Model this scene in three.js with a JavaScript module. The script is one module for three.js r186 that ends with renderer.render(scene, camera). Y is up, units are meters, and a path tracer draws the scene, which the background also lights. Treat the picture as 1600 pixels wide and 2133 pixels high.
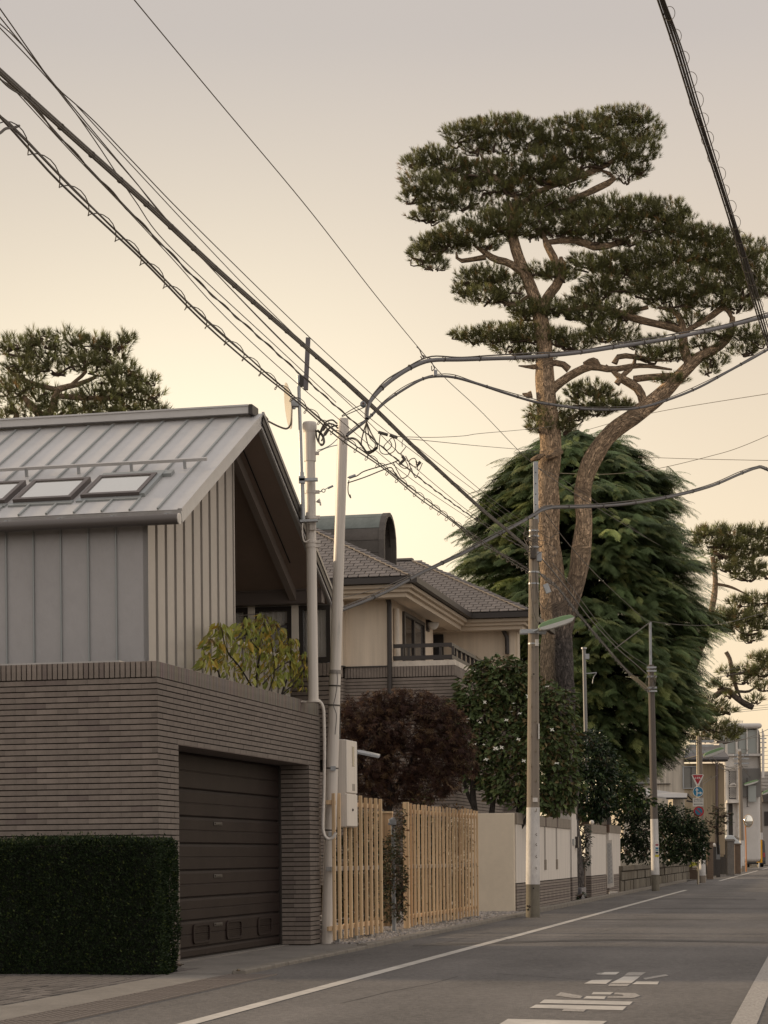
import * as THREE from 'three';
import { mergeGeometries } from 'three/addons/utils/BufferGeometryUtils.js';
import { RoundedBoxGeometry } from 'three/addons/geometries/RoundedBoxGeometry.js';

// ------------------------------------------------------------------ camera, sky, sun, exposure
const scene = new THREE.Scene();
const FOCAL = 4450, CX = 800, CY = 1784.5, ROLL = 0.009, EYE = 1.2;      // lens worked out from the photograph's vanishing points (pixels of the 1600 x 2133 frame)
const camera = new THREE.PerspectiveCamera(2 * Math.atan(1066.5 / FOCAL) * 180 / Math.PI, 1600 / 2133, 0.1, 2500);
camera.position.set(0, EYE, 0);
camera.rotation.z = -ROLL;
camera.setViewOffset(1600, 2133, 0, 1066.5 - CY, 1600, 2133);
scene.add(camera);

const SUN_AZ = -56 * Math.PI / 180, SUN_EL = 11 * Math.PI / 180;           // measured from the view direction, left is negative
const sunDir = new THREE.Vector3(Math.sin(SUN_AZ) * Math.cos(SUN_EL), Math.sin(SUN_EL), -Math.cos(SUN_AZ) * Math.cos(SUN_EL));
{
  const W = 1024, H = 512, data = new Float32Array(W * H * 4);
  const keys = [[-90, .70, .58, .42], [0, .92, .69, .42], [4, .91, .73, .50], [9, .86, .715, .53], [15, .72, .615, .50], [21, .548, .497, .462], [35, .56, .525, .505], [60, .60, .57, .56], [90, .62, .59, .58]];
  const ramp = (e) => {
    for (let i = 1; i < keys.length; i++) if (e <= keys[i][0]) {
      const a = keys[i - 1], b = keys[i]; let k = (e - a[0]) / (b[0] - a[0]); k = Math.max(0, Math.min(1, k));
      return [1, 2, 3].map((c) => a[c] + (b[c] - a[c]) * k);
    }
    return keys[keys.length - 1].slice(1);
  };
  for (let r = 0; r < H; r++) for (let c = 0; c < W; c++) {
    const el = ((r + .5) / H - .5) * Math.PI, ph = ((c + .5) / W - .5) * 2 * Math.PI;
    const d = new THREE.Vector3(Math.cos(el) * Math.cos(ph), Math.sin(el), Math.cos(el) * Math.sin(ph));
    const e = el * 180 / Math.PI, col = ramp(e);
    const az = Math.atan2(d.x, -d.z) * 180 / Math.PI;                     // 0 ahead, + right
    const cold = Math.min(1, Math.max(0, (Math.abs(az + 12) - 30) / 120)), cs = cold * cold * (3 - 2 * cold), low = Math.max(0, 1 - Math.max(0, e) / 45);
    const grey = [.90, .845, .80];                                          // away from the sunset the low sky turns paler and more neutral
    for (let k = 0; k < 3; k++) col[k] += (grey[k] - col[k]) * cs * (.55 + .35 * low);
    const ga = Math.hypot((az + 5), (e - 8.5) * 1.25), glow = Math.exp(-(ga / 9.5) * (ga / 9.5)) * .27 + Math.exp(-(((az + 30) / 24) ** 2) - ((e - 6) / 9) ** 2) * .12;
    const rightDim = az > 0 && az < 60 ? .07 * Math.sin(Math.min(1, az / 22) * Math.PI / 2) * (1 - az / 60) : 0;
    const swing = .92 + .21 * Math.sin(az * Math.PI / 180) + .08 * Math.cos(az * Math.PI / 180), mk = 1 + (swing - 1) * Math.max(0, 1 - Math.max(0, e) / 80);
    for (let k = 0; k < 3; k++) col[k] *= mk;
    const veil = 1 + .014 * Math.sin(az * .09 + e * .21 + 1.3) + .010 * Math.sin(az * .23 - e * .37) + .008 * Math.sin(az * .05 + e * .62 + 2.1);
    for (let k = 0; k < 3; k++) col[k] *= veil;
    const o = (r * W + c) * 4;
    data[o] = (col[0] + glow * 1.04) * (1 - rightDim); data[o + 1] = (col[1] + glow) * (1 - rightDim); data[o + 2] = (col[2] + glow * .68) * (1 - rightDim); data[o + 3] = 1;
  }
  const sky = new THREE.DataTexture(data, W, H, THREE.RGBAFormat, THREE.FloatType);
  sky.mapping = THREE.EquirectangularReflectionMapping; sky.magFilter = THREE.LinearFilter; sky.minFilter = THREE.LinearFilter; sky.wrapS = THREE.RepeatWrapping; sky.needsUpdate = true;
  scene.background = sky; scene.environment = sky;
}
const sun = new THREE.DirectionalLight(new THREE.Color(1.0, .76, .48), 3.2);
sun.position.copy(sunDir).multiplyScalar(160); sun.target.position.set(0, 0, -45); scene.add(sun, sun.target);
sun.castShadow = true; sun.shadow.radius = 9; sun.shadow.mapSize.set(4096, 4096);
Object.assign(sun.shadow.camera, { left: -90, right: 90, top: 90, bottom: -90, near: 1, far: 420 });
const renderer = new THREE.WebGLRenderer({ antialias: true });
renderer.toneMapping = THREE.LinearToneMapping;
renderer.toneMappingExposure = 1.08;
renderer.shadowMap.enabled = true;

// ------------------------------------------------------------------ helpers
function rng(seed) { let a = seed >>> 0; return () => { a = (a + 0x6D2B79F5) | 0; let t = Math.imul(a ^ (a >>> 15), 1 | a); t = (t + Math.imul(t ^ (t >>> 7), 61 | t)) ^ t; return ((t ^ (t >>> 14)) >>> 0) / 4294967296; }; }
const R = rng(20240611), rr = (a, b) => a + (b - a) * R();
const V = (x, y, z) => new THREE.Vector3(x, y, z);
const lerp = (a, b, k) => a + (b - a) * k;
const cr = Math.cos(ROLL), sr = Math.sin(ROLL);
const ray = (px, py) => { const x = (px - CX) / FOCAL, y = (CY - py) / FOCAL; return V(x * cr + y * sr, -x * sr + y * cr, -1); };
const at = (px, py, d) => ray(px, py).multiplyScalar(d).add(V(0, EYE, 0));       // the point at depth d seen at a pixel of the photograph
const ground = (px, py, y = 0) => { const r = ray(px, py); return r.multiplyScalar((y - EYE) / r.y).add(V(0, EYE, 0)); };
const mpp = (d) => d / FOCAL;

// A frame turned about y: x runs away from the camera along the street, z towards the street's right side.
class Frame {
  constructor(o, alpha) { this.o = o; this.rot = alpha === null ? 0 : Math.PI / 2 - alpha; this.c = Math.cos(this.rot); this.s = Math.sin(this.rot); }
  w(t, y, z) { return V(this.c * t + this.s * z, y, -this.s * t + this.c * z).add(this.o); }
  inv(p) { const q = p.clone().sub(this.o); return V(this.c * q.x - this.s * q.z, q.y, this.s * q.x + this.c * q.z); }
  ray(px, py) { const a = this.inv(V(0, EYE, 0)), b = this.inv(V(0, EYE, 0).add(ray(px, py))); return [a, b.sub(a)]; }
  hit(px, py, axis, v) { const [a, d] = this.ray(px, py); return a.addScaledVector(d, (v - a[axis]) / d[axis]); }
  hitPlane(px, py, p, n) { const [a, d] = this.ray(px, py); return a.clone().addScaledVector(d, p.clone().sub(a).dot(n) / d.dot(n)); }
}
const W0 = new Frame(V(0, 0, 0), null);
const DEG = Math.PI / 180;
const cornerG = at(330, 1700, 22.5); cornerG.y = 0;
const G = new Frame(cornerG, 12.9 * DEG);          // garage and metal house
const S = new Frame(V(0, 0, 0), 11.65 * DEG);      // the street; z is metres right of the camera
const cornerH = at(813, 1600, 41.3); cornerH.y = 0;
const Hs = new Frame(cornerH, 11.75 * DEG);        // rendered house

const used = {};
const num = (n) => { const k = used[n] = (used[n] ?? -1) + 1; return k ? n + '_' + String(k).padStart(3, '0') : n; };
const OFF = new Map();
const flag = (m) => { m.castShadow = m.receiveShadow = true; return m; };
function tag(o, label, category, group, kind) { o.userData.label = label; o.userData.category = category; if (group) o.userData.group = group; if (kind) o.userData.kind = kind; return o; }
function thing(name, label, category, frame, base, group) {
  const o = new THREE.Group(); o.name = num(name); o.position.copy(frame.w(...base)); o.rotation.y = frame.rot;
  OFF.set(o, V(...base)); scene.add(o); return tag(o, label, category, group);
}
const rootOf = (o) => { while (o.parent && o.parent !== scene) o = o.parent; return o; };
function part(parent, name, geo, mat, kind) {
  const off = OFF.get(rootOf(parent)); if (off) geo.translate(-off.x, -off.y, -off.z);
  const m = flag(new THREE.Mesh(geo, mat)); m.name = name; if (kind) m.userData.kind = kind; parent.add(m); return m;
}
function piece(parent, name, geo, mat, p, ry = 0, rz = 0, rx = 0) {                   // a shared geometry, moved
  const off = OFF.get(rootOf(parent)) ?? V(0, 0, 0);
  const m = flag(new THREE.Mesh(geo, mat)); m.name = name; m.position.set(p[0] - off.x, p[1] - off.y, p[2] - off.z); m.rotation.set(rx, ry, rz, 'YXZ'); parent.add(m); return m;
}
function single(name, label, category, geo, mat, frame, base, group) {
  geo.translate(-base[0], -base[1], -base[2]);
  const m = flag(new THREE.Mesh(geo, mat)); m.name = num(name); m.position.copy(frame.w(...base)); m.rotation.y = frame.rot; scene.add(m); return tag(m, label, category, group);
}
function struct(name, label, category, geo, mat) { const m = flag(new THREE.Mesh(geo, mat)); m.name = num(name); scene.add(m); return tag(m, label, category, null, 'structure'); }

function uvBox(g) {
  const p = g.attributes.position, n = g.attributes.normal, uv = new Float32Array(p.count * 2);
  for (let i = 0; i < p.count; i++) {
    const ax = Math.abs(n.getX(i)), ay = Math.abs(n.getY(i)), az = Math.abs(n.getZ(i)), x = p.getX(i), y = p.getY(i), z = p.getZ(i);
    if (ay > ax && ay > az) { uv[2 * i] = x; uv[2 * i + 1] = z; } else if (ax > az) { uv[2 * i] = z; uv[2 * i + 1] = y; } else { uv[2 * i] = x; uv[2 * i + 1] = y; }
  }
  g.setAttribute('uv', new THREE.BufferAttribute(uv, 2)); return g;
}
function plain(g) { const h = g.index ? g.toNonIndexed() : g; for (const k of Object.keys(h.attributes)) if (!['position', 'normal', 'uv'].includes(k)) h.deleteAttribute(k); if (!h.attributes.uv) uvBox(h); return h; }
const merge = (list) => list.length === 1 ? plain(list[0]) : mergeGeometries(list.map(plain));
function box(x0, x1, y0, y1, z0, z1, r = 0) {
  const w = Math.abs(x1 - x0), h = Math.abs(y1 - y0), d = Math.abs(z1 - z0);
  const g = r ? new RoundedBoxGeometry(w, h, d, 1, Math.min(r, w / 2.01, h / 2.01, d / 2.01)) : new THREE.BoxGeometry(w, h, d);
  g.translate((x0 + x1) / 2, (y0 + y1) / 2, (z0 + z1) / 2); return uvBox(g);
}
// A slab: a flat convex polygon pushed along a vector.
function slab(pts, push) {
  const pos = [], q = pts.map((p) => p.clone().add(push)), n = pts.length;
  const nn = pts[1].clone().sub(pts[0]).cross(pts[2].clone().sub(pts[0]));
  const flip = nn.dot(push) > 0, a = flip ? pts.slice().reverse() : pts, b = flip ? q.slice().reverse() : q;
  const tri = (u, v, w) => { for (const k of [u, v, w]) pos.push(k.x, k.y, k.z); };
  for (let i = 1; i < n - 1; i++) { tri(a[0], a[i], a[i + 1]); tri(b[0], b[i + 1], b[i]); }
  for (let i = 0; i < n; i++) { const j = (i + 1) % n; tri(a[i], b[i], b[j]); tri(a[i], b[j], a[j]); }
  const g = new THREE.BufferGeometry(); g.setAttribute('position', new THREE.Float32BufferAttribute(pos, 3)); g.computeVertexNormals(); return uvBox(g);
}
// A bar of rectangular section between two points (w across, h along up).
function bar(a, b, w, h, up = V(0, 1, 0)) {
  const d = b.clone().sub(a), l = d.length(); d.normalize(); const side = d.clone().cross(up).normalize(), u = side.clone().cross(d).normalize();
  const g = new THREE.BoxGeometry(l, h, w); g.applyMatrix4(new THREE.Matrix4().makeBasis(d, u, side)); const m = a.clone().add(b).multiplyScalar(.5); g.translate(m.x, m.y, m.z); return uvBox(g);
}
const cyl = (a, b, ra, rb = ra, seg = 14) => { const d = b.clone().sub(a), g = new THREE.CylinderGeometry(rb, ra, d.length(), seg); g.applyQuaternion(new THREE.Quaternion().setFromUnitVectors(V(0, 1, 0), d.clone().normalize())); const m = a.clone().add(b).multiplyScalar(.5); return g.translate(m.x, m.y, m.z); };
const tube = (pts, r, seg = pts.length * 6, rad = 6, tension = .5) => new THREE.TubeGeometry(pts.length === 2 ? new THREE.LineCurve3(...pts) : new THREE.CatmullRomCurve3(pts, false, 'catmullrom', tension), pts.length === 2 ? 1 : seg, r, rad, false);
function lathe(profile, p, seg = 18) { return new THREE.LatheGeometry(profile.map(([r, y]) => new THREE.Vector2(r, y)), seg).translate(p.x, p.y, p.z); }
function flatPoly(pts, y = null) {                                                     // a sheet from points in order
  const pos = [], n = V(0, 0, 0); for (let i = 1; i < pts.length - 1; i++) n.add(pts[i].clone().sub(pts[0]).cross(pts[i + 1].clone().sub(pts[0])));
  const tri2 = THREE.ShapeUtils.triangulateShape(pts.map((p) => new THREE.Vector2(p.x, p.z)), []);
  for (const f of tri2) for (const i of n.y > 0 ? f : f.slice().reverse()) pos.push(pts[i].x, y ?? pts[i].y, pts[i].z);
  const g = new THREE.BufferGeometry(); g.setAttribute('position', new THREE.Float32BufferAttribute(pos, 3)); g.computeVertexNormals();
  if (g.attributes.normal.getY(0) < 0) { const p = g.attributes.position.array; for (let i = 0; i < p.length; i += 9) for (let k = 0; k < 3; k++) { const s = p[i + 3 + k]; p[i + 3 + k] = p[i + 6 + k]; p[i + 6 + k] = s; } g.computeVertexNormals(); }
  return uvBox(g);
}
// A limb: points with radii, noisy round section, uv in metres, colour along it from a function.
function limb(pts, radii, seg = 10, rough = .1, seed = 1, colorAt = null) {
  const curve = new THREE.CatmullRomCurve3(pts), len = curve.getLength(), n = Math.max(6, Math.ceil(len / .22)), fr = curve.computeFrenetFrames(n), q = rng(seed), pos = [], uv = [], col = [], idx = [];
  const ph = Array.from({ length: 6 }, () => q() * 6.28);
  for (let i = 0; i <= n; i++) {
    const u = i / n, p = curve.getPointAt(u), tt = curve.getUtoTmapping(u) * (radii.length - 1), k = Math.min(radii.length - 2, Math.floor(tt)), r = lerp(radii[k], radii[k + 1], tt - k);
    for (let j = 0; j <= seg; j++) {
      const a = j / seg * Math.PI * 2, w = 1 + rough * (.5 * Math.sin(3 * a + ph[0] + u * len * .9) + .35 * Math.sin(5 * a + ph[1] - u * len * 1.7) + .4 * Math.sin(u * len * 2.6 + ph[2]) + .3 * Math.sin(u * len * 5.1 + a * 2 + ph[3]));
      const v = fr.normals[i].clone().multiplyScalar(Math.cos(a) * r * w).addScaledVector(fr.binormals[i], Math.sin(a) * r * w).add(p);
      pos.push(v.x, v.y, v.z); uv.push(j / seg * Math.max(1, Math.round(r * 6.28)), u * len); if (colorAt) col.push(...colorAt(v, a));
    }
  }
  for (let i = 0; i < n; i++) for (let j = 0; j < seg; j++) { const a = i * (seg + 1) + j, b = a + seg + 1; idx.push(a, a + 1, b, b, a + 1, b + 1); }
  const g = new THREE.BufferGeometry(); g.setAttribute('position', new THREE.Float32BufferAttribute(pos, 3)); g.setAttribute('uv', new THREE.Float32BufferAttribute(uv, 2));
  if (colorAt) g.setAttribute('color', new THREE.Float32BufferAttribute(col, 3));
  g.setIndex(idx); g.computeVertexNormals(); return g;
}
function instanced(parent, name, geo, mat, list, kind) {
  const im = flag(new THREE.InstancedMesh(geo, mat, list.length)); im.name = name; const off = OFF.get(rootOf(parent)) ?? V(0, 0, 0), m = new THREE.Matrix4(), q = new THREE.Quaternion(), c = new THREE.Color();
  list.forEach((o, i) => { q.copy(o.q); m.compose(o.p.clone().sub(off), q, V(o.s, o.s * (o.sy ?? 1), o.s)); im.setMatrixAt(i, m); if (o.c) im.setColorAt(i, c.setRGB(...o.c)); });
  im.instanceMatrix.needsUpdate = true; if (kind) im.userData.kind = kind; parent.add(im); return im;
}

// ------------------------------------------------------------------ textures and materials
function noiseField(n, fx, fy, oct, seed, gain = .5) {
  const out = new Float32Array(n * n), q = rng(seed); let amp = 1, tot = 0;
  for (let o = 0; o < oct; o++, amp *= gain) {
    const gx = Math.min(n, fx << o), gy = Math.min(n, fy << o), lat = new Float32Array(gx * gy).map(() => q()); tot += amp;
    for (let y = 0; y < n; y++) {
      const v = y / n * gy, y0 = Math.floor(v), fy2 = v - y0, sy = fy2 * fy2 * (3 - 2 * fy2), r0 = (y0 % gy) * gx, r1 = ((y0 + 1) % gy) * gx;
      for (let x = 0; x < n; x++) { const u = x / n * gx, x0 = Math.floor(u), f = u - x0, sx = f * f * (3 - 2 * f), xa = x0 % gx, xb = (x0 + 1) % gx; out[y * n + x] += amp * lerp(lerp(lat[r0 + xa], lat[r0 + xb], sx), lerp(lat[r1 + xa], lat[r1 + xb], sx), sy); }
    }
  }
  for (let i = 0; i < out.length; i++) out[i] = Math.max(0, Math.min(1, (out[i] / tot - .5) * 1.9 + .5));
  return out;
}
function texOf(f, n, lo = 0, hi = 1, pow = 1) {
  const d = new Uint8Array(n * n * 4); for (let i = 0; i < n * n; i++) { const v = Math.round(255 * (lo + (hi - lo) * Math.pow(f[i], pow))); d[4 * i] = d[4 * i + 1] = d[4 * i + 2] = v; d[4 * i + 3] = 255; }
  const t = new THREE.DataTexture(d, n, n); t.wrapS = t.wrapT = THREE.RepeatWrapping; t.magFilter = THREE.LinearFilter; t.minFilter = THREE.LinearMipmapLinearFilter; t.needsUpdate = true; return t;
}
const rep = (t, x, y = x) => { const c = t.clone(); c.repeat.set(x, y); c.needsUpdate = true; return c; };
const NF = { grain: noiseField(512, 24, 24, 5, 11, .7), blotch: noiseField(512, 3, 3, 7, 12, .6), streak: noiseField(512, 32, 2, 4, 13, .6), wood: noiseField(512, 48, 2, 3, 14, .6), asphalt: noiseField(512, 96, 96, 3, 15, .8), cloud: noiseField(512, 5, 5, 6, 16, .55) };
{ const b = noiseField(512, 16, 10, 4, 17, .6); for (let i = 0; i < b.length; i++) b[i] = Math.pow(Math.min(1, Math.abs(b[i] - .5) * 3.2), .7); NF.bark = b; }
{ const n = 1024, a = noiseField(n, 256, 256, 2, 21, .8), b = noiseField(n, 10, 2, 4, 22, .6), c = noiseField(n, 4, 4, 6, 23, .6), o = new Float32Array(n * n); for (let i = 0; i < o.length; i++) o[i] = .40 * a[i] + .30 * b[i] + .30 * c[i]; NF.lane = o; }
{ const a = NF.blotch, g = NF.grain, o = new Float32Array(a.length); for (let i = 0; i < o.length; i++) o[i] = .62 * a[i] + .38 * g[i]; NF.mix = o; }
NF.soft = NF.mix; NF.softStreak = NF.streak;
{ const a = NF.cloud, g = NF.asphalt, o = new Float32Array(a.length); for (let i = 0; i < o.length; i++) o[i] = .4 * a[i] + .6 * g[i]; NF.road = o; }
const T = {}; for (const [k, lo] of [['soft', .86], ['softStreak', .84], ['grain', .6], ['blotch', .6], ['streak', .62], ['wood', .5], ['asphalt', .45], ['cloud', .7], ['bark', .3], ['mix', .62], ['road', .5]]) { T[k] = texOf(NF[k], 512, lo, 1); T[k + 'B'] = texOf(NF[k], 512, 0, 1); }
T.lane = texOf(NF.lane, 1024, .32, 1);
// colour is the linear base colour on average; map [texture, repeats per metre (x, y)]; bump [texture, rx, ry, metres]
function mat(c, rough = .8, o = {}) {
  const boost = o.map ? 1 / (o.mean ?? .8) : 1, m = new THREE.MeshPhysicalMaterial({ color: new THREE.Color(...c.map((v) => Math.min(1, v * boost))), roughness: rough, metalness: o.metal ?? 0 });
  if (o.map) m.map = rep(T[o.map[0]], o.map[1], o.map[2] ?? o.map[1]);
  if (o.bump) { m.bumpMap = rep(T[o.bump[0] + 'B'], o.bump[1], o.bump[2]); m.bumpScale = o.bump[3]; }
  if (o.spec !== undefined) m.specularIntensity = o.spec;
  if (o.side) m.side = THREE.DoubleSide;
  if (o.vc) m.vertexColors = true;
  if (o.trans) { m.transmission = o.trans; m.thickness = 0; }
  return m;
}
const hex = (h) => { const c = new THREE.Color(h); return [c.r, c.g, c.b]; };
// ------------------------------------------------------------------ materials shared by many things
const M = {
  earth: mat([.10, .085, .065], .95, { map: ['mix', .35], bump: ['grain', 1, 1, .02] }),
  road: mat([.140, .127, .118], .9, { map: ['lane', .125], mean: .66, bump: ['asphalt', 1.2, 1.2, .006] }),
  shoulder: mat([.095, .086, .079], .9, { map: ['road', .6], mean: .75, bump: ['asphalt', 1.2, 1.2, .006] }),
  seam: mat([.07, .062, .056], .9, { map: ['road', .9], mean: .75 }),
  paint: mat([.52, .48, .43], .8, { map: ['mix', .9], mean: .82 }),
  stain: mat([.125, .109, .098], .8, { map: ['mix', .9] }),
  paintWorn: mat([.33, .30, .27], .85, { map: ['asphalt', .8], mean: .72 }),
  concrete: mat([.20, .18, .16], .9, { map: ['mix', .5], bump: ['grain', 1.5, 1.5, .003] }),
  kerb: mat([.21, .185, .155], .92, { map: ['mix', .8], bump: ['grain', 2, 2, .004] }),
  paver: [.8, 1.25, .66, 1.0].map((k) => mat([.122 * k, .106 * k, .097 * k], .9, { map: ['grain', 1.5] })),
  steelGrate: mat([.20, .17, .15], .65, { metal: .35 }),
  hole: mat([.012, .011, .01], .95),
  darkMetal: mat([.045, .038, .034], .45, { metal: .3 }),
  paleMetal: mat([.46, .44, .42], .42, { metal: .5, map: ['soft', .7], mean: .93 }),
  galv: mat([.40, .41, .42], .45, { metal: .6, map: ['mix', 1.2] }),
  whitePaint: mat([.74, .69, .63], .5, { map: ['mix', .9], mean: .86 }),
  wire: mat([.10, .085, .070], .6),
  cable: mat([.13, .12, .115], .55),
  glassPane: (() => { const m = new THREE.MeshPhysicalMaterial({ color: 0xffffff, roughness: .03, transmission: 1, thickness: 0, ior: 2.2 }); return m; })(),
};
// ------------------------------------------------------------------ ground, road, pavement
const SP = (t, y, z) => S.w(t, y, z);
const strip = (t0, t1, z0, z1, y) => flatPoly([SP(t0, y, z0), SP(t1, y, z0), SP(t1, y, z1), SP(t0, y, z1)]);
struct('ground', 'bare earth reaching behind the walls to the horizon', 'ground', (() => { const g = new THREE.PlaneGeometry(2400, 2400, 1, 1).rotateX(-Math.PI / 2).translate(0, -.03, -300); return uvBox(g); })(), M.earth);
function streetUV(g) { const p = g.attributes.position, uv = g.attributes.uv; for (let i = 0; i < p.count; i++) { const q = S.inv(V(p.getX(i), p.getY(i), p.getZ(i))); uv.setXY(i, q.z, q.x); } return g; }
const road = struct('road', 'grey asphalt lane with a white edge line on either side', 'road', streetUV(strip(-6, 420, -5.86, -.4, 0)), M.road);
const shoulder = struct('road_shoulder', 'darker asphalt strip right of the right-hand edge line', 'road shoulder', streetUV(strip(-6, 420, -.4, 3.2, -.004)), M.shoulder);
struct('far_pavement', 'concrete pavement along the right side of the street', 'pavement', strip(-6, 420, 3.2, 14, .02), M.concrete);
{ // edge lines, in lengths with a small gap where the paint has been renewed
  const left = [], mk = (t0, t1, z0, z1) => strip(t0, t1, z0, z1, .004);
  part(road, 'edge_line', merge([mk(6, 30.3, -4.60, -4.46), mk(30.34, 71.5, -4.585, -4.445)]), M.paint);
  part(road, 'edge_line', merge([mk(95, 150, -4.60, -4.46), mk(160, 300, -4.6, -4.46)]), M.paint);
  part(road, 'edge_line', mk(6, 62, -.655, -.475), M.paintWorn);
  const cross = (t0, t1) => strip(t0, t1, -4.2, -.8, .004);
  part(road, 'stop_line', cross(103, 104.2), M.paintWorn); part(road, 'stop_line', cross(84, 84.4), M.paintWorn);
}
{ // worn word painted on the lane, in the patches that are left of it
  const Z4 = (x, y) => ground(1000 + x / 2.667, 1850 + y / 2.667, .004), patch = (pts, m, name = 'painted_stroke') => part(road, name, flatPoly(pts.map(([x, y]) => Z4(x, y))), m);
  patch([[668, 480], [690, 466], [776, 466], [755, 480]], M.paint);
  patch([[577, 530], [622, 510], [735, 508], [700, 532]], M.paint);
  patch([[825, 467], [922, 467], [893, 486], [800, 486]], M.paintWorn);
  patch([[725, 527], [800, 490], [890, 490], [842, 527]], M.paint);
  patch([[712, 543], [722, 530], [838, 530], [815, 545]], M.paintWorn);
  patch([[845, 533], [870, 518], [995, 519], [985, 535]], M.paint);
  patch([[418, 596], [450, 577], [572, 599], [556, 612], [500, 608]], M.paintWorn);
  patch([[574, 613], [592, 600], [700, 601], [690, 616]], M.paint);
  patch([[618, 590], [630, 577], [742, 578], [722, 591]], M.paint);
  patch([[748, 580], [862, 583], [892, 598], [850, 610], [705, 609], [712, 602], [800, 600], [790, 592], [745, 590]], M.paintWorn);
  patch([[330, 638], [358, 618], [850, 630], [830, 649]], M.paint);
  patch([[275, 665], [310, 647], [815, 656], [792, 678]], M.paint);
  patch([[455, 683], [465, 671], [590, 673], [575, 686]], M.paintWorn);
  patch([[96, 762], [155, 726], [705, 738], [655, 775]], M.paint);
  patch([[640, 478], [660, 470], [690, 468], [668, 482]], M.paintWorn); patch([[905, 500], [1030, 478], [1048, 486], [920, 508]], M.paintWorn);
}
{ // sawn trench seam and old resurfacing patches across the lane
  const up = [], dn = []; const P = [[860, 1969], [1012, 1964.5], [1150, 1960], [1285, 1957], [1400, 1959], [1520, 1961], [1640, 1964]];
  for (const [x, y] of P) { up.push(ground(x, y - 1.6, .003)); dn.push(ground(x, y + 1.8, .003)); }
  part(road, 'trench_seam', flatPoly([...up, ...dn.reverse()]), M.seam);
  const seam2 = (y0, x0, x1, h) => part(road, 'asphalt_patch', flatPoly([[x0, y0], [(x0 + x1) / 2, y0 - 1.5], [x1, y0], [x1, y0 + h], [(x0 + x1) / 2, y0 + h - 1.2], [x0, y0 + h]].map(([x, y]) => ground(x, y, .002))), M.shoulder);
  seam2(1872, 1325, 1575, 2.2); seam2(1893, 1245, 1640, 1.2); seam2(1915, 1210, 1500, 1.2);
}
{ // kerb stones, one by one
  const k = thing('kerb', 'low stained concrete kerb along the left edge of the road', 'kerb', S, [24, 0, -5.93]); k.userData.kind = 'structure';
  const st = new RoundedBoxGeometry(.595, .17, .15, 2, .02); uvBox(st);
  for (let i = 0; i < 120; i++) { const t = 21.3 + i * .6; if (t > 93) break; const h = t < 27 ? .014 : t < 43 ? .03 : .06; piece(k, 'kerb_stone', st, M.kerb, [t + .3, -.055 + h + rr(-.004, .004), -5.93 + rr(-.004, .004)], rr(-.004, .004)); }
}
{ // hairline cracks and small stains in the asphalt
  const q = rng(88), crack = (pts, w) => { const a = [], b = []; pts.forEach(([t, z], i) => { const n = i ? [pts[i][1] - pts[i - 1][1], pts[i - 1][0] - pts[i][0]] : [0, 1], l = Math.hypot(...n) || 1; a.push(SP(t + n[0] / l * w, .0015, z + n[1] / l * w)); b.push(SP(t - n[0] / l * w, .0015, z - n[1] / l * w)); }); part(road, 'crack', flatPoly([...a, ...b.reverse()]), M.seam); };
  for (const [t0, z0, n, dt, dz] of [[17, -3.9, 9, .5, .05], [20, -1.6, 7, .3, -.25], [24, -2.8, 9, .12, -.22], [31, -3.6, 8, .6, .03], [38, -2.2, 6, .2, .3], [27, -5.2, 10, .7, .01], [45, -4.9, 9, .9, 0]]) { const p = []; let t = t0, z = z0; for (let i = 0; i < n; i++) { p.push([t, z]); t += dt * (.6 + q() * .8); z += dz * (.6 + q() * .8) + (q() - .5) * .07; } crack(p, .006 + q() * .004); }
  for (let i = 0; i < 7; i++) { const t = 16 + q() * 26, z = -4.2 + q() * 3.2, r = .10 + q() * .22, pts = Array.from({ length: 12 }, (_, k) => { const a = k / 12 * 6.283, rr2 = r * (.7 + .5 * q()); return SP(t + Math.cos(a) * rr2 * 1.8, .001, z + Math.sin(a) * rr2 * .6); }); part(road, 'oil_stain', flatPoly(pts), M.stain); }
}
// pavement sheets between kerb and buildings
struct('apron', 'pale concrete apron sloping from the garage door to the kerb', 'apron', flatPoly([SP(21.2, .0085, -6.0), SP(28.2, .018, -6.0), ...[G.w(7.0, .03, .02), G.w(7, .03, -.6), G.w(-.05, .03, -.6)].map((v) => v), SP(21.2, .0085, -6.7)]), M.concrete);
struct('gutter_strip', 'narrow concrete strip between the drain grating and the brick paving', 'gutter', strip(6, 22.6, -6.62, -6.0, .006), M.concrete);
struct('pavement', 'concrete pavement at the foot of the white garden wall', 'pavement', strip(44.6, 100, -9, -6.0, .02), M.concrete);
{ // brick paving left of the hedge, laid in running bond
  const p = struct('brick_paving', 'brown brick paving in front of the clipped hedge', 'paving', strip(6, 24.5, -16, -6.62, .0), M.earth);
  const bg = box(-.104, .104, -.03, .03, -.048, .048, .006), rows = [];
  const list = []; for (let z = -6.68; z > -9.6; z -= .112) for (let t = 15.6 + (Math.round(-z / .112) % 2) * .11; t < 22.4; t += .222) list.push([t, z]);
  list.sort((a, b) => (a[0] + Math.abs(a[1] + 7) * 1.2) - (b[0] + Math.abs(b[1] + 7) * 1.2));
  const rest = [];
  list.forEach(([t, z], i) => { const q = S.w(t, -.018 + rr(-.003, .003), z); if (i < 300) { const m = piece(p, 'brick', bg, M.paver[Math.floor(R() * 4)], [q.x, q.y, q.z], S.rot); } else rest.push(bg.clone().rotateY(S.rot).translate(q.x, q.y, q.z)); });
  part(p, 'brick_field', merge(rest), M.paver[3], 'stuff');
}
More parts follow.
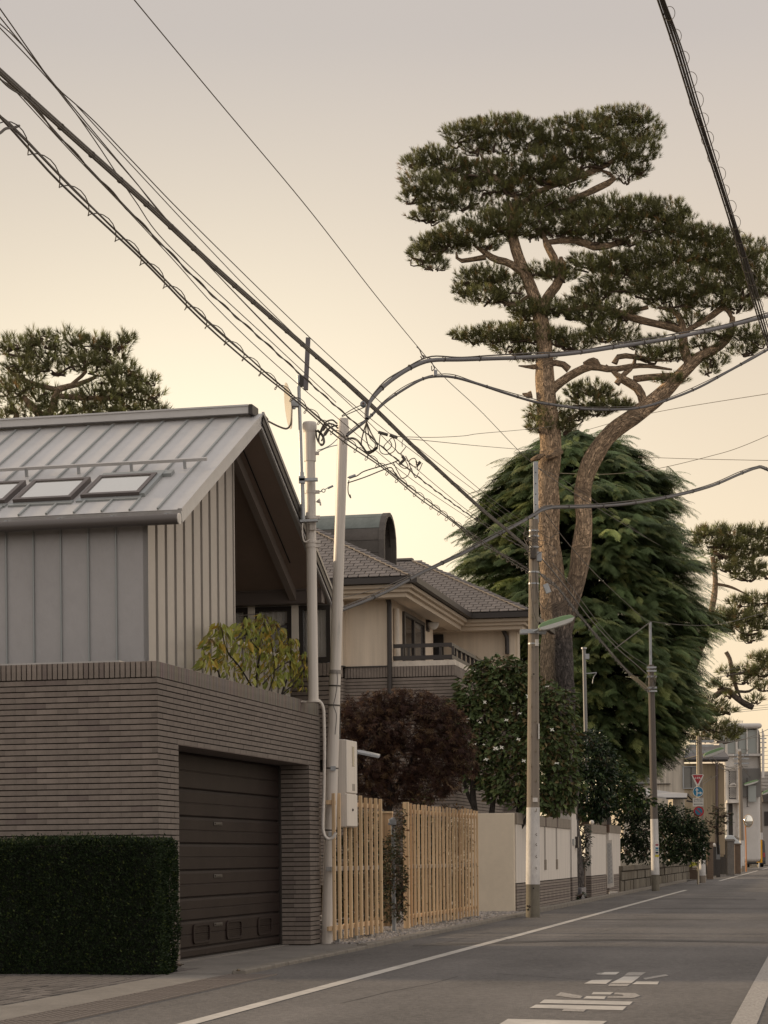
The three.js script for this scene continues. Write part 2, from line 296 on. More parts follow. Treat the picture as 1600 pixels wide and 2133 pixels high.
{ // drain grating in sections beside the road
  const d = thing('drain_grating', 'long steel drain grating let into the road edge beside the hedge', 'drain', S, [15, 0, -5.7]);
  part(d, 'channel', box(9, 21.2, -.05, .001, -6.0, -5.5), M.hole);
  const rail = []; for (const z of [-5.99, -5.505]) rail.push(box(9, 21.2, -.02, .012, z - .008, z + .008)); part(d, 'edge_rail', merge(rail), M.steelGrate);
  for (let s = 0; s < 12; s++) {
    const t0 = 9.02 + s * 1.01, g = []; for (let i = 0; i < 10; i++) g.push(box(t0 + i * .104, t0 + i * .104 + .045, -.01, .010, -5.98, -5.515)); for (let j = 0; j < 7; j++) g.push(box(t0, t0 + .98, -.008, .008, -5.975 + j * .071, -5.945 + j * .071)); g.push(box(t0, t0 + .05, -.01, .012, -5.985, -5.51), box(t0 + .93, t0 + .985, -.01, .012, -5.985, -5.51));
    part(d, 'grating_panel', merge(g), M.steelGrate);
  }
}
{ // gravel in front of the timber fence: stones
  const gb = tag(new THREE.Group(), 'grey crushed gravel under the timber slat fence', 'gravel', null, 'stuff'); gb.name = 'gravel'; gb.position.copy(S.w(36, 0, -6.6)); OFF.set(gb, gb.position.clone()); scene.add(gb);
  const bed = flatPoly([SP(28.2, .012, -6.0), SP(44.6, .012, -6.0), SP(44.6, .012, -11), SP(30.0, .012, -11), SP(28.2, .012, -7)]); part(gb, 'gravel_bed', bed, M.shoulder, 'stuff');
  const stone = new THREE.DodecahedronGeometry(1, 0); { const a = stone.attributes.position; for (let i = 0; i < a.count; i++) a.setY(i, a.getY(i) * .6); stone.computeVertexNormals(); }
  const L = []; for (let i = 0; i < 16000; i++) { const t = 28.3 + Math.pow(R(), 1.1) * 16.0, z = -6.02 - Math.pow(R(), 1.5) * (t < 30 ? 1.0 : 4); const k = rr(.5, 1.25); L.push({ p: S.w(t, .016 + R() * .012, z), q: new THREE.Quaternion().setFromEuler(new THREE.Euler(R() * 6, R() * 6, R() * 6)), s: rr(.012, .03), c: [.30 * k, .275 * k, .26 * k] }); }
  instanced(gb, 'gravel_stone', stone, mat([1, 1, 1], .9), L, 'stuff');
  single('stepping_slab', 'pale stone slab lying in the gravel at the fence opening', 'slab', box(33.2, 34.4, 0, .035, -7.1, -6.35, .008), M.concrete, S, [33.8, 0, -6.7]);
}
// ------------------------------------------------------------------ brick garage
const brickTone = [1, 1.12, .82, 1.05, .92, 1.2].map((k, i) => mat([.232 * k, (.192 - (i === 2 ? .006 : 0)) * k, .163 * k], .85, { map: ['mix', 1.3], bump: ['grain', 3, 3, .0012] }));
const brickAny = mat([1, 1, 1], .85, { map: ['mix', 1.3], mean: .82, vc: true, bump: ['grain', 3, 3, .0012] });
const tintGeo = (g, c) => { const n = g.attributes.position.count, a = new Float32Array(n * 3); for (let i = 0; i < n; i++) a.set(c, 3 * i); g.setAttribute('color', new THREE.BufferAttribute(a, 3)); return g; };
function plainC(g) { const h = g.index ? g.toNonIndexed() : g; if (!h.attributes.uv) uvBox(h); for (const k of Object.keys(h.attributes)) if (!['position', 'normal', 'uv', 'color'].includes(k)) h.deleteAttribute(k); return h; }
const mergeC = (l) => mergeGeometries(l.map(plainC));
const mortar = mat([.020, .016, .014], .98, { spec: .1 });
const GA = { T: 6.77, H: 3.29, y0: .03, pitch: .0616, face: .0495, soldier: .172, o0: .684, o1: 6.19, lint: 2.44, rev: .42 };
const garage = thing('brick_garage', 'brown brick garage with a dark door and upright coping bricks', 'garage', G, [0, 0, 0]);
{
  const { T: TT, H, y0, pitch, face, soldier, o0, o1, lint, rev } = GA, D = 4.6, e = .022;
  const wall = part(garage, 'wall', merge([
    box(e, o0 - e, 0, lint, -D, -e), box(o1 + e, TT, 0, lint, -D, -e), box(e, TT, lint + .012, H - .004, -D, -e), box(o0 - e, o1 + e, 0, lint, -D, -rev - .35)]), mortar);
  const bricks = [], cope = [], len = .237, gap = .0015;
  const nC = Math.floor((H - soldier - .008 - y0) / pitch);
  for (let i = 0; i < nC; i++) {
    const yb = y0 + i * pitch, yc = yb + pitch / 2 + .004, odd = i % 2;
    // left face (t = 0), running from the corner into the picture's left
    for (let z = 0, k = 0; z < D; k++) { const L = Math.min(k === 0 && odd ? .065 : (k === 0 ? .172 : len), D - z), c = z + L / 2; bricks.push({ f: 'L', t: 0, y: yc, z: -c, L: L - gap, px: 44 * L / .237 * (yb > 1.36 ? 1 : 0) * (c < 1.95 ? 1 : 0) }); z += L; }
    // front face
    const runs = yb + pitch > lint + .02 ? [[0, TT]] : [[0, o0], [o1, TT]];
    for (const [a, b] of runs) for (let t = a, k = 0; t < b - .02; k++) { const L = Math.min(k === 0 ? (odd ? .172 : .065) : len, b - t); bricks.push({ f: 'F', t: t + L / 2, y: yc, z: 0, L: L - gap, px: (15 - t * .9) * L / .237 * (t < .7 && yb < 1.36 ? 0 : 1) * .6 }); t += L; }
    if (yb + pitch < lint + .02) for (let z = 0, k = 0; z < rev - .01; k++) { const L = Math.min(odd ? .2 : .225, rev - z); bricks.push({ f: 'R', t: o1, y: yc, z: -z - L / 2, L: L - gap, px: 28 * L / .237 }); z += L; }
  }
  bricks.sort((a, b) => b.px - a.px);
  const cacheB = new Map(), geoFor = (L, side) => { const key = L.toFixed(3) + side; if (!cacheB.has(key)) cacheB.set(key, side ? box(-.002, .03, -face / 2, face / 2, -L / 2, L / 2) : box(-L / 2, L / 2, -face / 2, face / 2, -.03, .002)); return cacheB.get(key); };
  const tone = () => { const k = R(); return k < .5 ? 0 : k < .66 ? 3 : k < .8 ? 4 : k < .9 ? 1 : k < .96 ? 2 : 5; };
  const rest = [];
  bricks.forEach((b, i) => {
    const side = b.f !== 'F', proud = rr(-.0015, .0015), p = b.f === 'L' ? [proud + .0, b.y, b.z] : b.f === 'F' ? [b.t, b.y, proud] : [b.t + proud, b.y, b.z];
    const g = geoFor(b.L, side);
    if (i < 300) piece(garage, 'brick', g, brickTone[tone()], p); else { const k = [1, 1, 1.05, .95, .92, 1.08][Math.floor(R() * 6)]; rest.push(tintGeo(g.clone().translate(...p), [.232 * k, .192 * k, .163 * k])); }
  });
  part(garage, 'brick_facing', mergeC(rest), brickAny, 'stuff');
  const sy = H - soldier, sl = box(-.012, .03, 0, soldier - .006, -.0235, .0235, .003), sf = box(-.0255, .0255, 0, soldier - .006, -.03, .012, .003), rest2 = [];
  for (let i = 0; i < 76; i++) { const z = -.03 - i * .0585; if (i < 34) piece(garage, 'coping_brick', sl, brickTone[tone()], [rr(-.001, .001), sy, z]); else rest2.push(tintGeo(sl.clone().translate(0, sy, z), [.232, .192, .163])); }
  for (let i = 0; i < 115; i++) rest2.push(tintGeo(sf.clone().translate(.03 + i * .0585, sy, -.012 + rr(-.001, .001)), [.24, .20, .17].map((v) => v * rr(.93, 1.06))));
  part(garage, 'coping_row', mergeC(rest2), brickAny, 'stuff');
  part(garage, 'coping_flashing', box(.006, .3, H - .003, H + .012, -D, -.42), M.paleMetal);
  part(garage, 'lintel_soffit', box(o0 - .012, o1 + .012, lint - .006, lint + .008, -rev - .3, -.002), brickTone[2]);
  // sectional door
  const doorM = mat([.030, .0205, .0175], .58, { map: ['mix', .8], mean: .85, spec: .22 }), door = part(garage, 'garage_door', box(o0 - .005, o1 + .005, y0 - .03, lint + .005, -rev - .10, -rev - .03), mat([.03, .024, .022], .7));
  const ys = [.045, .155, .472, .739, 1.056, 1.369, 1.684, 2.004, 2.43];
  for (let i = 0; i < 8; i++) {
    const a = ys[i], b = ys[i + 1], g = [];
    const prof = [[-.03, a + .008], [.0, a + .008], [.012, a + .022], [.012, (a + b) / 2 - .010], [.006, (a + b) / 2 - .004], [.006, (a + b) / 2 + .004], [.012, (a + b) / 2 + .010], [.012, b - .034], [.001, b - .006], [-.03, b - .006]];
    const one = [[-.03, a + .008], [.0, a + .008], [.012, a + .02], [.012, b - .03], [.001, b - .006], [-.03, b - .006]];
    const sh = new THREE.Shape((i === 0 ? one : prof).map(([z, y]) => new THREE.Vector2(z, y)));
    g.push(new THREE.ExtrudeGeometry(sh, { depth: o1 - o0 - .02, bevelEnabled: false }).rotateY(Math.PI / 2).translate(o0 + .01, 0, 0).applyMatrix4(new THREE.Matrix4().makeScale(1, 1, -1)).translate(0, 0, -rev));
    { const gg = g[0], ix = gg.index; const p = gg.attributes.position.array; if (!ix) for (let k = 0; k < p.length; k += 9) for (let c = 0; c < 3; c++) { const s = p[k + 3 + c]; p[k + 3 + c] = p[k + 6 + c]; p[k + 6 + c] = s; } gg.computeVertexNormals(); gg.deleteAttribute('uv'); uvBox(gg); }
    part(door, 'door_panel', merge(g), doorM);
  }
  const zc = -rev - .012 + .024;
  for (const [x, y] of [[453, 1716], [453, 1824.5], [453.5, 1925]]) { const h = G.hit(x, y, 'z', -rev + .01); part(door, 'handle', merge([box(h.x - .17, h.x + .17, h.y - .022, h.y + .022, -rev + .008, -rev + .022, .006), box(h.x - .13, h.x + .13, h.y - .008, h.y + .012, -rev + .02, -rev + .03, .004)]), M.darkMetal); }
  for (const x of [418.5, 486.5, 550.5]) {
    const h = G.hit(x, 1938, 'z', -rev + .01), w = .33, hh = .112, y = .315, sh = new THREE.Shape(), hole = new THREE.Path();
    const rrect = (s, a, b, r) => { s.moveTo(-a + r, -b); s.lineTo(a - r, -b); s.quadraticCurveTo(a, -b, a, -b + r); s.lineTo(a, b - r); s.quadraticCurveTo(a, b, a - r, b); s.lineTo(-a + r, b); s.quadraticCurveTo(-a, b, -a, b - r); s.lineTo(-a, -b + r); s.quadraticCurveTo(-a, -b, -a + r, -b); };
    rrect(sh, w, hh, .07); rrect(hole, w - .045, hh - .02, .055); sh.holes.push(hole);
    const g = [new THREE.ExtrudeGeometry(sh, { depth: .018, bevelEnabled: true, bevelSize: .004, bevelThickness: .004, bevelSegments: 1, curveSegments: 5 }).translate(h.x, y, -rev + .010)];
    for (let k = 0; k < 8; k++) g.push(box(h.x - w + .05, h.x + w - .05, y - .085 + k * .0235, y - .075 + k * .0235, -rev + .006, -rev + .02));
    part(door, 'vent', merge(g), doorM);
  }
  for (const t of [o0 + .03, o1 - .03]) part(door, 'guide_rail', box(t - .03, t + .03, y0 - .02, lint, -rev - .02, -rev + .03), M.darkMetal);
  part(garage, 'door_sill', box(o0, o1, .0, .035, -rev - .05, -rev + .12, .006), M.concrete);
}
// ------------------------------------------------------------------ clipped hedge before the garage
const leafMat = (c, o = {}) => { const m = new THREE.MeshPhysicalMaterial({ color: 0xffffff, roughness: o.rough ?? .55, side: THREE.DoubleSide, specularIntensity: o.spec ?? .5 }); m.transmission = o.trans ?? .25; m.thickness = 0; return m; };
function leafGeo(l = 1, w = .5, fold = .18, droop = .2) {                               // a pointed leaf of six triangles, folded along its rib
  const p = [[0, 0, 0], [l * .35, 0, w * .5], [l * .7, -droop * l * .35, w * .36], [l, -droop * l, 0], [l * .7, -droop * l * .35, -w * .36], [l * .35, 0, -w * .5], [l * .35, -fold * w, 0], [l * .7, -fold * w - droop * l * .35, 0]];
  const f = [[0, 1, 6], [1, 2, 7], [1, 7, 6], [2, 3, 7], [3, 4, 7], [4, 5, 6], [4, 6, 7], [5, 0, 6]], a = []; for (const t of f) for (const i of t) a.push(...p[i]);
  const g = new THREE.BufferGeometry(); g.setAttribute('position', new THREE.Float32BufferAttribute(a, 3)); g.computeVertexNormals(); return uvBox(g);
}
const qEuler = (x, y, z) => new THREE.Quaternion().setFromEuler(new THREE.Euler(x, y, z, 'YXZ'));
const qFromTo = (d) => new THREE.Quaternion().setFromUnitVectors(V(1, 0, 0), d.clone().normalize());
{
  const h = thing('clipped_hedge', 'dense dark clipped box hedge in front of the brick garage', 'hedge', G, [-.33, 0, -1.8]);
  const x0 = -.60, x1 = -.03, y1 = 1.385, z0 = -5.2, z1 = .20;
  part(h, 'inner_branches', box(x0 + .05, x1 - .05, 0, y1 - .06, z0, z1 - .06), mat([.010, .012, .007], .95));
  const L = [], leaf = leafGeo(1, .52, .25, .15);
  const put = (t, y, z, n) => { const d = V(n.x + rr(-.9, .9), n.y + rr(-.5, 1.0), n.z + rr(-.9, .9)), k = rr(.5, 1.35), young = R() < .07; L.push({ p: V(t, y, z), q: qFromTo(d).multiply(qEuler(rr(-1.5, 1.5), 0, 0)), s: rr(.020, .036), c: young ? [.10, .13, .035] : [.026 * k, .044 * k, .016 * k] }); };
  const wob = (a, b) => .018 * Math.sin(a * 5.1 + b * 3.3) + .014 * Math.sin(a * 11.7 - b * 7.9);
  for (let i = 0; i < 26000; i++) { const z = lerp(-2.3, z1, R()), y = lerp(-.02, y1, R()); put(x0 + .055 - rr(0, 1) ** .5 * .07 + wob(z, y), y, z, V(-1, .3, 0)); }
  for (let i = 0; i < 9000; i++) { const t = lerp(x0, x1, R()), y = lerp(-.02, y1, R()); put(t, y, z1 - .055 + R() ** .5 * .07 + wob(t * 2, y), V(0, .3, 1)); }
  for (let i = 0; i < 11000; i++) { const t = lerp(x0, x1, R()), z = lerp(-2.3, z1, R()); put(t, y1 - .05 + R() ** .6 * .07 + wob(t, z) + (R() < .06 ? .055 * R() : 0), z, V(-.2, 1, .1)); }
  for (let i = 0; i < 6000; i++) { const t = lerp(x0, x1, R()), z = lerp(-5.2, -2.3, R()), y = R() < .5 ? y1 : lerp(0, y1, R()); put(y === y1 ? t : x0, y, z, V(-1, .6, 0)); }
  { const sh = []; for (let i = 0; i < 90; i++) { const z = lerp(-2.2, z1, R()), t = R() < .6 ? x0 + .02 : lerp(x0, x1, R()), y = t < x0 + .05 ? lerp(.3, y1, R()) : y1 - .03, a = V(t, y, z), b = a.clone().add(t < x0 + .05 ? V(-rr(.03, .07), rr(.01, .05), rr(-.03, .03)) : V(rr(-.03, .03), rr(.04, .10), rr(-.03, .03))); sh.push(tube([a, b], .0022, 1, 4)); for (let k = 1; k < 5; k++) L.push({ p: a.clone().lerp(b, k / 4), q: qFromTo(V(rr(-1, 1), rr(.1, 1), rr(-1, 1))), s: rr(.018, .03), c: [.05, .075, .025] }); } part(h, 'stray_shoots', merge(sh), mat([.06, .06, .03], .9), 'stuff'); const st = []; for (let i = 0; i < 26; i++) { const z = lerp(-2.2, .1, i / 25) + rr(-.03, .03); st.push(cyl(V(x0 + rr(.05, .1), 0, z), V(x0 + rr(.06, .2), .3, z + rr(-.08, .08)), .008, .006, 6)); } part(h, 'stem', merge(st), mat([.07, .05, .035], .9), 'stuff'); }
  instanced(h, 'leaves', leaf, leafMat(0, { rough: .45, trans: .15 }), L, 'stuff');
}
// ------------------------------------------------------------------ metal-clad house above and behind the garage
const house = thing('metal_clad_house', 'grey metal-clad house with a standing-seam gable roof behind the garage', 'house', G, [4, 0, -3]);
{
  const clad = mat([.40, .382, .378], .5, { metal: .3, map: ['soft', .45], mean: .93, bump: ['cloud', .55, .22, .010] }), roofM = mat([.56, .542, .53], .45, { metal: .25, map: ['soft', .35], mean: .93, bump: ['cloud', .35, .35, .010] }), seamM = mat([.31, .325, .32], .42, { metal: .3 });
  const batt = mat([.47, .425, .38], .5, { metal: .15, map: ['soft', .6], mean: .93 }), groove = mat([.14, .128, .12], .6), soff = mat([.23, .17, .135], .75, { map: ['soft', .8], mean: .93 }), trim = mat([.33, .31, .29], .45, { metal: .4 }), dark = M.darkMetal;
  const eT = .76, eY = 4.99, rT = 3.957, rY = 6.66, fT = 7.45, fY = 4.835, zg = .03, zL = -9, th = .13;
  const sl = (rY - eY) / (rT - eT), slF = (fY - rY) / (fT - rT), top = (t) => t < rT ? eY + sl * (t - eT) : rY + slF * (t - rT);
  // left wall in standing-seam sheets
  const wL = part(house, 'wall', box(.95, 1.1, 2.6, 4.99, zL, -.45), groove), zC = -.41;
  for (let i = 0; i < 26; i++) { const z0 = zC - .04 - (i + 1) * .324 + (i === 0 ? .0 : 0), z1 = z0 + .316; part(wL, 'cladding_panel', box(.93, .95, 2.6, 4.985, z0, i === 0 ? zC - .002 : z1), clad); part(wL, 'seam', box(.905, .93, 2.6, 4.985, z0 - .014, z0 + .004, .003), seamM); }
  // ribbed wall facing the street, cut to the roof
  const rib = (t0, t1, y0, yTop, z0, z1, m, n = 'batten', par = fin) => part(par, n, slab([V(t0, y0, z1), V(t1, y0, z1), V(t1, yTop(t1), z1), V(t0, yTop(t0), z1)], V(0, 0, z0 - z1)), m);
  const under = (t) => Math.min(top(Math.max(t, .95)), top(t)) - th - .01;
  const fin = part(house, 'ribbed_wall', merge([slab([V(.95, 2.6, zC - .05), V(rT, 2.6, zC - .05), V(rT, under(rT), zC - .05), V(.95, under(.95), zC - .05)], V(0, 0, -.1)), slab([V(rT, 2.6, zC - .05), V(4.2, 2.6, zC - .05), V(4.2, under(4.2), zC - .05), V(rT, under(rT), zC - .05)], V(0, 0, -.1))]), groove);
  for (let i = 0; i < 10; i++) { const t0 = .93 + i * .328; if (t0 < rT && t0 + .24 > rT) rib(t0, t0 + .24, 2.6, () => under(4.2), zC - .06, zC, batt); else rib(t0, t0 + .24, 2.6, under, zC - .06, zC, batt); }
  rib(4.17, 4.21, 2.6, under, zC - .16, zC + .004, batt, 'corner_trim');
  // low ribbed parapet that carries on beyond it
  const par = part(house, 'ribbed_parapet', box(4.22, 6.9, 2.6, 3.86, zC - .13, zC - .05), groove);
  for (let i = 0; i < 8; i++) { const t0 = 4.24 + i * .328; part(par, 'batten', box(t0, t0 + .24, 2.6, 3.87, zC - .06, zC, .004), batt); }
  part(par, 'top_rail', box(4.22, 6.92, 3.87, 3.93, zC - .15, zC + .03, .006), M.whitePaint);
  // roof
  const roof = part(house, 'roof', merge([slab([V(eT, eY, zg), V(rT, rY, zg), V(rT, rY, zL), V(eT, eY, zL)], V(.05, -th, 0)), slab([V(rT, rY, zg), V(fT, fY, zg), V(fT, fY, zL), V(rT, rY, zL)], V(-.05, -th, 0))]), roofM);
  const along = V(rT - eT, rY - eY, 0).normalize(), nrm = V(-along.y, along.x, 0), onRoof = (px, py, lift = 0) => G.hitPlane(px, py, V(eT, eY, 0).addScaledVector(nrm, lift), nrm);
  const A = V(eT, eY, 0), slopeL = Math.hypot(rT - eT, rY - eY), rp = (u, z, l = 0) => A.clone().addScaledVector(along, u).addScaledVector(nrm, l).setZ(z);
  const slp = (p) => p.clone().sub(A).dot(along);
  // skylights from their four corners in the photograph, squared up
  const sky = [[[164, 1026], [289, 1022], [326, 980], [210, 986]], [[22, 1037], [146.6, 1030.6], [188, 989], [72, 995.6]]].map((q) => { const h = q.map(([x, y]) => onRoof(x, y, .09)); return { z0: (h[0].z + h[3].z) / 2, z1: (h[1].z + h[2].z) / 2, u0: (slp(h[0]) + slp(h[1])) / 2, u1: (slp(h[2]) + slp(h[3])) / 2 }; });
  sky.push({ ...sky[1], z0: sky[1].z0 - (sky[0].z0 - sky[1].z0), z1: sky[1].z1 - (sky[0].z1 - sky[1].z1) });
  for (let i = 0; i < 28; i++) {
    const z = zg - .27 - i * .324, hits = sky.find((s) => z > s.z0 - .05 && z < s.z1 + .05), segs = hits ? [[.02, hits.u0 - .08], [hits.u1 + .12, slopeL - .12]] : [[.02, slopeL - .12]];
    for (const [a, b] of segs) if (b - a > .1) part(roof, 'standing_seam', bar(rp(a, z, .016), rp(b, z, .016), .022, .034, nrm), seamM);
  }
  for (let i = 0; i < 28; i++) { const z1 = i ? zg - .27 - (i - 1) * .324 : zg - .01, z0 = zg - .27 - i * .324, w = rr(-.002, .002); part(roof, 'roof_panel', slab([rp(.0, z0, .003), rp(.0, z1, .003 + w), rp(slopeL - .06, z1, .003 + w), rp(slopeL - .06, z0, .003)], nrm.clone().multiplyScalar(.006)), roofM); }
  part(roof, 'rake_flashing', bar(rp(0, zg - .012, .006), rp(slopeL, zg - .012, .006), .05, .03, nrm), roofM);
  part(roof, 'ridge_cap', merge([bar(V(rT - .03, rY + .05, zg - .12), V(rT - .03, rY + .05, zL), .22, .09), bar(V(rT - .03, rY + .10, zg - .13), V(rT - .03, rY + .10, zL), .26, .02)]), roofM);
  part(roof, 'ridge_cap_end', box(rT - .17, rT + .11, rY - .02, rY + .11, zg - .125, zg - .07, .012), dark);
  part(roof, 'far_rake_trim', merge([bar(V(rT, rY + .02, zg + .015), V(fT, fY + .02, zg + .015), .03, .05, V(0, 1, 0)), bar(V(rT, rY - .14, zg - .04), V(fT, fY - .14, zg - .04), .05, .05)]), trim);
  part(roof, 'far_rake_edge', bar(V(rT, rY - .065, zg + .004), V(fT, fY - .065, zg + .004), .03, .09), dark);
  part(roof, 'soffit', slab([V(rT + .02, rY - th - .02, zg - .05), V(fT - .1, fY - th - .02 + .05, zg - .05), V(fT - .1, fY - th - .02 + .05, zL), V(rT + .02, rY - th - .02, zL)], V(0, -.02, 0)), soff);
  part(roof, 'rafter', bar(V(rT + .2, top(rT + .2) - th - .10, zC - .02), V(fT - .35, top(fT - .35) - th - .10, zC - .02), .09, .16), mat([.22, .18, .155], .6, { metal: .15 }));
  part(roof, 'soffit_joint', bar(V(rT + .2, top(rT + .2) - th - .045, zC + .10), V(fT - 1.0, top(fT - 1.0) - th - .045, zC + .10), .012, .012), M.hole);
  // gutter along the near eave, and the far one seen at its end
  const gut = (t, y, z0, z1, nm2) => { const g = part(house, nm2, new THREE.CylinderGeometry(.06, .06, z1 - z0, 14, 1, false).rotateX(Math.PI / 2).translate(t, y, (z0 + z1) / 2), mat([.13, .115, .108], .45, { metal: .3 })); part(g, 'end_cap', new THREE.CylinderGeometry(.062, .062, .012, 14).rotateX(Math.PI / 2).translate(t, y, z1 + .004), M.whitePaint); return g; };
  const gt = gut(eT - .075, eY - .105, zL, zg - .0, 'gutter'); for (let i = 0; i < 12; i++) part(gt, 'bracket', box(eT - .09, eT + .05, eY - .05, eY - .035, zg - .16 - i * .62, zg - .13 - i * .62), M.galv);
  gut(fT + .10, fY - .10, zL, zg + .10, 'gutter');
  for (let i = 0; i < sky.length; i++) {
    const s = sky[i], mid = rp((s.u0 + s.u1) / 2, (s.z0 + s.z1) / 2, 0), U = s.u1 - s.u0, Wd = s.z1 - s.z0, ang = Math.atan2(along.y, along.x);
    const fh = .07; const loc = (g) => g.rotateZ(ang).translate(mid.x, mid.y, mid.z);
    const f = part(roof, 'skylight', loc(merge([box(-U / 2, -U / 2 + .06, 0, fh, -Wd / 2, Wd / 2), box(U / 2 - .06, U / 2, 0, fh, -Wd / 2, Wd / 2), box(-U / 2 + .06, U / 2 - .06, 0, fh, -Wd / 2, -Wd / 2 + .05), box(-U / 2 + .06, U / 2 - .06, 0, fh, Wd / 2 - .05, Wd / 2)])), mat([.12, .10, .093], .45, { metal: .3 }));
    part(f, 'pane', loc(box(-U / 2 + .06, U / 2 - .06, .045, .058, -Wd / 2 + .05, Wd / 2 - .05)), mat([.74, .73, .69], .06, { metal: .85 }));
    part(f, 'flashing', loc(box(-U / 2 - .09, -U / 2, .004, .03, -Wd / 2 - .03, Wd / 2 + .03)), seamM);
    if (i === 0) part(f, 'side_flashing', loc(merge([box(-U / 2, U / 2 + .1, .0, .055, Wd / 2, Wd / 2 + .06), box(U / 2, U / 2 + .14, .0, .05, -Wd / 2, Wd / 2 + .16)])), seamM);
  }
  { // snow guard
    const h = onRoof(431, 956, .10), u = slp(h), z1 = h.z, g = [bar(rp(u, z1, .10), rp(u, zL, .10), .03, .036, nrm)]; part(roof, 'snow_guard', merge(g), roofM);
    for (let i = 0; i < 12; i++) part(roof, 'guard_clip', bar(rp(u - .03, z1 - .27 - i * .648, .0), rp(u, z1 - .27 - i * .648, .10), .03, .03, V(0, 0, 1)), M.galv);
  }
  // far eave beam and the window wall under it
  const fb = 7.02; part(house, 'eave_beam', merge([box(fb, fb + .16, 4.70, 4.90, -6, zg - .05, .006), box(fb - .02, fb, 4.875, 4.90, -6, zg - .05)]), mat([.12, .095, .083], .55));
  const winT = 7.25, cream = mat([.76, .69, .60], .85, { map: ['softStreak', .5, .4], mean: .92 });
  const pil = (a, b) => { const l = G.hit(a, 1300, 'x', winT - .04).z, r = G.hit(b, 1300, 'x', winT - .04).z; part(house, 'pillar', box(winT - .06, winT + .1, 3.9, 4.7, l, r), cream); };
  pil(517.5, 531); pil(608, 622);
  const back = part(house, 'window_wall', merge([box(winT + .45, winT + .5, 2.4, 4.8, -6, .05), box(winT + .02, winT + .4, 2.4, 3.87, -6, .06)]), mat([.06, .055, .05], .9));
  const win = (a, b) => {
    const z0 = G.hit(a, 1300, 'x', winT).z, z1 = G.hit(b, 1300, 'x', winT).z, y0 = 3.9, y1 = 4.69;
    const f = part(house, 'window', merge([box(winT - .03, winT + .06, y0, y0 + .07, z0, z1), box(winT - .03, winT + .06, y1 - .06, y1, z0, z1), box(winT - .03, winT + .06, y0 + .07, y1 - .06, z0, z0 + .07), box(winT - .03, winT + .06, y0 + .07, y1 - .06, z1 - .06, z1)]), M.darkMetal);
    part(f, 'pane', box(winT + .01, winT + .016, y0 + .07, y1 - .06, z0 + .07, z1 - .06), M.glassPane);
    const n = 40, pts = []; for (let i = 0; i <= n; i++) { const k = i / n, z = lerp(z0 + .05, z1 - .04, k); pts.push([winT + .07 + .022 * Math.sin(k * 34 + a) + .012 * Math.sin(k * 71), z]); }
    const pos = [], idx = []; pts.forEach(([t, z]) => { pos.push(t, y0, z, t, y1, z); }); for (let i = 0; i < n; i++) idx.push(2 * i, 2 * i + 1, 2 * i + 2, 2 * i + 1, 2 * i + 3, 2 * i + 2);
    const g = new THREE.BufferGeometry(); g.setAttribute('position', new THREE.Float32BufferAttribute(pos, 3)); g.setIndex(idx); g.computeVertexNormals(); uvBox(g);
    part(f, 'curtain', g, mat([.86, .83, .78], .9, { side: 1 }));
  };
  win(440, 517.5); win(531, 608); win(622, 689);
  const lowB = []; for (let i = 0; i < 18; i++) lowB.push(box(winT - .06, winT + .02, 2.55 + i * .064, 2.55 + i * .064 + .052, -3.2, .10)); for (let i = 0; i < 58; i++) lowB.push(box(winT - .06, winT + .02, 3.71, 3.885, -3.2 + i * .0572, -3.2 + i * .0572 + .049));
  part(house, 'brick_facing', merge(lowB), brickTone[3], 'stuff');
}
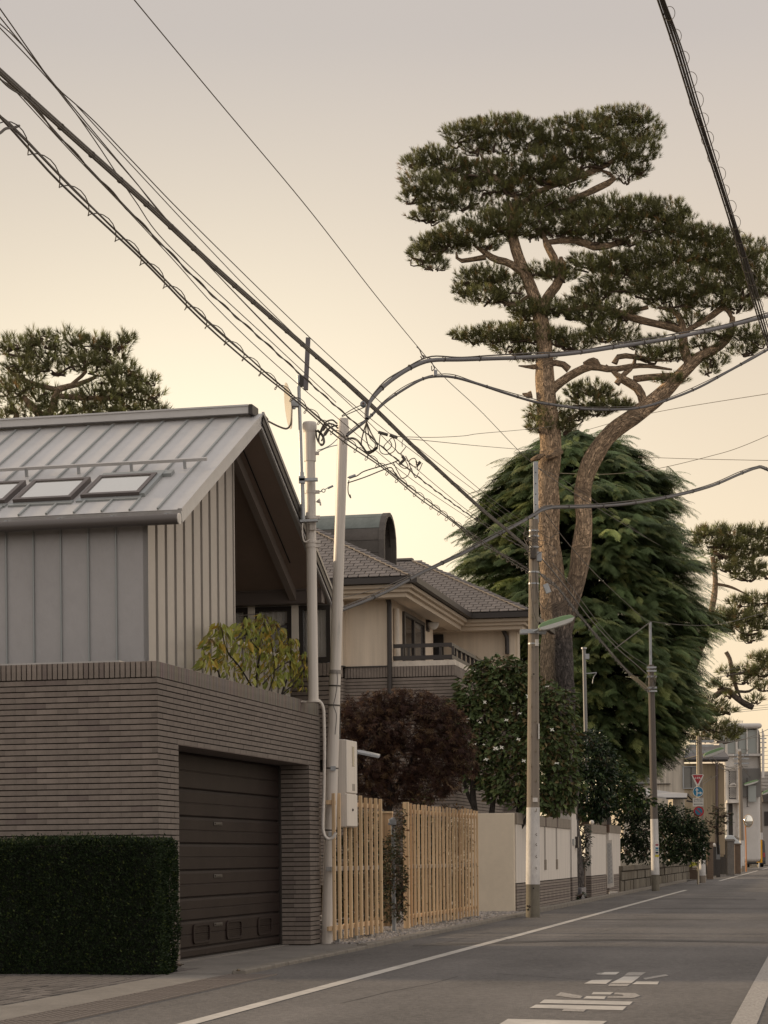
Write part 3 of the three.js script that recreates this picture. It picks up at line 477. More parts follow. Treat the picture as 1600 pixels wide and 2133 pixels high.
// ------------------------------------------------------------------ rendered house with slate hip roofs
const cream = mat([.68, .575, .455], .88, { map: ['softStreak', .35, .3], mean: .92, bump: ['grain', 1.5, 1.5, .002] }), creamLow = mat([.70, .62, .53], .8, { map: ['mix', .6] });
const ch = thing('rendered_house', 'cream rendered house with slate hip roofs and a brick ground floor', 'house', Hs, [4, 0, -2]);
{
  const slate = [.9, 1, 1.1, .96].map((k) => mat([.19 * k, .165 * k, .152 * k], .75, { map: ['mix', 1.2], bump: ['grain', 3, 3, .002] })), dark = mat([.05, .042, .038], .5, { metal: .2 });
  const bandY = 4.875, zS = 1.28, eY = 6.50;
  // brick ground floor in courses
  const tR = 6.15, tS = Hs.hit(902, 1330, 'z', 0).x;
  const core = part(ch, 'ground_floor', merge([box(.03, 12, 0, bandY, -9, zS - .03), box(tR + .08, tR + .4, 0, bandY, zS - .03, 1.60)]), mortar);
  for (let i = 0; i < 62; i++) { const y = bandY - .215 - (i + 1) * .0645; if (y < .6) break; part(core, 'brick_course', merge([box(0, .06, y, y + .053, -.86, zS), box(-.26, .06, y, y + .053, -9, -.86), box(.06, tR + .05, y, y + .053, zS - .06, zS), box(tR + .05, tR + .1, y, y + .053, zS - .06, 1.62)]), brickTone[i % 5 === 2 ? 4 : 0]); }
  const sold = []; for (let i = 0; i < 37; i++) sold.push(box(-.0, .06, bandY - .205, bandY - .004, zS - .0585 * (i + 1), zS - .0585 * (i + 1) + .049)); for (let i = 0; i < 60; i++) sold.push(box(-.26, -.2, bandY - .205, bandY - .004, -.86 - .0585 * (i + 1), -.86 - .0585 * (i + 1) + .049)); for (let i = 0; i < 90; i++) sold.push(box(.02 + i * .0585, .069 + i * .0585, bandY - .205, bandY - .004, zS - .06, zS));
  part(core, 'soldier_band', merge(sold), brickTone[3], 'stuff');
  part(core, 'sill_band', merge([box(-.28, .0, bandY - .004, bandY + .02, -9, -.84), box(-.02, .0, bandY - .004, bandY + .02, -.84, .0)]), dark);
  // upper walls
  part(ch, 'wall', merge([box(0, tS, bandY, eY - .1, -9, 0), box(tS, tR, bandY, eY - .1, -9, -.6), box(-.26, .1, bandY + .02, eY - .1, -9, -.86)]), cream);
    part(ch, 'recess_wall', merge([box(tR + .05, tR + .4, bandY, eY - .05, -.6, 1.62), box(tR - .05, tR + .06, bandY, eY, Hs.hit(1061, 1310, 'x', tR).z, Hs.hit(1073, 1310, 'x', tR).z)]), cream);
  { const a = Hs.hit(903, 1322, 'x', tR), b = Hs.hit(924, 1375, 'x', tR); part(ch, 'doorway', box(tR - .01, tR + .1, bandY, a.y, a.z, b.z), mat([.02, .018, .017], .7)); }
  // balcony
  const bal = part(ch, 'balcony', merge([box(.02, tR, bandY, bandY + .10, 0, zS), box(.0, 4.6, bandY, bandY + .10, zS - .12, zS + .004)]), creamLow);
  const rl = [], z0 = Hs.hit(820, 1360, 'x', .06).z, zr = zS - .05; for (const [a, b] of [[.12, .20], [.36, .43]]) rl.push(box(.02, .10, bandY + a, bandY + b, z0, zr), box(.10, 4.4, bandY + a, bandY + b, zr - .08, zr));
  for (const px of [838, 852, 918, 944]) { const z = Hs.hit(px, 1360, 'x', .06).z; rl.push(box(.03, .09, bandY + .2, bandY + .36, z - .025, z + .025)); }
  for (let i = 1; i < 9; i++) rl.push(box(.06 + i * .52, .12 + i * .52, bandY + .2, bandY + .36, zr - .07, zr - .01));
  part(bal, 'railing', merge(rl), dark);
  // sliding window on the side wall, wall lamp, pipes
  { const a = Hs.hit(841, 1271, 'z', .03), b = Hs.hit(884, 1285, 'z', .03), t0 = a.x, t1 = b.x, y1 = a.y - .02, y0 = bandY + .1;
    const f = part(ch, 'sliding_window', merge([box(t0, t0 + .10, y0, y1, -.02, .05), box(t1 - .10, t1, y0, y1, -.02, .05), box(t0 + .1, t1 - .1, y1 - .07, y1, -.02, .05), box((t0 + t1) / 2 - .06, (t0 + t1) / 2 + .06, y0, y1 - .07, -.01, .04)]), dark);
    part(f, 'pane', box(t0 + .1, (t0 + t1) / 2, y0, y1 - .07, .0, .01), mat([.02, .018, .018], .1)); part(f, 'pane', box((t0 + t1) / 2 + .06, t1 - .1, y0, y1 - .07, .0, .01), mat([.10, .095, .09], .08));
    const l = Hs.hit(901, 1303, 'z', .12), lm = part(ch, 'wall_lamp', box(l.x - .12, l.x + .12, l.y - .12, l.y + .14, .0, .04), dark); part(lm, 'lamp_globe', new THREE.SphereGeometry(.13, 16, 10, 0, 6.3, Math.PI * .45, Math.PI * .55).translate(l.x, l.y + .04, .13), mat([.6, .58, .55], .35)); part(lm, 'lamp_hood', new THREE.SphereGeometry(.135, 16, 8, 0, 6.3, 0, Math.PI * .46).translate(l.x, l.y + .04, .13), dark);
    const pz = Hs.hit(826, 1300, 'z', .06); part(ch, 'vent_pipe', cyl(V(pz.x, bandY + .1, .06), V(pz.x, pz.y + .30, .06), .06), creamLow); }
  const pipe = (pts, x) => part(ch, 'downpipe', tube(pts.map(([px, py]) => Hs.hit(px, py, 'x', x)), .048, 60, 8, .12), dark);
  pipe([[801, 1208], [801, 1222], [803, 1236], [811, 1256], [811.5, 1300], [812, 1400], [812.5, 1446]], -.07);
  pipe([[1043, 1279], [1043, 1292], [1046, 1308], [1056, 1328], [1057, 1362]], tR - .08);
  // roofs: camera-facing slopes in single slates, the rest as sheets
  const roofOf = (tE, zc, run, pitch, zL, eaveL, nm2, row0, maxZ, topCap) => {
    const ap = V(tE + run, eY + run * pitch, zc - run), far = tE + run + topCap;
    const rf = part(ch, 'roof', merge([
      slab([V(tE, eY, zc), ap, V(ap.x, ap.y, zL), V(tE, eY, zL)], V(0, -.08, 0)), slab([V(far, eY + (run - topCap) * pitch, zc - (run - topCap)), V(far, eY, zc), V(tE, eY, zc), ap], V(0, -.08, 0)), slab([V(far, eY + (run - topCap) * pitch, zc - (run - topCap)), ap, V(ap.x, ap.y, zL), V(far, eY + (run - topCap) * pitch, zL)], V(0, -.08, 0))]), mat([.05, .043, .04], .9));
    const up = V(1, pitch, 0).normalize(), n = V(-up.y, up.x, 0), len = Math.hypot(run, run * pitch), e = .150, w = .205, rows = Math.floor(len / e);
    const sh = new THREE.Shape([[-.094, .030], [-.055, 0], [.094, 0], [.094, .19], [-.094, .19]].map(([a, b]) => new THREE.Vector2(a, b)));
    const sg = new THREE.ExtrudeGeometry(sh, { depth: .016, bevelEnabled: false });
    sg.applyMatrix4(new THREE.Matrix4().makeBasis(V(0, 0, 1), up.clone().applyAxisAngle(V(0, 0, 1), -.05), n.clone().applyAxisAngle(V(0, 0, 1), -.05))); { const p = sg.attributes.position.array; }
    uvBox(sg);
    let count = 0; const rest = [];
    for (let r = 0; r < rows; r++) for (let k = 0; ; k++) {
      const u = r * e, z = zc - .14 - k * w - (r % 2) * w / 2, t = tE + u * up.x; if (z < maxZ) break; if (z > zc - u * up.x - .06) continue;
      const p = [t + n.x * .02, eY + u * up.y + n.y * .02, z]; if (count++ < 150) piece(rf, 'shingle', sg, slate[Math.floor(R() * 4)], p, 0, rr(-.006, .006)); else rest.push(sg.clone().translate(...p));
    }
    if (rest.length) part(rf, 'shingle_field', merge(rest), slate[1], 'stuff');
    const hipA = V(tE, eY + .03, zc), d = ap.clone().sub(V(tE, eY, zc)), hl = d.length(), N = Math.floor(hl / .2), hc = []; d.normalize();
    for (let i = 0; i < N; i++) { const a = hipA.clone().addScaledVector(d, i * .2), b = hipA.clone().addScaledVector(d, i * .2 + .26); b.y -= .012; a.y += .012; hc.push(a, b); piece(rf, 'hip_cap', bar(a, b, .2, .02), slate[i % 4], [0, 0, 0]); }
    part(rf, 'ridge_cap', bar(V(ap.x, ap.y + .03, ap.z), V(ap.x, ap.y + .03, zL), .22, .05), slate[2]);
    // fascia, gutter, stepped cornice
    const gu = [box(tE - .10, tE + .03, eY - .12, eY - .01, zL, zc + .10), box(tE + .03, far, eY - .12, eY - .01, zc, zc + .10)];
    part(rf, 'gutter', merge(gu), dark);
    const co = [], farC = topCap < 1 ? tE + 1.0 : far; [[.02, .13, .20], [.09, .20, .27], [.16, .27, .36]].forEach(([i, a, b]) => { co.push(box(tE + i, tE + i + .3, eY - b, eY - a - .002, zL, zc - i), box(tE + i + .3, farC, eY - b, eY - a - .002, zc - i - .3, zc - i)); });
    part(rf, 'cornice', merge(co), mat([.56, .465, .36], .8));
    part(rf, 'soffit', box(tE + .3, topCap < 1 ? tE + 1.4 : far, eY - .30, eY - .27, zL, zc - .3), mat([.50, .43, .35], .85));
    return rf;
  };
  roofOf(-.75, .62, 3.2, .535, -9, 0, 'a', 0, -3.2, 3.2);
  const z2 = Hs.hit(1101, 1262, 'x', 5.62).z; roofOf(5.62, z2, 3.15, .52, -7, 0, 'b', 0, -1.6, .7);
  // copper barrel dormer
  { const a = Hs.hit(801, 1150, 'x', 2.9), z1 = a.z, z0 = z1 - 3.2, tc = 3.55, r = .62, yc = 7.78, cu = mat([.115, .10, .088], .6, { metal: .35, map: ['mix', 1.4] }), pat = mat([.185, .205, .19], .65, { metal: .2, map: ['mix', 1.4] });
    const arc = (ra, k0, k1, n = 10) => Array.from({ length: n + 1 }, (_, i) => { const q = lerp(k0, k1, i / n); return [tc - Math.cos(q) * ra, yc + Math.sin(q) * ra]; });
    const shell = (ra, rb, k0, k1, za, zb) => { const o = arc(ra, k0, k1), i = arc(rb, k0, k1).reverse(); const s = new THREE.Shape([...o, ...i].map(([x, y]) => new THREE.Vector2(x, y))); return new THREE.ExtrudeGeometry(s, { depth: zb - za, bevelEnabled: false }).translate(0, 0, za); };
    const dm = part(ch, 'copper_dormer', merge([box(tc - r + .02, tc - r + .06, 6.4, yc, z0, z1 - .1), box(tc + r - .06, tc + r - .02, 6.4, yc, z0, z1 - .1), box(tc - r + .06, tc + r - .06, 6.4, yc + .1, z0, z1 - .35)]), cu);
    for (let j = 0; j < 4; j++) for (let i = 0; i < 4; i++) part(dm, 'copper_sheet', box(tc - r - .004 * ((i + j) % 2), tc - r + .02, yc - .26 - j * .26, yc - .008 - j * .26, z1 - .12 - .8 * (i + 1) + .012 - (j % 2) * .25, z1 - .12 - .8 * i - (j % 2) * (i ? .25 : 0)), cu);
    part(dm, 'copper_sheet', shell(r + .004, r - .02, 0, .42, z0, z1 - .12), cu); part(dm, 'patina_sheet', shell(r + .01, r - .02, .43, .95, z0, z1 - .1), pat); part(dm, 'patina_sheet', shell(r + .012, r - .02, .96, 1.45, z0, z1 - .1), pat); part(dm, 'copper_sheet', shell(r + .01, r - .02, 1.46, Math.PI, z0, z1 - .1), cu);
    part(dm, 'arch_rim', merge([shell(r + .03, r - .05, 0, Math.PI, z1 - .12, z1), box(tc - r - .03, tc - r + .05, 6.4, yc, z1 - .12, z1), box(tc + r - .05, tc + r + .03, 6.4, yc, z1 - .12, z1)]), cu); }
}
ch.scale.setScalar(1.12); ch.position.set(-1.13, -.144, -51.1);
// ------------------------------------------------------------------ white garden wall along the street, gate, stone wall
const wallWhite = mat([.70, .635, .565], .88, { map: ['softStreak', .6, .3], mean: .92, bump: ['grain', 1.2, 1.2, .003] }), brownCap = mat([.24, .20, .16], .85, { map: ['mix', .9] });
const zOn = (px) => (px - 800) / 4450;
const tAt = (px, z) => S.hit(px, 1750, 'z', z).x;
const WZ = -6.33;
function rendWall(name, label, cat, t0, t1, yTop, o = {}) {
  const th = o.th ?? .16, base = o.base ?? .62, cap = o.cap ?? .24, g = thing(name, label, cat, S, [t0, 0, WZ], o.group);
  part(g, 'wall', box(t0, t1, base, yTop - cap, WZ - th, WZ), o.mat ?? wallWhite);
  part(g, 'plinth', box(t0 + .015, t1 - .015, 0, base, WZ - th + .01, WZ - .015), mortar);
  for (let i = 0, y = .03; y < base - .03; i++, y += .0645) part(g, 'brick_course', box(t0 - .004, t1 + .004, y, y + .052, WZ - th, WZ + .006), brickTone[i % 4]);
  return [g, th, base, cap];
}
{
  const t0 = tAt(1075, WZ), t1 = tAt(1187, WZ), yT = 2.10;
  const [g, th, base, cap] = rendWall('garden_wall', 'white rendered garden wall with brown coping and a brick plinth', 'wall', t0, t1, yT);
  const cuts = [t0 - .02, tAt(1135, WZ), tAt(1159, WZ), t1 + .02]; for (let i = 0; i < 3; i++) part(g, 'coping_stone', box(cuts[i] + (i ? .14 : 0), cuts[i + 1] - (i < 2 ? .14 : 0), yT - cap, yT, WZ - th - .02, WZ + .03, .01), brownCap);
  for (const c of [cuts[1], cuts[2]]) { part(g, 'slot', box(c - .13, c + .13, yT - cap - .95, yT - .02, WZ - .10, WZ - .012 + .016), mat([.32, .285, .25], .9, { map: ['streak', .6, .4] })); part(g, 'slot_block', box(c - .14, c + .14, yT - cap - 1.0, yT - cap - .76, WZ - .1, WZ + .022, .008), brownCap); part(g, 'slot_cap', box(c - .13, c + .13, yT - cap, yT + .01, WZ - .16, WZ + .022), mat([.10, .07, .055], .85)); }
  // end return facing the camera
  const a = G.hit(998, 1800, 'x', 1), c = thing('garden_wall', 'smooth cream wall panel between the timber fence and the white wall', 'wall', S, [t0 - .02, 0, -7]);
  part(c, 'wall', box(t0 - .2, t0 - .012, 0, 2.09, -7.75, WZ - .02, .012), mat([.68, .58, .45], .85, { map: ['soft', .5], mean: .93 }));
  // taller gate post with intercom
  const p0 = tAt(1195, WZ), p1 = tAt(1206, WZ), gp = thing('gate_post', 'tall white gate post with an intercom on its street side', 'gate post', S, [p0, 0, WZ]);
  part(gp, 'post', box(p0, p1, .62, 2.28, WZ - .5, WZ - .05), wallWhite); part(gp, 'cap', box(p0 - .02, p1 + .02, 2.28, 2.56, WZ - .52, WZ - .03, .01), brownCap);
  for (let i = 0, y = .03; y < .6; i++, y += .0645) part(gp, 'brick_course', box(p0, p1, y, y + .052, WZ - .5, WZ - .04), brickTone[i % 4]);
  part(gp, 'plinth', box(p0 + .01, p1 - .01, 0, .62, WZ - .49, WZ - .06), mortar);
  part(gp, 'intercom', box(p0 + .15, p0 + .5, 1.45, 1.62, WZ - .05, WZ - .01, .01), M.galv); part(gp, 'name_plate', box(p0 + .75, p0 + 1.0, 1.38, 1.68, WZ - .05, WZ + .03, .01), M.darkMetal);
  // recessed gateway: dark low brick step wall, handrail
  const q0 = p1 + .05, q1 = tAt(1234, WZ), st = thing('gate_steps', 'dark brick steps rising behind the brass handrail', 'steps', S, [q0, 0, -7]);
  for (let i = 0; i < 4; i++) part(st, 'step', box(q0, q1 - .1, 0, .17 * (i + 1), -7 - .35 * (i + 1), -7 - .35 * i, .008), brickTone[2]);
  part(st, 'side_wall', box(q1 - .25, q1 - .02, 0, .62, -8.2, WZ - .2), mortar); for (let i = 0, y = .03; y < .6; i++, y += .0645) part(st, 'brick_course', box(q1 - .26, q1 - .01, y, y + .052, -8.2, WZ - .19), brickTone[2]);
  const hr = thing('handrail', 'bent brass handrail at the gateway steps', 'handrail', S, [q1 - .4, 0, -6.5]);
  part(hr, 'rail', tube([[1206, 1772], [1222, 1781], [1234, 1787], [1237, 1791], [1238, 1799]].map(([x, y]) => S.hit(x, y, 'z', -6.42)), .028, 40, 8, .3), mat([.30, .20, .11], .35, { metal: .8 }));
  part(hr, 'post', cyl(V(q1 - 1.0, 0, -6.45), V(q1 - 1.0, 1.02, -6.45), .03), mat([.16, .12, .09], .5));
  // wall beyond the gate
  const w0 = tAt(1231, WZ), w1 = tAt(1262, WZ); const [g2] = rendWall('garden_wall', 'white wall beyond the gateway with a wooden-looking brown cap', 'wall', w0, w1, 2.05); part(g2, 'coping_stone', box(w0 - .02, w1 + .02, 1.80, 2.05, WZ - .18, WZ + .02, .01), brownCap); part(g2, 'lamp_cup', new THREE.SphereGeometry(.07, 10, 8).translate(w0 + 1, 2.11, WZ - .08), M.whitePaint);
  const s0 = tAt(1268, WZ), s1 = tAt(1292, WZ); const [g3] = rendWall('gate_post', 'square white pillar with a reddish brick cap beside the stone wall', 'gate post', s0, s1, 2.10, { th: .7, base: .60 });
  for (let i = 0; i < 12; i++) part(g3, 'cap_brick', box(s0 - .04, s0 + .03, 1.86, 2.10, WZ - .74 + i * .065, WZ - .74 + i * .065 + .056), mat([.17, .11, .08], .85)); part(g3, 'cap', box(s0 + .0, s1 + .05, 1.86, 2.10, WZ - .72, WZ + .02), brownCap);
  part(g3, 'chimney_block', box(s0 - .3, s1 - 1.2, 2.1, 2.75, WZ - 1.5, WZ - .3), mat([.17, .135, .105], .9, { map: ['mix', .8] }));
  // leaning white sign board
  const b = thing('notice_board', 'white upright notice board leaning against the pillar', 'notice board', S, [s0 - .6, 0, WZ + .1]);
  const P = [[1262, 1751], [1275, 1749], [1279, 1847], [1265, 1850]].map(([x, y]) => S.hit(x, y, 'x', s0 - .55)); part(b, 'panel', slab(P, V(.04, 0, 0)), M.whitePaint);
  const P2 = [[1264.2, 1757], [1273.2, 1756], [1276.4, 1839], [1266.2, 1841]].map(([x, y]) => S.hit(x, y, 'x', s0 - .555)); part(b, 'sheet', slab(P2, V(-.006, 0, 0)), mat([.40, .39, .38], .8, { map: ['streak', 1.5, 8], mean: .8 }));
  part(b, 'foot', box(s0 - .62, s0 - .4, 0, .1, WZ + .05, WZ + .3, .02), M.whitePaint);
  // planter
  const pl = thing('planter', 'ribbed grey plastic planter box at the gateway', 'planter', S, [p1 + .6, 0, -6.4]); part(pl, 'tub', box(p1 + .15, p1 + 1.2, .0, .33, -6.62, -6.28, .015), mat([.20, .185, .19], .7)); for (let i = 0; i < 5; i++) part(pl, 'rib', box(p1 + .13, p1 + .15, .02, .31, -6.6 + i * .065, -6.57 + i * .065), mat([.15, .14, .145], .7));
}
{ // stone retaining wall in blocks
  const z = -6.25, t0 = tAt(1294, z), t1 = tAt(1436, z), g = thing('stone_wall', 'low weathered stone block wall under the dark clipped bushes', 'wall', S, [t0, 0, z]);
  part(g, 'core', box(t0 + .05, t1 - .05, 0, .80, z - .4, z - .05), mortar); const sm = [.8, 1, 1.2, .92].map((k) => mat([.155 * k, .132 * k, .10 * k], .92, { map: ['mix', .9], bump: ['blotch', .8, .8, .03] }));
  const L = 1.05, rowsY = [[.0, .36], [.375, .66], [.675, .84]];
  rowsY.forEach(([a, b], r) => { for (let t = t0 - (r % 2) * .4; t < t1; t += L) { const x0 = Math.max(t0, t) + .012, x1 = Math.min(t1, t + L) - .012; if (x1 - x0 < .15) continue; part(g, 'stone', box(x0, x1, a, b - (r === 2 ? 0 : 0), z - .3, z + (r === 2 ? .05 : rr(-.02, .025)), .03), sm[Math.floor(R() * 4)]); } });
  const back = []; for (let i = 0; i < 5; i++) back.push(box(t0, t0 + .35, .0, .82, z - .35 - i * .5, z - i * .5 - .36 + .34, .03)); part(g, 'end_stone', merge(back), sm[2]);
}
// ------------------------------------------------------------------ timber slat fence
const woodM = [1, 1.1, .92, 1.04, .84].map((k, i) => mat([.69 * k, .485 * k * (i === 4 ? .92 : 1), .29 * k * (i === 4 ? .85 : 1)], .7, { map: ['wood', .9, .35], mean: .74, bump: ['wood', .9, .35, .0015] }));
const knotM = mat([.17, .085, .04], .8);
function slatFence(name, label, t0, t1, n, z, y0, y1, tops, post) {
  const f = thing(name, label, 'fence', G, [t0, 0, z]);
  const sz = n > 12 ? .0175 : .0215;
  for (let i = 0; i < n; i++) { const t = lerp(t0, t1, i / (n - 1)), h = y1 - y0 + rr(-.012, .012), gg = box(-.024, .024, 0, h, -sz, sz, .005); gg.translate(t, y0 + rr(-.012, .01), z + rr(-.004, .004)); const s = part(f, 'slat', gg, woodM[R() < .12 ? 4 : Math.floor(R() * 4)]); s.rotation.y = rr(-.0, .0); if (R() < .8) for (let k = 0; k < 2; k++) { const y = rr(y0 + .15, y1 - .1); part(s, 'knot', new THREE.SphereGeometry(1, 8, 6).scale(.0042, rr(.009, .018), rr(.008, .013)).translate(t - .0215, y, z + rr(-.012, .012)), knotM); } }
  for (const y of [y0 + .12, (y0 + y1) / 2 - .06, y1 - .15]) part(f, 'rail', box(t0 - .04, t1 + .03, y, y + .06, z - .10, z - .026, .004), y > y0 + .5 && y < y1 - .3 ? M.paleMetal : woodM[2]);
  if (post) { part(f, 'end_post', box(t0 - .22, t0 - .17, y0 - .03, y1 + .02, z - .085, z + .01, .006), woodM[1]); const e = f.children[f.children.length - 1]; for (const y of [.42, .8, 1.2, 1.62, 1.86]) part(e, 'knot', new THREE.SphereGeometry(1, 9, 6).scale(.004, .015, .03).translate(t0 - .2205, y, z - .02 + rr(-.02, .02)), knotM); }
  for (const t of [t0 + .4, (t0 + t1) / 2, t1 - .5]) part(f, 'foot', box(t - .03, t + .03, 0, y0 + .1, z - .09, z - .03), M.galv);
  return f;
}
{
  const zA = .25, a0 = G.hit(696, 1800, 'z', zA).x, a1 = G.hit(794, 1800, 'z', zA).x;
  slatFence('slat_fence', 'short pale timber slat fence beside the white meter cabinet', a0, a1, 10, zA, .085, 2.06, null, false);
  const zB = .09, b0 = G.hit(857, 1800, 'z', zB).x, b1 = G.hit(995, 1800, 'z', zB).x;
  slatFence('slat_fence', 'long pale timber slat fence with a thick end post, against the cream wall', b0, b1, 21, zB, .08, 2.05, null, true);
  // board and post seen in the opening
  const P = thing('timber_post', 'plain timber gate board seen through the opening of the fence', 'gate board', G, [a1 + 2.2, 0, -1]); const q = G.hit(797, 1694, 'x', a1 + 2.2), q2 = G.hit(817, 1694, 'x', a1 + 2.2); part(P, 'board', box(a1 + 2.2, a1 + 2.26, .1, q.y, q.z - .3, q2.z, .005), woodM[4]); part(P, 'top_cap', box(a1 + 2.18, a1 + 2.28, q.y, q.y + .03, q.z - .3, q2.z), woodM[1]);
  const r = G.hit(819, 1703, 'x', a1 + 1.9), st = thing('gate_latch_post', 'blue-grey steel post with a latch head in the fence opening', 'post', G, [r.x, 0, r.z]); part(st, 'post', box(r.x - .03, r.x + .03, 0, r.y, r.z - .03, r.z + .03, .006), M.galv); part(st, 'latch', merge([box(r.x - .05, r.x - .03, r.y - .12, r.y - .02, r.z - .06, r.z + .06, .008), cyl(V(r.x - .08, r.y - .1, r.z - .045), V(r.x - .05, r.y - .1, r.z - .045), .02), cyl(V(r.x - .08, r.y - .1, r.z + .045), V(r.x - .05, r.y - .1, r.z + .045), .02)]), M.galv);
}
// ------------------------------------------------------------------ white steel service masts at the garage's end
const offWhite = mat([.68, .62, .555], .45, { map: ['softStreak', 2, .5], mean: .92 }), band = mat([.30, .275, .25], .5, { metal: .3 });
{
  const D1 = 28.15, top = at(645, 893, D1), bot = at(653, 1461, D1), base = V(bot.x, bot.y, bot.z), m = thing('service_mast', 'white steel mast with a flared cap behind the garage coping', 'mast', W0, [base.x, base.y, base.z]);
  const mid = (k) => top.clone().lerp(bot, k), r = 11 * mpp(D1);
  part(m, 'pole', merge([cyl(bot, mid(.42), r * .98, r * .96, 20), cyl(mid(.42), mid(.12), r * .96, r * .95, 20), cyl(mid(.12), mid(.0), r * 1.12, r * 1.12, 20)]), offWhite);
  part(m, 'cap', lathe([[0, .10], [r * 1.2, .085], [r * 1.36, .06], [r * 1.36, .0], [r * 1.15, -.05]], top, 20), offWhite);
  const bands = []; for (const k of [.09, .232, .325, .43, .415]) { const p = mid(k); bands.push(cyl(p.clone().add(V(0, -.02, 0)), p.clone().add(V(0, .02, 0)), r * 1.1, r * 1.1, 18), box(p.x + r, p.x + r + .05, p.y - .02, p.y + .02, p.z - .03, p.z + .02)); } part(m, 'bands', merge(bands), offWhite);
  const eye = at(674, 1022, D1), e0 = at(661, 1024, D1); part(m, 'hook', merge([tube([e0, at(668, 1024, D1), at(670, 1021, D1)], .008), new THREE.TorusGeometry(.022, .006, 6, 12).translate(eye.x, eye.y, eye.z), tube([at(676, 1020, D1), at(684, 1016, D1)], .006), cyl(at(683, 1017, D1), at(694, 1012, D1), .014)]), M.galv);
  part(m, 'junction_box', box(...[mid(.36)].flatMap((p) => [p.x - .02, p.x + .07, p.y - .06, p.y + .07]), mid(.36).z + r - .02, mid(.36).z + r + .04, .01), offWhite);
  part(m, 'base_bracket', merge([cyl(bot.clone().add(V(0, -.012, 0)), bot.clone().add(V(0, .012, 0)), r * 1.25, r * 1.25, 18), bar(bot.clone().add(V(0, .0, 0)), bot.clone().add(V(-.2, 0, -.06)), .09, .02)]), offWhite);
  part(m, 'spotlight', merge([cyl(at(662, 1042, D1), at(666, 1046, D1), .035, .02), cyl(at(667, 1046, D1), at(668, 1053, D1), .012)]), offWhite);
  const el = [[648, 1455], [662, 1458], [670, 1466], [674, 1478], [675, 1500], [676, 1560], [675, 1640], [673, 1700], [673, 1728], [677, 1742], [685, 1748], [694, 1744], [700, 1734]].map(([x, y], i) => at(x, y, 28.3)); part(m, 'conduit', tube(el, 3.2 * mpp(29), 90, 8, .4), offWhite);
  // mast with antennas, strapped to the same pole
  const D2 = 28.0, a0 = at(631.5, 1088, D2), a1 = at(622, 782, D2), am = thing('antenna_mast', 'thin galvanised antenna mast with a flat aerial panel beside the gable', 'antenna', W0, [a0.x, a0.y, a0.z]);
  part(am, 'mast', merge([cyl(a0, a0.clone().lerp(a1, .34), 5 * mpp(D2), 5 * mpp(D2)), cyl(a0.clone().lerp(a1, .34), a1, 3.6 * mpp(D2), 3.6 * mpp(D2))]), M.galv);
  const b1 = at(642, 704, D2), b0 = at(637, 812, D2); part(am, 'aerial_panel', bar(b0, b1, .065, .06, V(1, 0, 0)), mat([.14, .125, .13], .5)); part(am, 'bracket', merge([bar(at(624, 794, D2), at(634, 797, D2), .05, .09), box(at(627, 800, D2).x - .01, at(634, 800, D2).x, at(627, 805, D2).y, at(627, 783, D2).y, b0.z - .03, b0.z + .03)]), M.darkMetal);
  part(am, 'strap', merge([bar(at(623, 1000, D2), at(662, 999, D2), .10, .035), bar(at(625, 1086, D2), at(662, 1084, D2), .10, .03), box(at(626, 1000, D2).x - .02, at(632, 1000, D2).x + .02, at(626, 1007, D2).y, at(626, 993, D2).y, a0.z - .04, a0.z + .05)]), M.galv);
  part(am, 'cable', tube([[630, 1090], [630, 1112], [634, 1128], [643, 1126], [648, 1120]].map(([x, y]) => at(x, y, D2 - .15)), .011), offWhite);
  const dc = at(600, 845, D2), dish = thing('satellite_dish', 'gold-lit satellite dish seen edge-on on the antenna mast', 'satellite dish', W0, [dc.x, dc.y - .3, dc.z]);
  const dp = []; for (let i = 0; i <= 8; i++) { const r = i / 8 * .30; dp.push([r, r * r * .32]); } for (let i = 8; i >= 0; i--) { const r = i / 8 * .30; dp.push([r, r * r * .32 + .008]); }
  const dg = new THREE.LatheGeometry(dp.map(([r, y]) => new THREE.Vector2(r, y)), 28); dg.rotateZ(Math.PI / 2 + .12).rotateY(.16); dg.rotateX(0); dg.translate(dc.x + .035, dc.y, dc.z); part(dish, 'reflector', dg, mat([.55, .50, .42], .4, { metal: .2 }));
  part(dish, 'mount', merge([box(at(605, 840, D2).x, at(622, 840, D2).x, at(600, 848, D2).y, at(600, 836, D2).y, dc.z - .05, dc.z + .05, .01), cyl(at(612, 828, D2), at(612, 852, D2), .025)]), M.galv);
  part(dish, 'feed_arm', tube([[608, 850], [607, 875], [604, 887], [596, 893], [580, 888], [560, 878], [555, 874]].map(([x, y]) => at(x, y, D2 - .1)), .013), mat([.10, .09, .08], .5));
  part(dish, 'feed_horn', cyl(at(556, 877, D2 - .1), at(549, 871, D2 - .1), .035, .045), M.darkMetal);
}
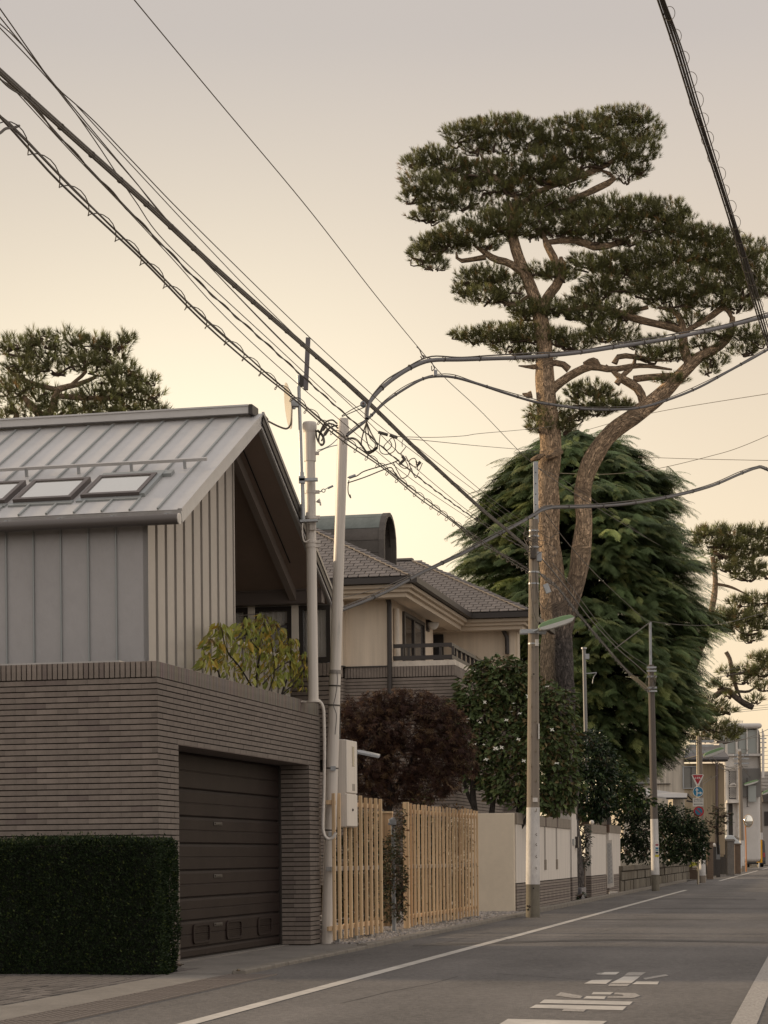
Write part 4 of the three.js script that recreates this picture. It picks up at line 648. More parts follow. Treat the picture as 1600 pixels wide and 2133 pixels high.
{
  const tp = at(715, 872, 29.0), bt = ground(681, 1966, .02), m = thing('service_mast', 'leaning white steel mast carrying the meter cabinet', 'mast', W0, [bt.x, 0, bt.z]), r0 = 12.5 * mpp(29), mid = (k) => bt.clone().lerp(tp, k);
  part(m, 'pole', merge([cyl(bt, mid(.40), r0, r0 * .98, 20), cyl(mid(.40), mid(.76), r0 * .95, r0 * .9, 20), cyl(mid(.76), mid(.975), r0 * .88, r0 * .84, 20)]), offWhite);
  part(m, 'cap', merge([cyl(mid(.965), mid(.985), r0 * 1.03, r0 * 1.03, 20), cyl(mid(.985), mid(1.0), r0 * .92, r0 * .85, 20)]), offWhite);
  const bd = []; for (const k of [.217, .335, .455, .20, .492]) { const p = mid(k); bd.push(cyl(mid(k - .0012), mid(k + .0012), r0 * 1.04, r0 * 1.04, 16)); } part(m, 'cable_ties', merge(bd), M.darkMetal); part(m, 'collar', cyl(mid(.515), mid(.522), r0 * 1.06, r0 * 1.06, 18), band);
  part(m, 'clip', merge([box(mid(.33).x - .02, mid(.33).x + .05, mid(.33).y, mid(.33).y + .06, mid(.33).z + r0, mid(.33).z + r0 + .03), box(mid(.205).x - .02, mid(.205).x + .05, mid(.205).y, mid(.205).y + .06, mid(.205).z + r0, mid(.205).z + r0 + .03)]), M.galv);
  part(m, 'torn_label', slab([[716, 1290], [718, 1312], [714, 1340], [711, 1338], [712, 1310]].map(([x, y]) => at(x - 9, y, 28.85)), V(0, 0, .004)), M.whitePaint);
  part(m, 'strap_wire', tube([[704, 1398], [705, 1420], [701, 1450], [697, 1470], [703, 1490], [700, 1530]].map(([x, y]) => at(x - 2, y, 28.82)), .006), M.cable);
  // meter cabinet: body turned a little, two doors, window
  const c = thing('meter_cabinet', 'tall white meter cabinet with a slot window strapped to the leaning mast', 'cabinet', G, [6.9, 1.2, .3]);
  const tc = 7.0, zl = G.hit(693, 1640, 'x', tc).z, zr = G.hit(720, 1640, 'x', tc).z, y1 = G.hit(706, 1540, 'x', tc).y, y0 = G.hit(700, 1723, 'x', tc).y, dep = .62;
  part(c, 'body', box(tc, tc + dep, y0, y1, zl, zr, .015), offWhite);
  const sp = lerp(y0, y1, .385), dz = zr + .022; part(c, 'door', box(tc + .0, tc + dep - .02, sp + .006, y1 - .005, zr - .01, dz, .012), offWhite); part(c, 'door', box(tc + .0, tc + dep - .02, y0 + .01, sp - .006, zr - .01, dz, .012), offWhite);
  part(c, 'window', box(tc + .30, tc + .42, lerp(y0, y1, .70), lerp(y0, y1, .93), dz - .004, dz + .004), mat([.06, .055, .055], .12)); part(c, 'vent_label', box(tc + .3, tc + .45, lerp(y0, y1, .42), lerp(y0, y1, .5), dz, dz + .003), band); part(c, 'lock', cyl(V(tc + .3, lerp(y0, y1, .2), dz - .01), V(tc + .3, lerp(y0, y1, .2), dz + .014), .018), M.darkMetal);
}
// ------------------------------------------------------------------ concrete utility poles
const concPole = mat([.27, .225, .18], .88, { map: ['streak', 1.4, .25], mean: .82, bump: ['grain', 2, 2, .003] }), poleLow = mat([.17, .15, .115], .9, { map: ['mix', 1.2] }), poleWhite = mat([.60, .57, .54], .7, { map: ['mix', 1.1] });
function lampArm(name, label, D, P, thick, lat) {                                              // green topped street lamp: P = [arm start, tail, tip]
  const l = thing(name, label, 'street lamp', W0, at(...P[0], D).toArray()), a = at(...P[1], D), b = at(...P[2], D), d = b.clone().sub(a), len = d.length(), w = thick * mpp(D);
  part(l, 'arm', tube([at(...P[0], D), at(P[0][0] * .5 + P[1][0] * .5, P[0][1] * .6 + P[1][1] * .4, D), a.clone().lerp(b, .12)], .022, 20), M.galv);
  const prof = [[0, 0], [.03, .10], [.12, .16], [.3, .2], [.7, .2], [.92, .14], [1, 0]], shape = (k0, k1) => { const s = new THREE.Shape(); prof.forEach(([x, y], i) => { const X = x * len, Y = k1 * y * w * 5; i ? s.lineTo(X, Y) : s.moveTo(X, Y); }); for (let i = prof.length - 2; i > 0; i--) s.lineTo(prof[i][0] * len, k0 * prof[i][1] * w * 5); return s; };
  const ang = Math.atan2(d.y, Math.hypot(d.x, d.z)), yaw = Math.atan2(-d.z, d.x);
  const put = (s, m, n, y) => part(l, n, new THREE.ExtrudeGeometry(s, { depth: .16, bevelEnabled: true, bevelSize: .015, bevelThickness: .02, bevelSegments: 2 }).translate(0, y, -.08).rotateZ(ang).rotateY(yaw).translate(a.x, a.y, a.z), m);
  put(shape(0, 1), mat([.22, .34, .17], .5), 'housing', .01); put(shape(-1.0, 0), mat([.55, .54, .50], .35), 'diffuser', .0); return l;
}
const poleG = 'concrete utility poles along the left kerb';
{
  const b = ground(1110, 1911, 0), D = -b.z, tp = at(1112, 1082, D), p = thing('utility_pole', 'concrete utility pole with a white wrap low down, before the garden wall', 'utility pole', W0, [b.x, 0, b.z], poleG);
  const r = (y) => lerp(14.6, 9.5, (1911 - y) / 830) * mpp(D), P = (y) => b.clone().lerp(tp, (1911 - y) / (1911 - 1082)), seg = (y0, y1, k = 1) => cyl(P(y0), P(y1), r(y0) * k, r(y1) * k, 22);
  part(p, 'shaft', merge([seg(1690, 1082)]), concPole); part(p, 'base', seg(1911, 1838, 1.0), poleLow); part(p, 'white_wrap', seg(1842, 1682, 1.05), poleWhite);
  part(p, 'top_extension', box(tp.x + .0, tp.x + .09, P(1090).y, at(1115, 962, D).y, tp.z - .05, tp.z + .04, .004), M.galv);
  const holes = []; for (const y of [985, 1008, 1030, 1052, 1070]) { const q = at(1115.8, y, D); holes.push(cyl(V(q.x, q.y, tp.z + .03), V(q.x, q.y, tp.z + .045), .012, .012, 8)); } for (const y of [1405, 1850]) holes.push(cyl(P(y).add(V(0, 0, r(y) * .9)), P(y).add(V(0, 0, r(y) * 1.03)), .015, .015, 8)); part(p, 'bolt_holes', merge(holes), M.hole);
  for (const [y, k] of [[1106, 1.1], [1117, 1.16], [1140, 1.12], [1192, 1.14], [1216, 1.1], [1341, 1.05]]) part(p, 'steel_band', cyl(P(y + 1.6), P(y - 1.6), r(y) * k, r(y) * k, 20), M.galv);
  const q = P(1316); part(p, 'lamp_bracket', merge([box(q.x - r(1316) - .16, q.x + r(1316) + .14, q.y - .04, q.y + .04, q.z + r(1316) - .03, q.z + r(1316) + .02), box(q.x - r(1316) - .16, q.x + r(1316) + .14, q.y - .04, q.y + .04, q.z - r(1316) - .02, q.z - r(1316) + .02)]), M.galv);
  part(p, 'tag', box(...(() => { const a = at(1114, 1347, D), c = at(1121, 1333, D); return [a.x, c.x, a.y, c.y]; })(), b.z + r(1340), b.z + r(1340) + .03, .004), M.whitePaint);
  part(p, 'notice', (() => { const a = at(1109, 1671, D), c = at(1119, 1662, D); return box(a.x, c.x, a.y, c.y, b.z + r(1666) * .80, b.z + r(1666) * .80 + .04); })(), M.whitePaint);
  part(p, 'strip_sign', (() => { const a = at(1121, 1540, D), c = at(1123, 1508, D); return box(a.x - .005, c.x, a.y, c.y, b.z - .02, b.z + .12); })(), M.whitePaint);
  const steps = []; for (let y = 1225; y < 1680; y += 62) for (const s of [-1, 1]) { const o = P(y + (s > 0 ? 31 : 0)); steps.push(tube([o.clone().add(V(s * r(y) * .35, 0, r(y) * .8)), o.clone().add(V(s * r(y) * .4, 0, r(y) + .06)), o.clone().add(V(s * r(y) * .4, .05, r(y) + .07))], .009, 8)); } part(p, 'step_bolts', merge(steps), poleLow);
  const pr = []; for (const y of [1736, 1757, 1782, 1806]) pr.push(tube([at(1118, y, D - .16), at(1116, y + 2, D - .17), at(1118.5, y + 5, D - .16)], .007, 6)); part(p, 'wrap_hooks', merge(pr), M.wire);
  part(p, 'cable_clamp', box(...(() => { const a = at(1103, 1166, D), c = at(1116, 1143, D); return [a.x, c.x, a.y, c.y]; })(), b.z + r(1150) * .6, b.z + r(1150) + .09, .02), M.wire);
  part(p, 'switch_box', box(...(() => { const a = at(1117, 1170, D), c = at(1128, 1150, D); return [a.x, c.x, a.y, c.y]; })(), b.z - .05, b.z + .08, .01), M.galv);
  part(p, 'riser_cable', merge([tube([[1104, 1200], [1109, 1260], [1117, 1290], [1125, 1306]].map(([x, y]) => at(x, y, D - .2)), .009), tube([[1116, 1190], [1120, 1240], [1128, 1262], [1138, 1268], [1143, 1248]].map(([x, y]) => at(x, y, D - .1)), .007)]), M.wire);
  const tang = []; for (let k = 0; k < 12; k++) { const pts = []; let x = rr(1098, 1116), y = rr(1095, 1150); for (let i = 0; i < 6; i++) { pts.push(at(x, y, D - rr(.1, .5))); x += rr(-14, 26); y += rr(-16, 18); x = Math.max(1092, Math.min(1165, x)); y = Math.max(1085, Math.min(1172, y)); } tang.push(tube(pts, .006, 30, 5)); } part(p, 'wire_tangle', merge(tang), M.wire);
  lampArm('street_lamp', 'green topped street lamp on the nearest concrete pole', D - .25, [[1110, 1316], [1123, 1309], [1195, 1287]], 7.5);
  part(p, 'sensor_box', bar(at(1136, 1217, D), at(1143, 1235, D), .12, .1), M.galv);
}
{
  const b = ground(1366, 1856, 0), D = -b.z, tp = at(1356, 1385, D), p = thing('utility_pole', 'brown concrete utility pole with stickers before the stone wall', 'utility pole', W0, [b.x, 0, b.z], poleG), P = (y) => b.clone().lerp(tp, (1856 - y) / (1856 - 1385)), r = (y) => lerp(8.2, 6.3, (1856 - y) / 470) * mpp(D);
  part(p, 'shaft', cyl(P(1712), P(1385), r(1712), r(1385), 18), mat([.135, .115, .10], .85, { map: ['streak', 1.4, .3] })); part(p, 'white_wrap', cyl(P(1822), P(1706), r(1822) * 1.06, r(1706) * 1.06, 18), poleWhite); part(p, 'base', cyl(P(1856), P(1815), r(1856), r(1815), 18), poleLow);
  part(p, 'top_extension', box(tp.x - .05, tp.x + .03, tp.y - .2, at(1356, 1296, D).y, tp.z - .04, tp.z + .04), M.galv);
  for (const y of [1391, 1398, 1410, 1433, 1440]) part(p, 'steel_band', merge([cyl(P(y + 1), P(y - 1), r(y) * 1.2, r(y) * 1.2, 14), box(P(y).x - r(y) * 1.5, P(y).x + r(y) * 1.6, P(y).y - .03, P(y).y + .03, P(y).z + r(y) - .02, P(y).z + r(y) + .05)]), M.galv);
  const lab = (x0, x1, y0, y1, m, n) => { const a = at(x0, y1, D), c = at(x1, y0, D); return part(p, n, box(a.x, c.x, a.y, c.y, b.z + r(1750) * 1.06 - .10, b.z + r(1750) * 1.06 + .004), m); };
  lab(1363.5, 1371.5, 1751, 1780, M.whitePaint, 'sticker'); lab(1363.5, 1371.5, 1780.2, 1785, mat([.62, .52, .05], .6), 'sticker'); const ink = [[1758, 1762, [.35, .10, .12]], [1765, 1769, [.04, .18, .30]], [1770, 1772, [.05, .25, .25]], [1774, 1778, [.02, .03, .06]]]; for (const [y0, y1, c] of ink) { const a = at(1364.5, y1, D), q = at(1370.5, y0, D); part(p, 'print', box(a.x, q.x, a.y, q.y, b.z + r(1750) * 1.06, b.z + r(1750) * 1.06 + .007), mat(c, .7)); }
  const tang = []; for (let k = 0; k < 6; k++) { const pts = []; for (let i = 0; i < 5; i++) pts.push(at(rr(1345, 1368), rr(1395, 1445), D - rr(.1, .4))); tang.push(tube(pts, .007, 24, 5)); } part(p, 'wire_tangle', merge(tang), M.wire);
  part(p, 'arm_cable', cyl(at(1354, 1296, D), at(1280, 1352, D - 4), .016, .016, 8), M.wire);
}
{ // galvanised steel pole in the garden, and the far poles
  const D = 66, a = at(1221, 1560, D), c = at(1216.5, 1352, D), p = thing('steel_pole', 'slim galvanised steel pole with a cap in front of the big cedar', 'pole', W0, [a.x, 0, a.z]); part(p, 'pole', merge([cyl(V(a.x, 0, a.z), a, .065, .062), cyl(a, c, .062, .055)]), mat([.25, .245, .24], .55, { metal: .3 })); part(p, 'cap', cyl(c, c.clone().add(V(0, .05, 0)), .085, .085), M.galv); part(p, 'clamp_box', box(c.x + .03, c.x + .16, c.y - .32, c.y - .15, c.z - .05, c.z + .05, .01), M.galv); part(p, 'hook', merge([bar(at(1219, 1403, D), at(1243, 1401, D), .02, .03), tube([[1243, 1402], [1237, 1410], [1234, 1424]].map(([x, y]) => at(x, y, D)), .012)]), M.galv);
  const far = (px, by, tx, ty, w, label, m) => { const b = ground(px, by, 0), DD = -b.z, t = at(tx, ty, DD), q = thing('utility_pole', label, 'utility pole', W0, [b.x, 0, b.z], poleG), rr0 = w / 2 * mpp(DD); part(q, 'shaft', merge([cyl(b, t, rr0, rr0 * .75, 14)]), m); part(q, 'white_wrap', cyl(b.clone().lerp(t, .05), b.clone().lerp(t, .26), rr0 * 1.05, rr0 * 1.02, 14), poleWhite); for (const k of [.9, .94, .97]) part(q, 'crossarm', box(b.x - .5, b.x + .5, t.y * k - .05, t.y * k + .05, b.z - .07, b.z + .03), M.galv); return [q, b, t, DD]; };
  far(1464, 1839, 1457, 1535, 12.5, 'concrete utility pole behind the stacked traffic signs', concPole);
  far(1546.5, 1816, 1541, 1565, 9.5, 'pale concrete pole beside the round traffic mirror', concPole);
  far(1587, 1806, 1581, 1530, 7, 'slim far concrete pole behind the yellow warning sign', concPole);
  far(1563, 1803, 1560, 1600, 4.5, 'thinnest far pole between the mirror and the van', concPole);
  lampArm('street_lamp', 'green street lamp above the stacked traffic signs', 87, [[1466, 1578], [1467, 1575], [1508, 1560]], 5);
  lampArm('street_lamp', 'small far green street lamp beside the white apartment block', 150, [[1550, 1636], [1550, 1635], [1580, 1626]], 3);
  lampArm('street_lamp', 'farthest green street lamp at the right edge of the picture', 170, [[1587, 1655], [1588, 1654], [1616, 1642]], 3.4);
}
// ------------------------------------------------------------------ traffic signs, mirror, warning post
const KANA = { '止': [[[.5, .08], [.5, .9]], [[.5, .42], [.85, .42]], [[.22, .38], [.22, .9]], [[.05, .9], [.95, .9]]], 'ま': [[[.15, .2], [.85, .2]], [[.2, .45], [.8, .45]], [[.5, .06], [.5, .74], [.32, .7], [.2, .82], [.36, .93], [.55, .8], [.86, .95]]], 'れ': [[[.25, .05], [.25, .95]], [[.06, .26], [.4, .22], [.08, .76]], [[.26, .5], [.56, .24], [.66, .36], [.6, .8], [.74, .94], [.95, .74]]], '子': [[[.2, .12], [.8, .12], [.5, .4], [.5, .88], [.34, .84]], [[.06, .5], [.94, .5]]], 'ど': [[[.3, .1], [.4, .45]], [[.76, .3], [.25, .55], [.25, .78], [.45, .9], [.8, .88]], [[.74, .06], [.8, .2]], [[.88, .04], [.94, .16]]], 'も': [[[.42, .06], [.36, .6], [.44, .9], [.72, .9], [.84, .62]], [[.14, .32], [.68, .32]], [[.12, .55], [.66, .55]]], '飛': [[[.1, .12], [.7, .12], [.74, .4], [.9, .5]], [[.3, .12], [.3, .92]], [[.08, .5], [.6, .5]], [[.55, .4], [.55, .92]], [[.78, .2], [.66, .32]]], 'び': [[[.1, .22], [.42, .2], [.24, .6], [.4, .88], [.66, .7], [.66, .2], [.9, .52]], [[.78, .06], [.84, .18]]], '出': [[[.5, .06], [.5, .92]], [[.2, .16], [.2, .44], [.8, .44], [.8, .16]], [[.1, .56], [.1, .92], [.9, .92], [.9, .56]]], 'し': [[[.3, .08], [.3, .76], [.5, .92], [.85, .7]]], '注': [[[.12, .14], [.24, .26]], [[.06, .42], [.18, .52]], [[.06, .9], [.26, .66]], [[.6, .04], [.7, .16]], [[.36, .28], [.94, .28]], [[.4, .58], [.9, .58]], [[.32, .92], [.96, .92]], [[.64, .28], [.64, .92]]], '意': [[[.5, .02], [.5, .12]], [[.15, .14], [.85, .14]], [[.05, .3], [.95, .3]], [[.25, .4], [.75, .4], [.75, .64], [.25, .64], [.25, .4]], [[.25, .52], [.75, .52]], [[.1, .76], [.06, .92]], [[.3, .72], [.34, .94], [.66, .94], [.7, .84]], [[.86, .74], [.94, .88]]] };
function glyph(g, ch, x, y, s, lw) { g.lineWidth = lw; g.lineCap = g.lineJoin = 'round'; for (const line of KANA[ch] ?? []) { g.beginPath(); line.forEach(([u, v], i) => i ? g.lineTo(x + u * s, y + v * s) : g.moveTo(x + u * s, y + v * s)); g.stroke(); } }
function canvasMat(w, h, draw, rough = .45) { const c = document.createElement('canvas'); c.width = w; c.height = h; draw(c.getContext('2d'), w, h); const t = new THREE.CanvasTexture(c); t.colorSpace = THREE.SRGBColorSpace; return new THREE.MeshPhysicalMaterial({ map: t, roughness: rough }); }
const RED = '#b4202e', BLUE = '#1f7fa8', WHT = '#e8e4de';
const stopM = canvasMat(256, 224, (g, w, h) => { g.fillStyle = WHT; g.fillRect(0, 0, w, h); g.fillStyle = RED; g.beginPath(); g.moveTo(18, 12); g.lineTo(w - 18, 12); g.lineTo(w / 2, h - 26); g.closePath(); g.fill(); g.strokeStyle = WHT; glyph(g, '止', 62, 48, 42, 7); glyph(g, 'ま', 107, 48, 42, 7); glyph(g, 'れ', 152, 48, 42, 7); });
const wayM = canvasMat(256, 256, (g) => { g.fillStyle = WHT; g.fillRect(0, 0, 256, 256); g.fillStyle = BLUE; g.beginPath(); g.arc(128, 128, 118, 0, 7); g.fill(); g.strokeStyle = WHT; g.fillStyle = WHT; g.lineWidth = 26; g.beginPath(); g.moveTo(100, 226); g.lineTo(100, 80); g.stroke(); g.beginPath(); g.moveTo(56, 96); g.lineTo(100, 28); g.lineTo(144, 96); g.fill(); g.beginPath(); g.moveTo(100, 160); g.lineTo(190, 160); g.stroke(); g.beginPath(); g.moveTo(172, 118); g.lineTo(232, 160); g.lineTo(172, 202); g.fill(); });
const noParkM = canvasMat(256, 256, (g) => { g.fillStyle = RED; g.fillRect(0, 0, 256, 256); g.fillStyle = '#2a7392'; g.beginPath(); g.arc(128, 128, 90, 0, 7); g.fill(); g.strokeStyle = RED; g.lineWidth = 26; g.beginPath(); g.moveTo(64, 64); g.lineTo(192, 192); g.stroke(); });
const plateM = canvasMat(256, 208, (g, w, h) => { g.fillStyle = '#d8d4cd'; g.fillRect(0, 0, w, h); g.strokeStyle = '#4a4643'; for (let r = 0; r < 2; r++) for (let i = 0; i < 6; i++) glyph(g, ['注', '出', '意', '止', '子', '飛'][(i + r * 2) % 6], 26 + i * 35, 16 + r * 46, 30, 4); g.fillStyle = '#222'; g.fillRect(40, 148, 176, 12); for (const [a, b] of [[40, 20], [216, 236]]) { g.beginPath(); g.moveTo(a, 136); g.lineTo(b, 154); g.lineTo(a, 172); g.fill(); } });
const warnM = canvasMat(128, 640, (g, w, h) => { g.fillStyle = '#e0a21b'; g.fillRect(0, 0, w, h); g.strokeStyle = '#20190f'; [...'子どもとび出し注意'].forEach((c, i) => { g.strokeStyle = i > 2 && i < 7 ? '#b8451f' : '#20190f'; glyph(g, c === 'と' ? 'ど' : c, 30, 16 + i * 68, 62, 9); }); }, .6);
function signFace(par, name, D, x0, x1, y0, y1, m, shape = 'disc') {
  const a = at(x0, y1, D), b = at(x1, y0, D), w = b.x - a.x, h = b.y - a.y, cx = (a.x + b.x) / 2, cy = (a.y + b.y) / 2; let s = new THREE.Shape();
  if (shape === 'disc') s.absarc(0, 0, w / 2, 0, Math.PI * 2); else if (shape === 'tri') { s.moveTo(-w / 2, h / 2 - .04); s.quadraticCurveTo(-w / 2, h / 2, -w / 2 + .06, h / 2); s.lineTo(w / 2 - .06, h / 2); s.quadraticCurveTo(w / 2, h / 2, w / 2, h / 2 - .04); s.lineTo(.05, -h / 2); s.lineTo(-.05, -h / 2); } else { s.moveTo(-w / 2, -h / 2); s.lineTo(w / 2, -h / 2); s.lineTo(w / 2, h / 2); s.lineTo(-w / 2, h / 2); }
  const g = new THREE.ExtrudeGeometry(s, { depth: .012, bevelEnabled: false, curveSegments: 20 }), p = g.attributes.position, uv = new Float32Array(p.count * 2); for (let i = 0; i < p.count; i++) { uv[2 * i] = p.getX(i) / w + .5; uv[2 * i + 1] = p.getY(i) / h + .5; } g.setAttribute('uv', new THREE.BufferAttribute(uv, 2));
  return part(par, name, g.translate(cx, cy, -D + .05), m);
}
{
  const D = 84, b = ground(1452, 1841, 0), base = at(1453, 1700, D); const s = thing('traffic_sign', 'tall post with stop, blue arrow, plate and no-parking signs stacked above the bush', 'traffic sign', W0, [base.x, 0, base.z]);
  part(s, 'post', cyl(V(base.x, 0, -D), at(1453, 1533, D), .045, .04, 12), mat([.42, .36, .27], .4, { metal: .5 }));
  signFace(s, 'stop_sign', D, 1440.5, 1465.5, 1613, 1637, stopM, 'tri'); signFace(s, 'arrow_sign', D, 1443, 1464.5, 1638.5, 1660, wayM); signFace(s, 'plate', D, 1443, 1465, 1662, 1680, plateM, 'rect'); signFace(s, 'no_parking_sign', D, 1444.5, 1466, 1679.5, 1701, noParkM);
  const D2 = 190, b2 = at(1579.5, 1790, D2), s2 = thing('traffic_sign', 'small far post with a stop sign above a blue and red disc', 'traffic sign', W0, [b2.x, 0, b2.z]); part(s2, 'post', cyl(V(b2.x, 0, -D2), at(1579, 1635, D2), .06, .05, 10), mat([.42, .34, .24], .4, { metal: .5 })); signFace(s2, 'stop_sign', D2, 1571, 1587, 1699, 1712.5, stopM, 'tri'); signFace(s2, 'no_parking_sign', D2, 1572, 1586.5, 1712.5, 1727, noParkM);
  const D3 = 178, w = thing('warning_sign', 'narrow yellow upright child-safety sign on the far pole', 'warning sign', W0, at(1581, 1800, D3).setY(0).toArray()); signFace(w, 'panel', D3, 1576, 1587.5, 1749, 1797, warnM, 'rect'); part(w, 'post', cyl(at(1581.5, 1806, D3).setY(0), at(1581.5, 1750, D3), .05), M.galv);
  const D4 = 140, mr = at(1558.5, 1710, D4), m = thing('traffic_mirror', 'round traffic mirror on a thin orange post', 'traffic mirror', W0, [at(1553, 1790, D4).x, 0, -D4]);
  part(m, 'post', tube([V(at(1554.5, 1800, D4).x, 0, -D4), at(1554, 1760, D4), at(1553, 1720, D4), at(1553.5, 1702, D4)], .045, 20, 8), mat([.55, .22, .07], .5)); part(m, 'mirror', new THREE.SphereGeometry(1, 20, 10).scale(9.3 * mpp(D4), 12.5 * mpp(D4), .08).translate(mr.x, mr.y, mr.z + .1), mat([.85, .82, .74], .1, { metal: .9 })); part(m, 'frame', new THREE.TorusGeometry(1, .06, 8, 28).scale(9.6 * mpp(D4), 12.8 * mpp(D4), .5).translate(mr.x, mr.y, mr.z + .05), mat([.62, .42, .22], .5));
}
{ // van, seen from behind, and small things by the far gates
  const D = 186, l = at(1556, 1792, D), r = at(1594, 1792, D), x0 = l.x, x1 = r.x, w = x1 - x0, yr = at(1575, 1750, D).y, v = thing('parked_van', 'small dark grey van parked at the far end of the street', 'van', W0, [(x0 + x1) / 2, 0, -D]), vm = mat([.085, .08, .085], .3, { metal: .4 });
  const s = new THREE.Shape([[0, .3], [w, .3], [w, 1.0], [w * .95, yr - .1], [w * .86, yr], [w * .14, yr], [w * .05, yr - .1], [0, 1.0]].map(([a, b]) => new THREE.Vector2(a, b))); part(v, 'body', new THREE.ExtrudeGeometry(s, { depth: 3.2, bevelEnabled: true, bevelSize: .05, bevelThickness: .06, bevelSegments: 2 }).translate(x0, 0, -D - 3.2), vm);
  part(v, 'rear_window', box(x0 + w * .12, x1 - w * .12, yr - .78, yr - .18, -D + .05, -D + .075, .02), mat([.03, .03, .032], .1)); part(v, 'bumper', box(x0 - .02, x1 + .02, .32, .58, -D + .0, -D + .14, .05), mat([.05, .048, .047], .6)); for (const x of [x0 + .02, x1 - .18]) part(v, 'tail_light', box(x, x + .16, .85, 1.25, -D + .02, -D + .085, .02), mat([.35, .04, .05], .3)); part(v, 'number_plate', box((x0 + x1) / 2 - .17, (x0 + x1) / 2 + .17, .66, .84, -D + .04, -D + .075), M.whitePaint); for (const x of [x0 + .1, x1 - .28]) part(v, 'wheel', new THREE.CylinderGeometry(.3, .3, .18, 18).rotateZ(Math.PI / 2).translate(x + .09, .3, -D - .5), M.hole);
}
// ------------------------------------------------------------------ foliage builders
function needleTuft(n, len, wid, seed, up = .55) {                                     // thin blades round a short shoot along +x
  const q = rng(seed), a = [];
  for (let i = 0; i < n; i++) {
    const k = Math.pow(q(), .8), ph = q() * 6.283, open = lerp(1.25, .35, k), l = len * lerp(.75, 1.05, q()), d = V(Math.cos(open), Math.sin(open) * Math.cos(ph), Math.sin(open) * Math.sin(ph)), s = d.clone().cross(V(q() - .5, q() - .5, q() - .5)).normalize().multiplyScalar(wid), b = V(k * len * .9, 0, 0);
    for (const v of [b.clone().add(s), b.clone().sub(s), b.clone().addScaledVector(d, l)]) a.push(v.x, v.y, v.z);
  }
  const g = new THREE.BufferGeometry(); g.setAttribute('position', new THREE.Float32BufferAttribute(a, 3)); g.computeVertexNormals(); return uvBox(g);
}
const needleMat = leafMat(0, { rough: .6, trans: .35, spec: .35 });
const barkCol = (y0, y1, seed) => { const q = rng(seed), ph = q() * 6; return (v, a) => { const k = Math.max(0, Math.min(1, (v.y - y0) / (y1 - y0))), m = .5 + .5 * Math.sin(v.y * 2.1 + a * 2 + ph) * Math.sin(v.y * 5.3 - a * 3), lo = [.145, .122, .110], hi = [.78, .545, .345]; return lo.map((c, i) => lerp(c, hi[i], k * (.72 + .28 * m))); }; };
const barkM = mat([1, 1, 1], .92, { map: ['bark', 1.1, .55], mean: .68, vc: true, bump: ['bark', 1.5, .8, .06] });
function limbs(parent, D, list, seg = 10, rough = .12, cf = null, name = 'limb', m = barkM) {
  list.forEach((l, i) => { const pts = l.map((p) => at(p[0], p[1], D + (p[3] ?? 0))), radii = l.map((p) => p[2] * mpp(D) * .94); if (i > 1) radii[radii.length - 1] *= .4; part(parent, i === 0 && name === 'limb' ? 'trunk' : name === 'limb' ? 'branch' : name, limb(pts, radii, i === 0 ? seg + 6 : seg, rough, 31 + i, cf), m); });
}
function pinePads(D, pads0, o) {
  const pads = pads0.map(([a, b, c, d, e]) => [a, b, c * .97, d * .88, e]);
  const L = [], q = rng(o.seed), m = mpp(D);
  for (const [px, py, rx, ry, dd] of pads) {
    const c = at(px, py, D + (dd ?? (q() - .5) * rx * m * 1.1)), X = rx * m, Y = ry * m, Z = Math.max(X * .75, Y), n = Math.round(o.dens * X * Math.pow(Z, .6) * (Y + .25) * 2.2 + 12);
    const lump = Array.from({ length: 6 }, () => [q() * 6.28, q() * 2 + 2, q() * 6.28]);
    for (let i = 0; i < n; i++) {
      const th = q() * 6.283, cz = q() * 2 - 1, s = Math.sqrt(1 - cz * cz); let d = V(s * Math.cos(th), cz, s * Math.sin(th));
      let r = .55 + .47 * Math.pow(q(), .45); let w = 0; for (const [a, f, b] of lump) w += Math.sin(d.x * f + a) * Math.sin(d.z * f * 1.3 + b); r *= 1 + .10 * w;
      const yy = d.y > 0 ? d.y * Y : d.y * Y * .75, p = V(c.x + d.x * X * r, c.y + yy * r, c.z + d.z * Z * r);
      const top = Math.max(0, d.y), out = V(d.x * .7, .6 + top * 1.1, d.z * .7).add(V((q() - .5) * .9, (q() - .5) * .7, (q() - .5) * .9));
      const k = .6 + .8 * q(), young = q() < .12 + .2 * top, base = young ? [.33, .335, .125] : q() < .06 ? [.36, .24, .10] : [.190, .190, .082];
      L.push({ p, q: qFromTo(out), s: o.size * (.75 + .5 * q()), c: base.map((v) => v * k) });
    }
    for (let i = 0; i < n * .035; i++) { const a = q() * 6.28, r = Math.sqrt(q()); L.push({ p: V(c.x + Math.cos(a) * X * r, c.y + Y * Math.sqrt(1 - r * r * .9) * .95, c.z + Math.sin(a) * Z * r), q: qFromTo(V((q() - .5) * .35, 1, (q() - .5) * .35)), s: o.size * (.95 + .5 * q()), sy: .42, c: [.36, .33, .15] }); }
  }
  return L;
}
function twigs(parent, D, pads, seed, m2) {                                            // small branches inside every pad
  const q = rng(seed), g = [], m = mpp(D); for (const [px, py, rx, ry] of pads) for (let k = 0; k < 4; k++) { const a = at(px + (q() - .5) * rx * .5, py + ry * (.3 + .5 * q()), D), b = at(px + (q() - .5) * rx * 1.7, py + (q() - .5) * ry, D + (q() - .5) * rx * m), c = a.clone().lerp(b, .5).add(V((q() - .5) * .3, (q() - .5) * .25, 0)); g.push(tube([a, c, b], .022 * (D / 57) * (.6 + q()), 6, 5)); } part(parent, 'twigs', merge(g), m2, 'stuff');
}
const twigM = mat([.10, .068, .048], .9);
